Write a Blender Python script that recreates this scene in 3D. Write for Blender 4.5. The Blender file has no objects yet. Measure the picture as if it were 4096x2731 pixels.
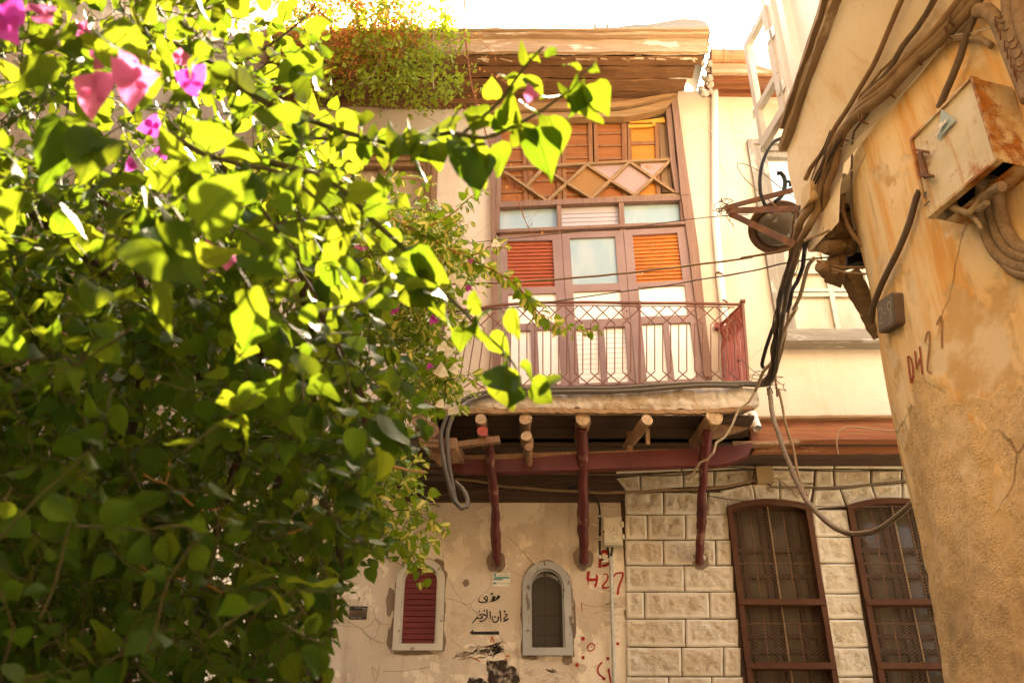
import bpy, bmesh, math, random
import numpy as np
from mathutils import Vector, Matrix, noise
from mathutils.bvhtree import BVHTree

# ------------------------------------------------------------------ camera, sky, sun, exposure
SC = bpy.context.scene
COL = SC.collection
TH = math.radians(31.0)
CT, ST = math.cos(TH), math.sin(TH)
CAM = Vector((0.0, 0.0, 1.6))
cam_data = bpy.data.cameras.new("camera")
cam = bpy.data.objects.new("camera", cam_data)
COL.objects.link(cam)
cam.location = CAM
cam.rotation_euler = (math.radians(90) + TH, 0, 0)
cam_data.lens = 35.0
cam_data.sensor_width = 36.0
cam_data.clip_start = 0.05
cam_data.clip_end = 2000.0
cam_data.dof.use_dof = True
cam_data.dof.focus_distance = 7.6
cam_data.dof.aperture_fstop = 7.5
SC.camera = cam

SUN_EL, SUN_AZ = math.radians(51.0), math.radians(7.0)
world = bpy.data.worlds.new("World")
SC.world = world
world.use_nodes = True
wn = world.node_tree
sky = wn.nodes.new("ShaderNodeTexSky")
sky.sky_type = 'NISHITA'
sky.sun_disc = False
sky.sun_elevation = SUN_EL
sky.sun_rotation = SUN_AZ
sky.dust_density = 4.0
sky.air_density = 1.0
sky.ozone_density = 0.6
bg = wn.nodes["Background"]
wn.links.new(sky.outputs[0], bg.inputs[0])
bg.inputs[1].default_value = 0.10

sun_data = bpy.data.lights.new("sun", 'SUN')
sun_data.energy = 5.0
sun_data.angle = math.radians(0.6)
sun_data.color = (1.0, 0.93, 0.80)
sun = bpy.data.objects.new("sun", sun_data)
COL.objects.link(sun)
SUND = Vector((math.sin(SUN_AZ) * math.cos(SUN_EL), math.cos(SUN_AZ) * math.cos(SUN_EL), math.sin(SUN_EL)))
sun.rotation_euler = (-SUND).to_track_quat('-Z', 'Y').to_euler()
sun.location = (3, 12, 20)

vs = SC.view_settings
SC.display_settings.display_device = 'sRGB'
vs.view_transform = 'Standard'
vs.look = 'None'
vs.gamma = 1.0
vs.exposure = 3.66
vs.use_white_balance = True
vs.white_balance_temperature = 8700
vs.white_balance_tint = 12
SC.cycles.max_bounces = 8
SC.cycles.transparent_max_bounces = 12
SC.cycles.sample_clamp_indirect = 6.0

# ------------------------------------------------------------------ measuring helpers
FPX = 4096 * 35 / 36
CROP = {'A': (1700, 0, .55296), 'B': (1700, 800, .55296), 'C': (1200, 1600, .72142), 'E': (2300, 1600, .72128),
        'F': (2800, 0, .5529), 'G': (2800, 700, .5529), 'H': (3300, 1400, .8486), 'I': (1800, 2200, .34014),
        'J': (3150, 700, .44643), 'K': (3450, 50, .57422), 'L': (3450, 1100, .44644), 'M': (1350, 2350, .12755),
        'N': (2300, 2050, .28708), 'O': (1000, 0, .5102), 'Q': (1000, 800, .5102), 'T': (1850, 2230, .12755),
        'U': (1640, 1500, .25513), 'D': (0, 0, 1.7415)}

def px(k, *pts):
    x0, y0, s = CROP[k]
    return [(x0 + x * s, y0 + y * s) for x, y in pts]

def ray(p):
    u = (p[0] - 2048) / FPX
    v = (1365.5 - p[1]) / FPX
    return Vector((u, CT - v * ST, ST + v * CT))

def onY(p, Y):
    r = ray(p)
    return CAM + r * (Y / r.y)

def atd(p, d):
    return CAM + ray(p) * d

def Ys(k, Y, *pts):
    return [onY(p, Y) for p in px(k, *pts)]

def lerp(a, b, t):
    return a + (b - a) * t

def bil(q, u, v):          # q = TL TR BR BL ; v from 0 (top) to 1 (bottom)
    return lerp(lerp(q[0], q[1], u), lerp(q[3], q[2], u), v)

def invbil(q, p):
    q = [Vector((a[0], a[1])) for a in q]
    P = Vector((p[0], p[1]))
    u = v = .5
    for _ in range(12):
        e = bil(q, u, v) - P
        du = lerp(q[1] - q[0], q[2] - q[3], v)
        dv = lerp(q[3] - q[0], q[2] - q[1], u)
        det = du.x * dv.y - du.y * dv.x
        u -= (e.x * dv.y - e.y * dv.x) / det
        v -= (du.x * e.y - du.y * e.x) / det
    return u, v

def spline(pts, step):
    """Catmull-Rom through pts, resampled about every step metres."""
    P = [pts[0] * 2 - pts[1]] + list(pts) + [pts[-1] * 2 - pts[-2]]
    out = []
    for i in range(1, len(P) - 2):
        a, b, c, d = P[i - 1], P[i], P[i + 1], P[i + 2]
        n = max(1, int((c - b).length / step))
        for k in range(n):
            t = k / n
            out.append(.5 * ((2 * b) + (c - a) * t + (2 * a - 5 * b + 4 * c - d) * t * t + (3 * b - a - 3 * c + d) * t ** 3))
    out.append(P[-2].copy())
    return out

class MB:
    def __init__(self):
        self.v, self.f, self.marks = [], [], []

    def add(self, vs_, fs_):
        o = len(self.v)
        self.marks.append((o, len(self.f)))
        self.v += [tuple(x) for x in vs_]
        self.f += [tuple(i + o for i in f) for f in fs_]
        return self

    def poly(self, pts):
        return self.add(pts, [tuple(range(len(pts)))])

    def prism(self, pts, d):
        n = len(pts)
        d = Vector(d)
        fr = [Vector(p) + d for p in pts]
        fs_ = [tuple(range(n)), tuple(range(2 * n - 1, n - 1, -1))]
        for i in range(n):
            j = (i + 1) % n
            fs_.append((i, j, n + j, n + i))
        return self.add(fr + [Vector(p) for p in pts], fs_)

    def strip(self, a, b, d):
        """prism of the band between two equally long polylines a and b, as quads."""
        n = len(a)
        d = Vector(d)
        V = [Vector(p) + d for p in a] + [Vector(p) + d for p in b] + list(a) + list(b)
        fs_ = []
        for i in range(n - 1):
            fs_ += [(i, i + 1, n + i + 1, n + i), (2 * n + i, 3 * n + i, 3 * n + i + 1, 2 * n + i + 1),
                    (i, 2 * n + i, 2 * n + i + 1, i + 1), (n + i, n + i + 1, 3 * n + i + 1, 3 * n + i)]
        fs_ += [(0, n, 3 * n, 2 * n), (n - 1, 3 * n - 1, 4 * n - 1, 2 * n - 1)]
        return self.add(V, fs_)

    def box(self, lo, hi):
        x0, y0, z0 = lo
        x1, y1, z1 = hi
        return self.prism([(x0, y1, z0), (x1, y1, z0), (x1, y1, z1), (x0, y1, z1)], (0, y0 - y1, 0))

    def obox(self, c, ax, ay, az):
        """box by centre and three half-axis vectors."""
        c = Vector(c)
        V = [c + ax * i + ay * j + az * k for i in (-1, 1) for j in (-1, 1) for k in (-1, 1)]
        return self.add(V, [(0, 1, 3, 2), (4, 6, 7, 5), (0, 4, 5, 1), (2, 3, 7, 6), (0, 2, 6, 4), (1, 5, 7, 3)])

    def beam(self, p, q, w, t, up=(0, 0, 1), seg=None, jit=.0015):
        """sawn timber from p to q: width w across, thickness t towards 'up' side axis, slightly uneven."""
        p, q = Vector(p), Vector(q)
        L = (q - p).length
        d = (q - p).normalized()
        a = d.cross(Vector(up))
        if a.length < 1e-4:
            a = d.cross(Vector((1, 0, 0)))
        a.normalize()
        b = a.cross(d).normalized()
        seg = seg or max(1, int(L / .12))
        V, F = [], []
        for i in range(seg + 1):
            c = lerp(p, q, i / seg)
            if L > 3:
                c = c + b * (.013 * noise.noise(c * .9)) + a * (.008 * noise.noise(c * 1.3 + Vector((5, 0, 0))))
            for sa, sb in ((-1, -1), (1, -1), (1, 1), (-1, 1)):
                V.append(c + a * (sa * w / 2 + random.uniform(-jit, jit)) + b * (sb * t / 2 + random.uniform(-jit, jit)))
        for i in range(seg):
            for k in range(4):
                F.append((4 * i + k, 4 * i + (k + 1) % 4, 4 * i + 4 + (k + 1) % 4, 4 * i + 4 + k))
        F += [(3, 2, 1, 0), (4 * seg, 4 * seg + 1, 4 * seg + 2, 4 * seg + 3)]
        return self.add(V, F)

    def tube(self, pts, r, n=8, rough=0.0, caps=True, seed=0.0):
        pts = [Vector(p) for p in pts]
        m = len(pts)
        R = r if isinstance(r, (list, tuple)) else [r] * m
        V, F = [], []
        t0 = (pts[1] - pts[0]).normalized()
        a = t0.cross(Vector((.31, .22, .93)))
        a.normalize()
        for i in range(m):
            t = (pts[min(i + 1, m - 1)] - pts[max(i - 1, 0)])
            if t.length < 1e-9:
                t = t0.copy()
            t.normalize()
            a = (a - t * a.dot(t)).normalized()
            b = t.cross(a)
            for k in range(n):
                an = 2 * math.pi * k / n
                rr = R[i]
                o = a * math.cos(an) + b * math.sin(an)
                if rough:
                    rr *= 1 + rough * noise.noise((pts[i] + o * R[i]) * 14 + Vector((seed, 0, 0)))
                V.append(pts[i] + o * rr)
        for i in range(m - 1):
            for k in range(n):
                F.append((i * n + k, i * n + (k + 1) % n, (i + 1) * n + (k + 1) % n, (i + 1) * n + k))
        if caps:
            F += [tuple(range(n - 1, -1, -1)), tuple((m - 1) * n + k for k in range(n))]
        return self.add(V, F)

    def holed(self, q, holes, d):
        """panel q (TL TR BR BL) moved forward by d with rectangular holes (u0,v0,u1,v1), reveals going back."""
        d = Vector(d)
        us = sorted(set([0., 1.] + [h[0] for h in holes] + [h[2] for h in holes]))
        vv = sorted(set([0., 1.] + [h[1] for h in holes] + [h[3] for h in holes]))
        for i in range(len(us) - 1):
            for j in range(len(vv) - 1):
                um, vm = (us[i] + us[i + 1]) / 2, (vv[j] + vv[j + 1]) / 2
                if any(h[0] < um < h[2] and h[1] < vm < h[3] for h in holes):
                    continue
                self.poly([bil(q, us[i], vv[j]) + d, bil(q, us[i + 1], vv[j]) + d, bil(q, us[i + 1], vv[j + 1]) + d, bil(q, us[i], vv[j + 1]) + d])
        for h in holes + [(0., 0., 1., 1.)]:
            c = [bil(q, h[0], h[1]), bil(q, h[2], h[1]), bil(q, h[2], h[3]), bil(q, h[0], h[3])]
            for i in range(4):
                a, b = c[i], c[(i + 1) % 4]
                self.poly([a + d, b + d, b, a])
        return self

    def split(self, name, mat, parent=None, smooth=False):
        """each shape added becomes a part of its own."""
        mk = self.marks + [(len(self.v), len(self.f))]
        out = []
        for (v0, f0), (v1, f1) in zip(mk, mk[1:]):
            b = MB()
            b.v = self.v[v0:v1]
            b.f = [tuple(i - v0 for i in f) for f in self.f[f0:f1]]
            out.append(b.build(name, mat, parent, smooth))
        return out

    def build(self, name, mat, parent=None, smooth=False):
        me = bpy.data.meshes.new(name)
        me.from_pydata(self.v, [], self.f)
        me.validate(verbose=False)
        bm = bmesh.new()
        bm.from_mesh(me)
        bmesh.ops.recalc_face_normals(bm, faces=bm.faces)
        bm.to_mesh(me)
        bm.free()
        o = bpy.data.objects.new(name, me)
        COL.objects.link(o)
        for m in (mat if isinstance(mat, (list, tuple)) else [mat]):
            me.materials.append(m)
        if smooth:
            me.polygons.foreach_set("use_smooth", [True] * len(me.polygons))
            try:
                me.set_sharp_from_angle(angle=math.radians(40))
            except Exception:
                pass
        attach(o, parent)
        return o

def attach(o, parent):
    if parent is not None:
        o.parent = parent
        o.matrix_parent_inverse = BASE.get(parent.name, Matrix.Identity(4)).inverted()

BASE = {}
def tag(o, label=None, cat=None, group=None, kind=None):
    for k, v in (("label", label), ("category", cat), ("group", group), ("kind", kind)):
        if v:
            o[k] = v
    return o

def thing(name, label, cat, loc=(0, 0, 0), group=None):
    o = bpy.data.objects.new(name, None)
    COL.objects.link(o)
    o.empty_display_size = .2
    o.location = loc
    BASE[o.name] = Matrix.Translation(Vector(loc))
    return tag(o, label, cat, group)

# ------------------------------------------------------------------ materials
class N:
    def __init__(self, name):
        self.m = bpy.data.materials.new(name)
        self.m.use_nodes = True
        self.t = self.m.node_tree
        self.b = self.t.nodes["Principled BSDF"]
        self.out = self.t.nodes["Material Output"]
        self.tc = self.t.nodes.new("ShaderNodeTexCoord")

    def n(self, typ, **kw):
        nd = self.t.nodes.new(typ)
        for k, v in kw.items():
            setattr(nd, k, v)
        return nd

    def l(self, a, b):
        self.t.links.new(a, b)

    def coord(self, sc=(1, 1, 1), loc=(0, 0, 0), rot=(0, 0, 0), src='Object'):
        mp = self.n("ShaderNodeMapping")
        mp.inputs['Scale'].default_value = sc
        mp.inputs['Location'].default_value = loc
        mp.inputs['Rotation'].default_value = rot
        self.l(self.tc.outputs[src], mp.inputs[0])
        return mp.outputs[0]

    def noise(self, scale, detail=4, rough=.55, sc=(1, 1, 1), loc=(0, 0, 0), dist=0.0, src='Object'):
        nd = self.n("ShaderNodeTexNoise")
        nd.inputs['Scale'].default_value = scale
        nd.inputs['Detail'].default_value = detail
        nd.inputs['Roughness'].default_value = rough
        nd.inputs['Distortion'].default_value = dist
        self.l(self.coord(sc, loc, src=src), nd.inputs['Vector'])
        return nd.outputs['Fac']

    def ramp(self, fac, lo, hi, a=0.0, b=1.0):
        r = self.n("ShaderNodeMapRange")
        r.interpolation_type = 'SMOOTHSTEP'
        r.inputs[1].default_value = lo
        r.inputs[2].default_value = hi
        r.inputs[3].default_value = a
        r.inputs[4].default_value = b
        self.l(fac, r.inputs[0])
        return r.outputs[0]

    def mix(self, fac, a, b, mode='MIX'):
        m = self.n("ShaderNodeMix")
        m.data_type = 'RGBA'
        m.blend_type = mode
        for sock, val in ((m.inputs[0], fac), (m.inputs[6], a), (m.inputs[7], b)):
            if isinstance(val, (int, float)):
                sock.default_value = val
            elif isinstance(val, (tuple, list)):
                sock.default_value = (*val[:3], 1)
            else:
                self.l(val, sock)
        return m.outputs[2]

    def math(self, op, a, b=0.0):
        m = self.n("ShaderNodeMath")
        m.operation = op
        for sock, val in ((m.inputs[0], a), (m.inputs[1], b)):
            if isinstance(val, (int, float)):
                sock.default_value = val
            else:
                self.l(val, sock)
        return m.outputs[0]

    def z(self):
        s = self.n("ShaderNodeSeparateXYZ")
        self.l(self.tc.outputs['Object'], s.inputs[0])
        return s.outputs

    def crack(self, scale, width, warp=.25):
        v = self.n("ShaderNodeTexVoronoi")
        v.feature = 'DISTANCE_TO_EDGE'
        v.inputs['Scale'].default_value = scale
        nz = self.n("ShaderNodeTexNoise")
        nz.inputs['Scale'].default_value = scale * 2.2
        nz.inputs['Detail'].default_value = 5
        self.l(self.tc.outputs['Object'], nz.inputs['Vector'])
        mv = self.n("ShaderNodeVectorMath")
        mv.operation = 'MULTIPLY_ADD'
        self.l(nz.outputs['Color'], mv.inputs[0])
        mv.inputs[1].default_value = (warp,) * 3
        self.l(self.tc.outputs['Object'], mv.inputs[2])
        self.l(mv.outputs[0], v.inputs['Vector'])
        return self.ramp(v.outputs['Distance'], 0, width, 1, 0)

    def bump(self, h, strength=.4, dist=.01, prev=None):
        b = self.n("ShaderNodeBump")
        b.inputs['Strength'].default_value = strength
        b.inputs['Distance'].default_value = dist
        self.l(h, b.inputs['Height'])
        if prev is not None:
            self.l(prev, b.inputs['Normal'])
        return b.outputs[0]

    def done(self, col, rough=.85, normal=None, spec=.25, metal=0.0):
        if isinstance(col, (tuple, list)):
            self.b.inputs['Base Color'].default_value = (*col[:3], 1)
        else:
            self.l(col, self.b.inputs['Base Color'])
        if isinstance(rough, (int, float)):
            self.b.inputs['Roughness'].default_value = rough
        else:
            self.l(rough, self.b.inputs['Roughness'])
        self.b.inputs['Specular IOR Level'].default_value = spec
        self.b.inputs['Metallic'].default_value = metal
        if normal is not None:
            self.l(normal, self.b.inputs['Normal'])
        return self.m

def plaster(name, c1, c2, stain, dirt, streak=.35, crack=.5, patch=None, patch_amt=.62, bump=.35, crack_scale=.9):
    n = N(name)
    big = n.noise(1.1, 5, .6)
    col = n.mix(n.ramp(big, .35, .68), c1, c2)
    if patch:
        p = n.noise(2.3, 7, .62, loc=(7, 3, 1), dist=.4)
        col = n.mix(n.ramp(p, patch_amt, patch_amt + .03), col, patch)
        p2 = n.noise(5.5, 6, .6, loc=(1, 9, 4))
        col = n.mix(n.math('MULTIPLY', n.ramp(p2, .62, .66), .6), col, c2)
    st = n.noise(1.0, 6, .65, sc=(5, 5, .55))
    col = n.mix(n.math('MULTIPLY', n.ramp(st, .5, .78), streak), col, stain)
    fine = n.noise(38, 4, .7)
    col = n.mix(n.math('MULTIPLY', n.ramp(fine, .58, .8), .45), col, dirt)
    dots = n.noise(9, 5, .7, loc=(3, 1, 8))
    col = n.mix(n.math('MULTIPLY', n.ramp(dots, .62, .75), .35), col, dirt)
    gm = n.noise(1.7, 7, .72, loc=(6, 2, 9))
    col = n.mix(n.math('MULTIPLY', n.ramp(gm, .52, .72), streak * .75), col, tuple(lerp(a_, b_, .45) for a_, b_ in zip(stain, c2)))
    nrm = n.bump(n.noise(60, 4, .6), bump * .5, .004)
    nrm = n.bump(n.noise(7, 5, .6), bump, .02, nrm)
    if crack:
        ck = n.crack(crack_scale, .006)
        ckm = n.math('MULTIPLY', ck, n.ramp(n.noise(.9, 2, .5, loc=(4, 4, 4)), .47, .6))
        col = n.mix(n.math('MULTIPLY', ckm, crack), col, (dirt[0] * .45, dirt[1] * .45, dirt[2] * .45))
    return n.done(col, .92, nrm, .15)

def wood(name, c1, c2, c3=None, axis='x', rough=.75, grain=1.0, worn=None, worn_amt=.6, spec=.25, tint=.0):
    n = N(name)
    s = {'x': (.6, 14, 14), 'y': (14, .6, 14), 'z': (14, 14, .6)}[axis]
    g = n.noise(2.2 * grain, 6, .65, sc=s, dist=.6)
    g2 = n.noise(9 * grain, 4, .6, sc=s, loc=(5, 5, 5))
    col = n.mix(n.ramp(g, .3, .7), c1, c2)
    col = n.mix(n.math('MULTIPLY', n.ramp(g2, .52, .72), .55), col, c3 or (c1[0] * .45, c1[1] * .45, c1[2] * .45))
    if worn:
        w = n.noise(3.0, 7, .68, sc=tuple(.5 + k * .12 for k in s), loc=(2, 7, 3))
        col = n.mix(n.ramp(w, worn_amt, worn_amt + .06), col, worn)
    nrm = n.bump(g2, .5, .006)
    nrm = n.bump(g, .4, .01, nrm)
    return n.done(col, rough, nrm, spec)

def painted(name, c, c2, under, amt=.62, scale=6, rough=.6, spec=.35, stretch=(1, 1, 1)):
    n = N(name)
    col = n.mix(n.ramp(n.noise(3, 5, .6), .35, .7), c, c2)
    w = n.noise(scale, 8, .7, loc=(4, 2, 6), sc=stretch)
    m = n.ramp(w, amt, amt + .025)
    col = n.mix(m, col, under)
    nrm = n.bump(m, .4, -.002)
    nrm = n.bump(n.noise(40, 4, .6), .2, .003, nrm)
    return n.done(col, rough, nrm, spec)

def plain(name, c, rough=.7, var=.25, scale=12, spec=.3, metal=0.0, bump=.2):
    n = N(name)
    col = n.mix(n.ramp(n.noise(scale, 5, .65), .3, .72), c, tuple(x * (1 - var) for x in c))
    return n.done(col, rough, n.bump(n.noise(scale * 4, 4, .6), bump, .003), spec, metal)

def rusty(name, paint, paint2, rust1=(.20, .07, .02), rust2=(.42, .16, .03), amt=.5, streak=True):
    n = N(name)
    col = n.mix(n.ramp(n.noise(7, 5, .6), .35, .7), paint, paint2)
    r = n.noise(5.0, 8, .66, loc=(3, 3, 3))
    st = n.noise(1.0, 6, .65, sc=(26, 26, 2.2))
    rust = n.mix(n.ramp(n.noise(16, 6, .7), .35, .65), rust1, rust2)
    if streak:
        col = n.mix(n.math('MULTIPLY', n.ramp(st, .52, .72), .55), col, rust2)
    col = n.mix(n.ramp(r, amt, amt + .12), col, rust)
    return n.done(col, .65, n.bump(n.noise(30, 6, .7), .4, .003), .3)

M = {}
M['upper'] = plaster('cream_plaster', (.61, .525, .43), (.55, .46, .36), (.52, .33, .16), (.36, .245, .15), .38, .5)
M['lower'] = plaster('tan_plaster', (.57, .49, .38), (.47, .39, .285), (.27, .20, .13), (.19, .14, .09), .8, .5,
                     patch=(.68, .60, .46), patch_amt=.53, bump=.7, crack_scale=1.2)
M['stucco'] = plaster('rough_stucco', (.31, .245, .175), (.25, .19, .13), (.17, .12, .075), (.2, .14, .09), .3, .3, bump=1.2)
M['cove'] = plaster('streaked_cream_plaster', (.83, .75, .61), (.78, .65, .47), (.62, .37, .12), (.36, .25, .15), .8, .7, bump=.7)
M['mud'] = plaster('mud_plaster', (.53, .465, .37), (.46, .39, .30), (.34, .26, .18), (.18, .13, .085), .5, .9, patch=(.40, .31, .21), patch_amt=.52, bump=1.6, crack_scale=4)
M['roofmud'] = plaster('white_roof_render', (.33, .30, .255), (.26, .23, .185), (.20, .16, .115), (.24, .18, .12), .4, .9, bump=.9, crack_scale=3)
M['mortar'] = plaster('grey_mortar', (.22, .165, .115), (.17, .125, .085), (.12, .09, .06), (.10, .07, .045), .2, .3, bump=1.0)
M['dark'] = plain('dark_interior', (.018, .013, .010), .9, .3)
M['void'] = wood('dark_boards', (.085, .052, .034), (.055, .034, .022), axis='x')  # very dark brown boards
M['soffit'] = wood('brown_soffit_boards', (.21, .105, .05), (.13, .062, .03), (.30, .19, .105), 'x', worn=(.40, .27, .16), worn_amt=.70)
M['fascia'] = wood('weathered_fascia', (.40, .28, .175), (.32, .20, .115), (.15, .085, .045), 'x', worn=(.52, .45, .35), worn_amt=.55)
M['oldwood'] = wood('old_brown_timber', (.20, .115, .06), (.28, .17, .09), (.08, .045, .025), 'z', worn=(.36, .26, .17), worn_amt=.66)
M['oldwoodx'] = wood('old_brown_timber_flat', (.24, .14, .07), (.33, .20, .10), (.09, .05, .028), 'x', worn=(.42, .30, .19), worn_amt=.66)
M['mauve'] = painted('mauve_brown_paint', (.235, .145, .13), (.28, .18, .16), (.29, .17, .11), .66, 5, stretch=(1, 1, .5))
M['mauvewood'] = wood('mauve_worn_jamb', (.20, .115, .085), (.25, .15, .11), (.09, .05, .035), 'z', worn=(.40, .27, .17), worn_amt=.66)
M['orange'] = painted('orange_shutter_paint', (.56, .185, .04), (.46, .14, .03), (.74, .64, .52), .62, 8)
M['redshutter'] = painted('red_brown_shutter_paint', (.42, .105, .045), (.36, .085, .04), (.60, .42, .32), .74, 9)
M['brownpanel'] = wood('brown_orange_panel', (.32, .115, .035), (.24, .08, .028), (.14, .05, .02), 'x', grain=.6)
M['orangepanel'] = wood('orange_panel', (.50, .20, .035), (.44, .155, .03), (.28, .10, .03), 'x', grain=.6)
M['stile'] = wood('brown_stile', (.27, .125, .055), (.21, .09, .04), (.11, .05, .025), 'z')
M['mauvepane'] = painted('mauve_pane', (.33, .22, .20), (.37, .26, .23), (.36, .17, .08), .63, 4)
M['ochrepane'] = painted('ochre_pane', (.30, .145, .035), (.25, .115, .03), (.2, .08, .02), .66, 5)
M['newwood'] = wood('fresh_orange_batten', (.66, .33, .06), (.6, .28, .05), axis='x')
M['white'] = painted('white_paint', (.86, .83, .78), (.82, .78, .72), (.55, .44, .32), .72, 5, .55)
M['greywood'] = wood('silver_grey_timber', (.27, .245, .21), (.20, .175, .145), (.20, .16, .12), 'z', worn=(.38, .365, .33), worn_amt=.56)
M['greywoodx'] = wood('silver_grey_timber_flat', (.27, .245, .205), (.20, .17, .14), (.18, .145, .11), 'x', worn=(.38, .365, .33), worn_amt=.56)
M['whitefrm'] = painted('flaking_white_paint', (.50, .47, .39), (.43, .40, .32), (.22, .17, .13), .60, 9)
M['greyfrm'] = painted('flaking_grey_paint', (.33, .33, .30), (.27, .265, .24), (.13, .105, .08), .57, 14, stretch=(1, 1, .4))
M['redwood'] = painted('oxblood_pole_paint', (.088, .0125, .0095), (.058, .008, .006), (.17, .08, .05), .57, 7, stretch=(1, 1, .22))
M['redbeam'] = painted('oxblood_beam_paint', (.105, .016, .012), (.075, .012, .009), (.08, .03, .018), .70, 4, stretch=(.4, 1, 1))
M['redboard'] = painted('dark_red_board', (.155, .018, .015), (.125, .014, .012), (.08, .012, .01), .68, 5)
M['log'] = wood('log_bark', (.20, .11, .06), (.28, .165, .09), (.09, .05, .03), 'y')
M['rustbeam'] = wood('red_brown_beam', (.29, .115, .05), (.21, .07, .035), (.09, .035, .02), 'x', worn=(.42, .22, .11), worn_amt=.62)
M['darkwin'] = painted('dark_brown_window_paint', (.066, .026, .014), (.085, .036, .019), (.15, .09, .055), .74, 12, .75, .12)
M['rail'] = painted('rusted_red_iron', (.17, .062, .040), (.14, .05, .03), (.23, .11, .06), .58, 30)
M['railred'] = painted('flaking_red_iron', (.30, .07, .045), (.25, .055, .035), (.52, .44, .38), .64, 18, stretch=(1, 1, .3))
M['iron'] = rusty('rusted_angle_iron', (.14, .07, .04), (.11, .055, .035), (.12, .05, .02), (.24, .10, .04), .45, False)
M['cable'] = plain('dusty_black_cable', (.075, .062, .048), .75, .4, 30)
M['cablet'] = plain('dusty_brown_cable', (.30, .215, .135), .8, .4, 25)
M['cableb'] = plain('brown_cable', (.14, .085, .045), .7, .4, 25)
M['cabletan'] = plain('tan_cable', (.36, .28, .18), .75, .3, 25)
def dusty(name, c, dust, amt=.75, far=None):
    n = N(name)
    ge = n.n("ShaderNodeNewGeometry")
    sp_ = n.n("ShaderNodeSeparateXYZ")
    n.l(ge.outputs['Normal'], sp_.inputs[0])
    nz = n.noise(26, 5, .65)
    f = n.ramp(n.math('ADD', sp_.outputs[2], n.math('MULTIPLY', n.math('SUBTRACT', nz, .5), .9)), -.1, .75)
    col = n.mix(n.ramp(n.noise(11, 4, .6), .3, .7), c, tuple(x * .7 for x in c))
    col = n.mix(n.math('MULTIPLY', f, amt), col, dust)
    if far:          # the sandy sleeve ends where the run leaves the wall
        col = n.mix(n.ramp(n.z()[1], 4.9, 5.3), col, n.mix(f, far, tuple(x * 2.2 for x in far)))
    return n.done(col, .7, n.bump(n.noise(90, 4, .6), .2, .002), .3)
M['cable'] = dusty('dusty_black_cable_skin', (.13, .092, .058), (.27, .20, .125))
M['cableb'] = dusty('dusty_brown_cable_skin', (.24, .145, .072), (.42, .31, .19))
M['wire'] = plain('thin_wire', (.10, .075, .055), .6, .3, 30)
M['pipe'] = plain('white_pvc_pipe', (.80, .76, .68), .5, .12, 3)
M['galv'] = plain('galvanised_pipe', (.40, .39, .32), .45, .25, 20, .5, .4)
M['meter'] = painted('cream_plastic_box', (.52, .48, .36), (.47, .43, .31), (.26, .14, .07), .73, 8)
M['jbox'] = painted('dusty_junction_box', (.60, .46, .26), (.52, .38, .2), (.35, .22, .1), .66, 9)
M['jbox2'] = painted('ochre_junction_box', (.33, .24, .12), (.27, .19, .095), (.18, .12, .06), .66, 9)
M['bulb'] = plain('lamp_glass', (.17, .145, .11), .15, .3, 5, .6, 0, .05)
M['hood'] = rusty('rusted_lamp_hood', (.15, .085, .05), (.12, .07, .04), (.12, .05, .02), (.22, .1, .04), .5, False)
M['black'] = plain('black_rubber', (.02, .018, .016), .6, .3)
M['tile'] = plain('terracotta_tile', (.48, .24, .13), .85, .45, 5)
M['paintblk'] = plain('black_stencil_paint', (.022, .022, .02), .85, .2)
M['paintred'] = plain('red_spray_paint', (.40, .022, .022), .8, .25, 9)
M['paintbrn'] = plain('faded_red_paint', (.36, .09, .04), .85, .3, 9)
M['paintorg'] = plain('orange_spray_paint', (.52, .17, .03), .85, .2)
M['teal'] = plain('teal_ink', (.06, .27, .26), .8, .2)
M['paper'] = plain('pale_poster_paper', (.66, .64, .52), .85, .2, 8)
M['ink'] = plain('dark_poster_ink', (.025, .022, .018), .7, .2)
M['poster2'] = plain('brown_poster_paper', (.16, .105, .06), .75, .4, 9)
M['plaque'] = plain('brown_number_plaque', (.15, .105, .075), .6, .25, 14)
M['plaqueface'] = plain('grey_number_face', (.15, .135, .11), .6, .25, 14)
M['plaquenum'] = plain('worn_number', (.33, .30, .24), .7, .2, 14)
M['metal'] = plain('bright_hinge_metal', (.62, .58, .5), .35, .2, 12, .5, .6)
M['bark'] = plain('grey_green_stem', (.075, .07, .03), .8, .4, 30)
M['darkbark'] = plain('dark_brown_stem', (.075, .05, .03), .85, .4, 30)
M['youngstem'] = plain('orange_young_stem', (.42, .22, .06), .6, .3, 30)
M['pave'] = plaster('stone_paving', (.30, .265, .215), (.25, .215, .17), (.19, .155, .12), (.13, .11, .085), .1, .8, crack_scale=1.6)

def mk_glass(name, c, rough=.12, streak=.2, mixc=(.75, .74, .68)):
    n = N(name)
    col = n.mix(n.math('MULTIPLY', n.ramp(n.noise(2.0, 5, .6, sc=(2, 2, .7)), .4, .7), streak), c, mixc)
    return n.done(col, rough, n.bump(n.noise(1.2, 2, .5), .06, .02), .6)
M['paneblue'] = mk_glass('pale_blue_pane', (.27, .37, .385), .2, .6, (.42, .46, .43))
M['panegrey'] = mk_glass('pale_lilac_pane', (.40, .365, .36), .3, .4, (.5, .47, .44))
M['panecream'] = mk_glass('curtained_pane', (.46, .385, .28), .2, .6, (.38, .25, .13))
M['panesky'] = mk_glass('sky_reflection_pane', (.36, .50, .56), .12, .3, (.6, .66, .66))  # blue of the reflected sky is put into the pane colour
M['paneolive'] = mk_glass('dim_olive_pane', (.055, .052, .033), .15, .6, (.13, .12, .08))
M['panedark'] = mk_glass('dusty_dark_pane', (.03, .028, .02), .3, .3, (.055, .048, .033))

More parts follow.
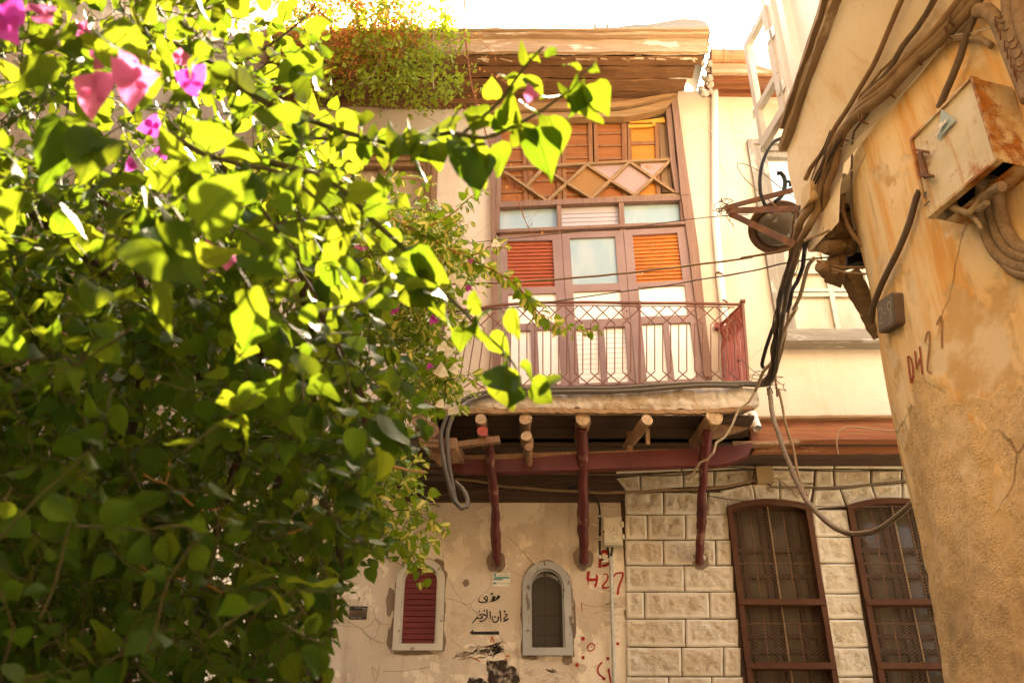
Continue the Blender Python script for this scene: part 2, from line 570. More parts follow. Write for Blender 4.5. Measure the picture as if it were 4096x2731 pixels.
def mk_clear():
    n = N('clear_glass')
    t = n.n("ShaderNodeBsdfTransparent")
    g = n.n("ShaderNodeBsdfGlossy")
    g.inputs['Roughness'].default_value = .03
    f = n.n("ShaderNodeLayerWeight")
    f.inputs[0].default_value = .35
    mx = n.n("ShaderNodeMixShader")
    n.l(n.math('ADD', n.math('MULTIPLY', n.math('POWER', f.outputs['Facing'], 3.0), .5), .05), mx.inputs[0])
    n.l(t.outputs[0], mx.inputs[1])
    n.l(g.outputs[0], mx.inputs[2])
    n.l(mx.outputs[0], n.out.inputs[0])
    return n.m
M['clear'] = mk_clear()

def mk_screen(name, c, cell, wirew):
    """woven wire screen: diagonal wires, open between."""
    n = N(name)
    a = None
    for ang in (math.radians(58), math.radians(-58)):
        w = n.n("ShaderNodeTexWave")
        w.wave_type = 'BANDS'
        w.bands_direction = 'X'
        w.inputs['Scale'].default_value = 1.0 / cell * .314
        w.inputs['Distortion'].default_value = .4
        n.l(n.coord((1, 0, 1), rot=(0, ang, 0)), w.inputs['Vector'])
        r = n.ramp(w.outputs['Fac'], 1 - wirew, 1 - wirew * .5)
        a = r if a is None else n.math('MAXIMUM', a, r)
    n.done(c, .7)
    n.l(a, n.b.inputs['Alpha'])
    return n.m
M['screen'] = mk_screen('chicken_wire', (.10, .06, .03), .022, .13)
M['screenfine'] = mk_screen('fine_fly_screen', (.055, .045, .03), .006, .6)

def mk_stone():
    n = N('rusticated_limestone')
    at = n.n("ShaderNodeAttribute")
    at.attribute_name = 'boss'
    oi = n.n("ShaderNodeNewGeometry")
    base = n.mix(oi.outputs['Random Per Island'], (.60, .55, .445), (.53, .475, .37))
    och = n.mix(n.ramp(n.noise(9, 5, .6), .3, .7), (.46, .37, .24), (.54, .47, .355))
    fac = n.math('MULTIPLY', at.outputs['Fac'], n.ramp(n.noise(3.4, 6, .65, loc=(1, 5, 2)), .30, .66))
    col = n.mix(fac, base, och)
    col = n.mix(n.math('MULTIPLY', n.ramp(n.noise(14, 6, .7, loc=(8, 2, 3)), .54, .70), .65), col, (.36, .25, .14))
    st = n.noise(1, 6, .65, sc=(4, 4, .6), loc=(3, 0, 0))
    col = n.mix(n.math('MULTIPLY', n.ramp(st, .50, .70), .45), col, (.40, .29, .17))
    gr = n.noise(2.2, 6, .7, loc=(6, 6, 1))
    col = n.mix(n.math('MULTIPLY', n.ramp(gr, .52, .72), .4), col, (.42, .385, .31))
    sh_ = n.noise(48, 5, .7, loc=(1, 1, 5))
    col = n.mix(n.math('MULTIPLY', n.math('MULTIPLY', n.ramp(sh_, .55, .66), at.outputs['Fac']), .5), col, (.30, .215, .125))
    nrm = n.bump(n.math('MULTIPLY', n.noise(24, 7, .68), n.math('ADD', at.outputs['Fac'], .15)), .9, .022)
    nrm = n.bump(n.noise(90, 4, .6), .35, .004, nrm)
    return n.done(col, .9, nrm, .15)
M['stone'] = mk_stone()

M['casement'] = painted('chalky_white_paint', (.60, .575, .52), (.54, .51, .455), (.36, .30, .22), .66, 7)

def worn_paint(name, c, keep=.5, sc=22):
    n = N(name)
    a = n.ramp(n.math('ADD', n.math('MULTIPLY', n.noise(sc, 6, .7), .6), n.math('MULTIPLY', n.noise(sc * .25, 3, .6, loc=(2, 3, 1)), .4)), keep - .09, keep + .03)
    n.done(n.mix(n.noise(sc, 4, .6), c, tuple(x * .6 for x in c)), .9)
    n.l(n.math('MULTIPLY', a, .92), n.b.inputs['Alpha'])
    return n.m
M['paintblk'] = worn_paint('worn_black_stencil', (.028, .028, .024), .40)
M['paintred'] = worn_paint('worn_red_spray', (.42, .025, .025), .42)
M['paintbrn'] = worn_paint('worn_faded_red', (.40, .09, .04), .43)
M['paintorg'] = worn_paint('worn_orange_spray', (.52, .17, .03), .42)
M['darkframe'] = plain('dark_inner_frame', (.045, .022, .013), .8, .3)

def mk_sticker_end():
    n = N('sawn_log_end')
    col = n.mix(n.ramp(n.noise(14, 5, .6), .3, .7), (.50, .36, .22), (.36, .23, .13))
    ck = n.crack(18, .05, .03)
    col = n.mix(n.math('MULTIPLY', ck, .75), col, (.08, .045, .03))
    return n.done(col, .85, n.bump(n.noise(50, 4, .6), .4, .004))
M['logend'] = mk_sticker_end()
M['logred'] = plain('red_painted_log_end', (.42, .085, .065), .8, .3, 14)
# ------------------------------------------------------------------ ground
random.seed(4)
YU, YL, YB = 7.51, 8.0, 7.02        # upper wall, lower wall, balcony front
g = MB().box((-60, -60, -.2), (60, 60, 0.0)).build('pavement', M['pave'])
tag(g, kind='structure')

# ------------------------------------------------------------------ the old house
house = thing('old_house', 'cream plastered old house with wooden balcony doors, jettied upper floor and arched windows', 'house', (0.3, 8.3, 0))

def wx(k, p, Y):
    return onY(px(k, p)[0], Y)

ZF = 5.14                                # underside of the upper floor
ZE = 9.02                                # underside of the eave
XL, XR = -6.0, 6.5
# openings in the upper wall (world x, z)
def rect(k, a, b, Y):
    p, q = wx(k, a, Y), wx(k, b, Y)
    return min(p.x, q.x), min(p.z, q.z), max(p.x, q.x), max(p.z, q.z)

door_l = (wx('A', (490, 1100), YU).x)
door_r = (wx('A', (1880, 1300), YU).x)
door_top = wx('A', (1300, 800), YU).z
door_r0 = door_r
win_ul = rect('D', (752, 356), (996, 590), YU)
gw0, gw1 = wx('F', (315, 1035), YU), wx('G', (590, 1240), YU)
win_r = ((gw0.x + gw1.x) / 2, gw1.z, (gw0.x + gw1.x) / 2 + 1.5, gw0.z)
print('door', door_l, door_r, door_top, 'winr', win_r, 'winul', win_ul)

q = [Vector((XL, YU, ZE + .12)), Vector((XR, YU, ZE + .12)), Vector((XR, YU, ZF)), Vector((XL, YU, ZF))]
def uvh(x0, z0, x1, z1, q=q):
    W, H = q[1].x - q[0].x, q[0].z - q[3].z
    return ((x0 - q[0].x) / W, (q[0].z - z1) / H, (x1 - q[0].x) / W, (q[0].z - z0) / H)
m = MB()
m.holed([a + Vector((0, .35, 0)) for a in q],
        [uvh(door_l + .05, ZF + .20, door_r - .06, door_top), uvh(win_ul[0] + .04, win_ul[1] + .04, win_ul[2] - .04, win_ul[3] - .04),
         uvh(win_r[0] + .05, win_r[1] + .05, win_r[2] - .05, win_r[3] - .05)], (0, -.35, 0))
m.build('upper_wall', M['upper'], house)

# lower wall: plaster part and backing of the stone part
lx0 = wx('D', (742, 1480), YL).x
lx1 = wx('D', (1437, 1350), YL).x
def arch_pts(xc, zs, r, n=14, rz=None):
    rz = rz or r
    return [Vector((xc - r * math.cos(math.pi * i / n), 0, zs + rz * math.sin(math.pi * i / n))) for i in range(n + 1)]

def small_window(name, k, L, R, bot, apex, spring, inner, frame_mat):
    """round-headed window: outer frame from px, returns the world numbers used."""
    a = wx(k, (L, bot), YL); b = wx(k, (R, bot), YL); t = wx(k, ((L + R) / 2, apex), YL); s = wx(k, (L, spring), YL)
    return dict(x0=a.x, x1=b.x, zb=(a.z + b.z) / 2, zt=t.z, zs=s.z)

s1 = small_window('red', 'C', 512, 790, 1390, 878, 1000, None, None)
s2 = small_window('dark', 'I', 856, 1446, 1243, 138, 440, None, None)
lq = [Vector((lx0, YL, ZF)), Vector((lx1, YL, ZF)), Vector((lx1, YL, 0)), Vector((lx0, YL, 0))]
lw = MB()
lw.holed([a + Vector((0, .3, 0)) for a in lq], [uvh(s['x0'] + .02, s['zb'] + .02, s['x1'] - .02, s['zt'] - .02, lq) for s in (s1, s2)], (0, -.3, 0))
for s in (s1, s2):                       # spandrels round the arch heads
    xc, r = (s['x0'] + s['x1']) / 2, (s['x1'] - s['x0']) / 2 - .02
    P = arch_pts(xc, s['zs'], r, 16, s['zt'] - .02 - s['zs'])
    for i in range(16):
        a, b = P[i].copy(), P[i + 1].copy()
        a.y = b.y = YL
        lw.prism([a, b, Vector((b.x, YL, s['zt'] - .019)), Vector((a.x, YL, s['zt'] - .019))], (0, .25, 0))
lw.build('lower_wall', M['lower'], house)

# small round-headed windows
def arch_window(s, frame_mat, fw, holder):
    xc, r = (s['x0'] + s['x1']) / 2, (s['x1'] - s['x0']) / 2
    rz = s['zt'] - s['zs']
    f = MB()
    Y0 = YL + .05
    def ring(d, n=18):
        P = [Vector((xc - r + d, Y0, s['zb'] + d * .8))]
        P += [Vector((p.x, Y0, p.z)) for p in arch_pts(xc, s['zs'], r - d, n, rz - d)]
        P.append(Vector((xc + r - d, Y0, s['zb'] + d * .8)))
        return P
    f.strip(ring(0), ring(fw), (0, -.075, 0))
    f.strip(ring(fw + .002), ring(fw + .014), (0, -.055, 0))
    f.prism([Vector((xc - r, Y0, s['zb'])), Vector((xc + r, Y0, s['zb'])), Vector((xc + r - .002, Y0, s['zb'] + fw)), Vector((xc - r + .002, Y0, s['zb'] + fw))], (0, -.083, 0))
    w = f.build('window', frame_mat, holder)
    return w, xc, r, rz

w1, xc, r, rz = arch_window(s1, M['whitefrm'], .052, house)
tag(w1, 'white round-headed window with closed red shutter')
sh = MB()
nb = 14
zb, zt = s1['zb'] + .05, s1['zt'] - .055
for i in range(nb):                      # shutter boards as overlapping slats, cut to the arch
    za, zc = zb + (zt - zb) * i / nb, zb + (zt - zb) * (i + 1) / nb - .004
    def hw(z):
        if z <= s1['zs']:
            return r - .056
        k = max(0.0, 1 - ((z - s1['zs']) / (rz - .05)) ** 2)
        return (r - .056) * math.sqrt(k)
    ha, hb = hw(za), hw(zc)
    zg_ = .005
    sh.add([(xc - ha, YL + .026, za + zg_), (xc + ha, YL + .026, za + zg_), (xc + hb, YL + .030, zc), (xc - hb, YL + .030, zc),
            (xc - ha, YL + .034, za), (xc + ha, YL + .034, za), (xc - ha, YL + .034, za - .004), (xc + ha, YL + .034, za - .004)], [(0, 1, 2, 3), (0, 1, 5, 4), (4, 5, 7, 6)])
sh.build('shutter', M['redboard'], w1)
w2, xc, r, rz = arch_window(s2, M['greyfrm'], .060, house)
tag(w2, 'grey flaking round-headed window with dark fly screen')
P = [Vector((xc - r + .05, YL + .03, s2['zb'] + .05))] + [Vector((p.x, YL + .03, p.z)) for p in arch_pts(xc, s2['zs'], r - .05, 16, rz - .05)] + [Vector((xc + r - .05, YL + .03, s2['zb'] + .05))]
MB().poly(P).build('fly_screen', M['screenfine'], w2)
MB().poly([p + Vector((0, .18, 0)) for p in P]).build('pane', M['panedark'], w2)
gb = MB()
for xx in (985, 1130, 1298):
    a, b = wx('I', (xx, 1190), YL + .09), wx('I', (xx, 215 + abs(xx - 1145) * .45), YL + .09)
    b.x = a.x
    gb.tube([a, b], .006, 6)
for zz in (770, 995):
    gb.tube([wx('I', (925, zz), YL + .09), wx('I', (1385, zz), YL + .09)], .006, 6)
gb.build('grille', M['darkwin'], w2)

# patches of exposed render round the small windows and the poles
pm = MB()
rg = MB()
def blob(cx, cz, rx, rz, Y, n=18, seed=0, d=.006, mb=pm, rough=.35):
    P = []
    for i in range(n):
        a = 2 * math.pi * i / n
        k = 1 + rough * noise.noise(Vector((math.cos(a) * 1.7 + seed, math.sin(a) * 1.7, seed * 3.1)))
        P.append(Vector((cx + rx * k * math.cos(a), Y, cz + rz * k * math.sin(a))))
    mb.prism(P, (0, -d, 0))
def pblob(k, p, rxp, ryp, seed, Y=YL, **kw):
    c = wx(k, p, Y); e = wx(k, (p[0] + rxp, p[1]), Y); t = wx(k, (p[0], p[1] - ryp), Y)
    blob(c.x, c.z, abs(e.x - c.x), abs(t.z - c.z), Y, seed=seed, **kw)
pblob('C', (502, 1110), 26, 75, 1)
pblob('C', (498, 1320), 16, 60, 2)
pblob('C', (640, 1400), 110, 12, 3)
pblob('C', (790, 1330), 20, 40, 5)
pblob('C', (755, 920), 45, 40, 6)
pblob('I', (1380, 1285), 60, 55, 7)
pblob('I', (1465, 800), 14, 260, 8)
pblob('I', (960, 1262), 100, 22, 9)
pblob('I', (190, 385), 34, 40, 10)
pblob('N', (708, 660), 12, 90, 11)
pblob('N', (715, 1420), 28, 90, 12)
for s, sd in ((s1, 31), (s2, 37)):           # chipped render round the window frames
    xc, hw0 = (s['x0'] + s['x1']) / 2, (s['x1'] - s['x0']) / 2
    def rim(g0, n=60):
        P = [Vector((xc - hw0 - g0, YL, lerp(s['zb'] - g0, s['zs'], i / 20))) for i in range(20)]
        P += [Vector((p.x, YL, p.z)) for p in arch_pts(xc, s['zs'], hw0 + g0, 22, s['zt'] - s['zs'] + g0)]
        P += [Vector((xc + hw0 + g0, YL, lerp(s['zs'], s['zb'] - g0, i / 20))) for i in range(1, 21)]
        return P
    A_ = rim(-.012)
    B_ = rim(.010)
    for i, p in enumerate(B_):
        k = max(-.4, noise.noise(Vector((i * .21, sd, 0))) * 2.2 + noise.noise(Vector((i * .8, sd, 4))) * .9)
        p += (p - Vector((xc, YL, (s['zb'] + s['zs']) / 2))).normalized() * .016 * k
    pm.strip(A_, B_, (0, -.0045, 0))
pm.split('plaster_patch', M['mortar'], house)

# ---- dark doorway and wall left of the plastered part
dm = MB()
dm.box((XL, YL + .25, 0), (lx0 - .001, YL + .35, ZF))
dm.build('recessed_wall', M['lower'], house)
a, b = wx('D', (640, 1478), YL + .2), wx('D', (736, 1568), YL + .2)
d = MB().box((a.x, YL + .15, 0), (lx0 - .02, YL + .24, a.z))
dd = d.build('door', M['darkwin'], house)
MB().box((a.x + .08, YL + .135, .3), (lx0 - .1, YL + .149, a.z - .1)).build('door_panel', M['darkframe'], dd)

# ---- soffit of the upper floor, floor beam on the right
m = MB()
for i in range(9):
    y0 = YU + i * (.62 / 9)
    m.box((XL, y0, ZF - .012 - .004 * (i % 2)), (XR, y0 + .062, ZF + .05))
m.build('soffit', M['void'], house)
m = MB()
p0, p1 = wx('D', (1722, 990), 7.45), wx('D', (2072, 985), 7.45)
hgt = wx('D', (1900, 965), 7.45).z - wx('D', (1900, 1010), 7.45).z
m.beam((p0.x, 7.47, p0.z), (XR - .4, 7.47, p0.z + .0), .09, hgt, jit=.004)
m.beam((p0.x + .05, 7.62, p0.z - .05), (XR - .4, 7.62, p0.z - .05), .10, .12, jit=.004)
m.split('floor_beam', M['rustbeam'], house)
m = MB()
m.beam((p0.x - .08, 7.44, wx('D', (1850, 962), 7.42).z), (XR - .4, 7.44, wx('D', (1850, 962), 7.42).z), .13, .02, jit=.003)
m.build('ledge', M['oldwoodx'], house)
m = MB()
m.tube([wx('D', (1728, 950), 7.42), wx('D', (1740, 984), 7.34)], .035, 12, caps=False)
m.build('drain_spout', M['pipe'], house)

# ---- roof
YE = 6.92
ef0, ef1 = wx('A', (-1200, 385), YE), wx('A', (2055, 398), YE)
zf0, zf1 = ef1.z, wx('A', (1000, 305), YE).z
xe0, xe1 = XL, wx('A', (2050, 400), YE).x
m = MB()
m.beam((xe0, YE - .02, (zf0 + zf1) / 2), (xe1, YE - .02, (zf0 + zf1) / 2), .04, zf1 - zf0, seg=60, jit=.007)
m.beam((xe0, YE - .045, zf1 + .022), (xe1 + .01, YE - .045, zf1 + .022), .10, .03, seg=60, jit=.007)
m.beam((xe0, YE - .06, zf1 + .052), (xe1 + .01, YE - .06, zf1 + .052), .13, .022, seg=60, jit=.007)
rt = MB()
# mud and plaster roof edge, traced along its ragged top
prof = [(-1900, 230), (-900, 205), (240, 215), (550, 215), (900, 238), (1220, 205), (1330, 207), (1500, 190), (1780, 150), (1900, 136), (2030, 156), (2062, 262)]
top = spline([wx('A', p, YE - .03) for p in prof], .06)
V, F = [], []
nz = 5
for i, p in enumerate(top):
    for k in range(nz + 1):
        t = k / nz
        z = lerp(zf1 + .065, p.z, t)
        y = YE - .07 + .03 * t * t + .03 * noise.noise(Vector((p.x * 3, z * 5, 1.3)))
        V.append((p.x, y, z))
    V.append((p.x, YE + .9, p.z + .06))
w = nz + 2
for i in range(len(top) - 1):
    for k in range(w - 1):
        F.append((i * w + k, (i + 1) * w + k, (i + 1) * w + k + 1, i * w + k + 1))
F.append(tuple((len(top) - 1) * w + k for k in range(w)))
rt.add(V, F)
roof = rt.build('roof', M['roofmud'], house, smooth=True)
m.build('fascia', M['fascia'], roof)
m = MB()
yy = [YE + .0, YE + .14, YE + .30, YE + .45, YE + .60]
for i in range(4):
    zz = ZE - .004 + (.016 if i % 2 else 0) - i * .012
    m.beam((xe0, (yy[i] + yy[i + 1]) / 2, zz + .02), (xe1 - .05 - .06 * i, (yy[i] + yy[i + 1]) / 2 + .006, zz + .02), yy[i + 1] - yy[i] - .012 - .02 * (i == 0), .03, seg=60, jit=.009)
m.build('soffit_boards', M['soffit'], roof)
m = MB()                                  # broken lath and rubble in the gap behind the fascia
for i in range(46):
    c = wx('A', (random.uniform(300, 1990), random.uniform(403, 432)), YE + .03)
    L = random.uniform(.02, .16)
    m.beam(c, c + Vector((L, random.uniform(0, .04), random.uniform(-.02, .02))), random.uniform(.008, .02), random.uniform(.006, .016), seg=2, jit=.003)
m.build('broken_lath', M['fascia'], roof)
m = MB()
m.box((xe0, YE + .05, ZE + .05), (xe1 - .34, YU + .3, ZE + .10))
m.build('roof_void', M['dark'], roof)
m = MB()        # crumbling end of the eave
for i in range(26):
    c = wx('A', (random.uniform(1985, 2070), random.uniform(290, 690)), YE + random.uniform(.05, .35))
    s = random.uniform(.02, .045)
    m.tube([c + Vector((0, -s, 0)), c, c + Vector((0, s, 0))], [s * .5, s, s * .4], 7, .5, seed=i)
m.split('crumbling_end', M['roofmud'], roof)
m = MB()        # scalloped trim under the eave
zt_ = wx('A', (1200, 765), YU - .04).z
x_ = wx('A', (-300, 765), YU - .04).x
while x_ < xe1 - .30:
    m.tube([Vector((x_, YU - .035, zt_)), Vector((x_, YU - .012, zt_))], [.020, .024], 8)
    x_ += .052
m.beam((XL, YU - .03, zt_ + .05), (xe1 - .28, YU - .03, zt_ + .05), .05, .07, seg=40, jit=.003)
m.build('eave_trim', M['soffit'], roof)
# broken roof tile on the parapet
m = MB()
c = wx('A', (1275, 205), YE - .04)
for s in (-1, 1):
    m.tube(spline([c + Vector((s * .005, 0, -.03)), c + Vector((s * .05, 0, -.005)), c + Vector((s * .066, 0, .05))], .02), .014, 8, .3)
m.build('broken_tile', M['greywood'], roof)
# roof of the right part
yr = 7.08
tz0, tz1 = wx('A', (2200, 455), yr).z, wx('A', (2200, 378), yr).z
x0 = wx('A', (2062, 400), yr).x
m = MB()
zt2 = (tz0 + tz1) / 2
P = [Vector((lerp(x0, XR, t / 40), yr - .01, zt2 + .006 * noise.noise(Vector((t * .8, 0, 0))))) for t in range(41)]
m.tube(P, (tz1 - tz0) / 2, 14, .10)
for t in range(9):
    xx = x0 + .12 + t * .46
    m.tube([Vector((xx, yr - .012, zt2)), Vector((xx + .02, yr - .012, zt2))], (tz1 - tz0) / 2 + .006, 14, .05)
m.box((x0, yr, zt2 - .03), (XR, yr + .9, zt2 + .03))
m.build('tiles', M['tile'], roof)
m = MB()
zg = wx('A', (2200, 540), yr + .03).z
m.beam((x0, yr + .03, (tz0 + zg) / 2), (XR, yr + .03, (tz0 + zg) / 2), .04, tz0 - zg, seg=30, jit=.003)
m.build('gutter_board', M['fascia'], roof)
m = MB()
za, zb_ = wx('A', (2200, 545), yr + .06).z, wx('A', (2200, 642), YU - .03).z
for i in range(3):
    t = (i + .5) / 3
    m.beam((x0 + .02, lerp(yr + .06, YU, t), lerp(za, zb_, t)), (XR, lerp(yr + .06, YU, t), lerp(za, zb_, t)), .135, .03, seg=30, jit=.004)
zc_ = wx('A', (2200, 690), YU - .03).z
m.beam((x0 + .02, YU - .02, (zb_ + zc_) / 2), (XR, YU - .02, (zb_ + zc_) / 2), .03, zb_ - zc_, seg=30, jit=.004)
m.build('eave_boards', M['rustbeam'], roof)

# ---- upper-left window (behind the leaves)
x0_, z0_, x1_, z1_ = win_ul
m = MB()
for k in range(3):
    d = .05 * k
    a, b = Vector((x0_ + d, YU + .02 * k, z0_ + d)), Vector((x1_ - d, YU + .02 * k, z1_ - d))
    y = YU - .03 + .025 * k
    m.beam((a.x + .025, y, a.z), (a.x + .025, y, b.z), .05, .05, up=(0, 1, 0))
    m.beam((b.x - .025, y, a.z), (b.x - .025, y, b.z), .05, .05, up=(0, 1, 0))
    m.beam((a.x + .001, y - .003, b.z - .025), (b.x - .001, y - .003, b.z - .025), .05, .05)
    m.beam((a.x + .001, y - .003, a.z + .025), (b.x - .001, y - .003, a.z + .025), .05, .05)
w = m.build('window', M['oldwood'], house)
MB().box((x0_ + .1, YU + .09, z0_ + .1), (x1_ - .1, YU + .1, z1_ - .1)).build('pane', M['panecream'], w)
m = MB().beam(((x0_ + x1_) / 2, YU + .06, z0_ + .14), ((x0_ + x1_) / 2, YU + .06, z1_ - .14), .05, .05, up=(0, 1, 0))
m.build('muntin', M['oldwood'], w)

# ---- grey window on the right
x0_, z0_, x1_, z1_ = win_r
m = MB()
for k in range(3):
    d = .062 * k
    y = YU - .035 + .03 * k
    for xx in (x0_ + d + .031, x1_ - d - .031):
        m.beam((xx, y, z0_ + d), (xx, y, z1_ - d), .06, .05, up=(0, 1, 0), jit=.003)
for k in range(3):
    d = .062 * k
    y = YU - .038 + .03 * k
    m.beam((x0_ + d + .001, y, z1_ - d - .031), (x1_ - d - .001, y, z1_ - d - .031), .05, .06, jit=.003)
w = m.build('window', M['greywood'], house)
tag(w, 'silver-grey weathered window with many small panes')
m = MB()
m.beam((x0_ - .01, YU - .06, z0_ + .03), (x1_, YU - .06, z0_ + .03), .10, .085, jit=.004)
m.beam((x0_ + .06, YU - .05, z0_ + .10), (x1_, YU - .05, z0_ + .10), .09, .05, jit=.004)
m.beam((x0_ - .02, YU - .085, z0_ - .022), (x1_, YU - .085, z0_ - .022), .14, .018, jit=.003)
m.build('sill', M['greywoodx'], w)
ix0, ix1, iz0, iz1 = x0_ + .19, x1_ - .19, z0_ + .14, z1_ - .19
ztr = wx('G', (900, 690), YU).z
zmid = wx('G', (900, 855), YU).z
MB().box((ix0, YU + .055, lerp(ztr, iz1, .42)), (ix1, YU + .06, iz1)).build('pane', M['panesky'], w)
MB().box((ix0, YU + .055, iz0), (ix1, YU + .06, lerp(ztr, iz1, .42) - .01)).build('pane', M['panecream'], w)
m = MB()
zl = [lerp(ztr, iz1, .42), lerp(ztr, iz1, .30), ztr, zmid, zmid + .05]
for z in zl:
    m.beam((ix0, YU + .035, z), (ix1, YU + .035, z), .03, .035, jit=.002)
for i in range(1, 4):
    xx = wx('G', (985, 1000), YU).x + (i - 1) * .36
    if ix0 < xx < ix1:
        m.beam((xx, YU + .031, iz0), (xx, YU + .031, zl[0]), .045, .035, up=(0, 1, 0), jit=.002)
m.build('muntin', M['whitefrm'], w)

# ------------------------------------------------------------------ stone facing with its windows
def quadbox(k, pts, Y):
    return [onY(p, Y) for p in px(k, *pts)]

SV, SF, SB = [], [], []
def stone(pts4, seed, k='E', Y=7.975):
    q = quadbox(k, pts4, Y)
    W = (q[1] - q[0]).length; H = (q[0] - q[3]).length
    g_ = .0030
    o = len(SV)
    def ticks(L):
        n = max(5, int(L / .016))
        a, b = g_ / L, 1 - g_ / L
        t1 = .005 / L
        return [a, a + t1] + [lerp(a + t1, b - t1, i / n) for i in range(1, n)] + [b - t1, b]
    tu, tv = ticks(W), ticks(H)
    nu, nv = len(tu) - 1, len(tv) - 1
    for j, v in enumerate(tv):
        for i, u in enumerate(tu):
            nn = noise.noise(Vector((u * W * 14, v * H * 14, seed)))
            wob = .004 * noise.noise(Vector((u * W * 7 + seed, v * H * 7, 2)))
            p = bil(q, u, v) + Vector((wob, 0, wob))
            e = min(u * W, (1 - u) * W, v * H, (1 - v) * H)
            boss = 0.0
            if i in (0, nu) or j in (0, nv):
                p = p + Vector((0, .016, 0))
            else:
                mgn = .028 + .016 * nn
                boss = max(0.0, min(1.0, (e - mgn) / .016))
                r1 = noise.noise(Vector((p.x * 13, p.z * 17, seed * 2.3)))
                r2 = abs(noise.noise(Vector((p.x * 24, p.z * 30, seed * 1.3))))
                r3 = noise.noise(Vector((p.x * 60, p.z * 60, seed)))
                p = p + Vector((0, -boss * (.010 + .017 * r1 - .020 * r2 + .007 * r3) + .002 * nn, 0))
            SV.append(tuple(p)); SB.append(boss)
    for j in range(nv):
        for i in range(nu):
            a = o + j * (nu + 1) + i
            SF.append((a, a + 1, a + nu + 2, a + nu + 1))

def course(y0, y1, xs, lean=0.0, seed=0):
    for i in range(len(xs) - 1):
        stone([(xs[i], y0), (xs[i + 1], y0), (xs[i + 1] + lean, y1), (xs[i] + lean, y1)], seed + i * 1.7)

yl_ = [632, 773, 914, 1060, 1210, 1367, 1530, 1700]
def leftedge(y):
    return 276 + (y - 600) * .006
def archl(y):
    return 850 + (y - 600) * .089
rows = [([490, 735], 507, 632), ([400, 612], 632, 773), ([490, 780], 773, 914), ([605], 914, 1060), ([385, 745], 1060, 1210), ([612], 1210, 1367), ([592, 822], 1367, 1530), ([520, 760], 1530, 1700)]
for n_, (mids, y0, y1) in enumerate(rows):
    xs = [leftedge(y0)] + mids + [archl((y0 + y1) / 2) - 4]
    course(y0, y1, xs, 3, n_ * 11.3)
for n_, (y0, y1) in enumerate([(604, 757), (757, 903), (903, 1070), (1070, 1212), (1212, 1369), (1369, 1532), (1532, 1700)]):
    xl = lambda y: 1308 + (y - 600) * .137 + 4
    xr = lambda y: 1513 + (y - 600) * .158 - 4
    stone([(xl(y0), y0), (xr(y0), y0), (xr(y1), y1), (xl(y1), y1)], 40 + n_ * 3.1)
# arch stones and the rows above
for n_, pl in enumerate([[(800, 498), (982, 462), (1003, 553), (852, 594)], [(982, 462), (1135, 450), (1137, 548), (1003, 553)],
                         [(1135, 450), (1325, 462), (1306, 572), (1137, 548)], [(1325, 490), (1468, 490), (1508, 588), (1312, 600)],
                         [(1470, 488), (1645, 470), (1670, 545), (1512, 590)], [(1645, 470), (1815, 455), (1815, 545), (1670, 545)],
                         [(1815, 455), (1990, 470), (1990, 560), (1815, 545)], [(1990, 470), (2160, 490), (2160, 600), (1990, 560)],
                         [(225, 430), (360, 415), (362, 500), (285, 505)], [(362, 412), (600, 395), (602, 480), (362, 500)], [(602, 395), (770, 392), (772, 476), (602, 480)],
                         [(772, 392), (1000, 380), (980, 458), (772, 476)], [(1000, 380), (1330, 385), (1325, 458), (985, 456)], [(1335, 385), (1432, 382), (1440, 478), (1330, 484)],
                         [(1436, 380), (1640, 385), (1642, 468), (1442, 480)], [(1644, 385), (1812, 385), (1812, 452), (1644, 466)], [(1815, 385), (2100, 385), (2100, 452), (1815, 452)],
                         [(225, 330), (590, 320), (590, 392), (225, 408)], [(592, 320), (1000, 320), (1000, 376), (592, 392)], [(1004, 320), (1436, 320), (1436, 380), (1004, 378)], [(1440, 320), (2100, 320), (2100, 382), (1440, 378)],
                         [(2160, 600), (2420, 600), (2450, 757), (2180, 757)], [(2180, 757), (2450, 757), (2480, 903), (2200, 903)], [(2200, 903), (2480, 903), (2510, 1070), (2220, 1070)]]):
    stone(pl, 70 + n_ * 2.3)
me = bpy.data.meshes.new('stone_facing')
me.from_pydata(SV, [], SF)
at = me.attributes.new('boss', 'FLOAT', 'POINT')
at.data.foreach_set('value', SB)
me.polygons.foreach_set('use_smooth', [True] * len(me.polygons))
me.materials.append(M['stone'])
so = bpy.data.objects.new('stone_facing', me)
COL.objects.link(so)
attach(so, house)
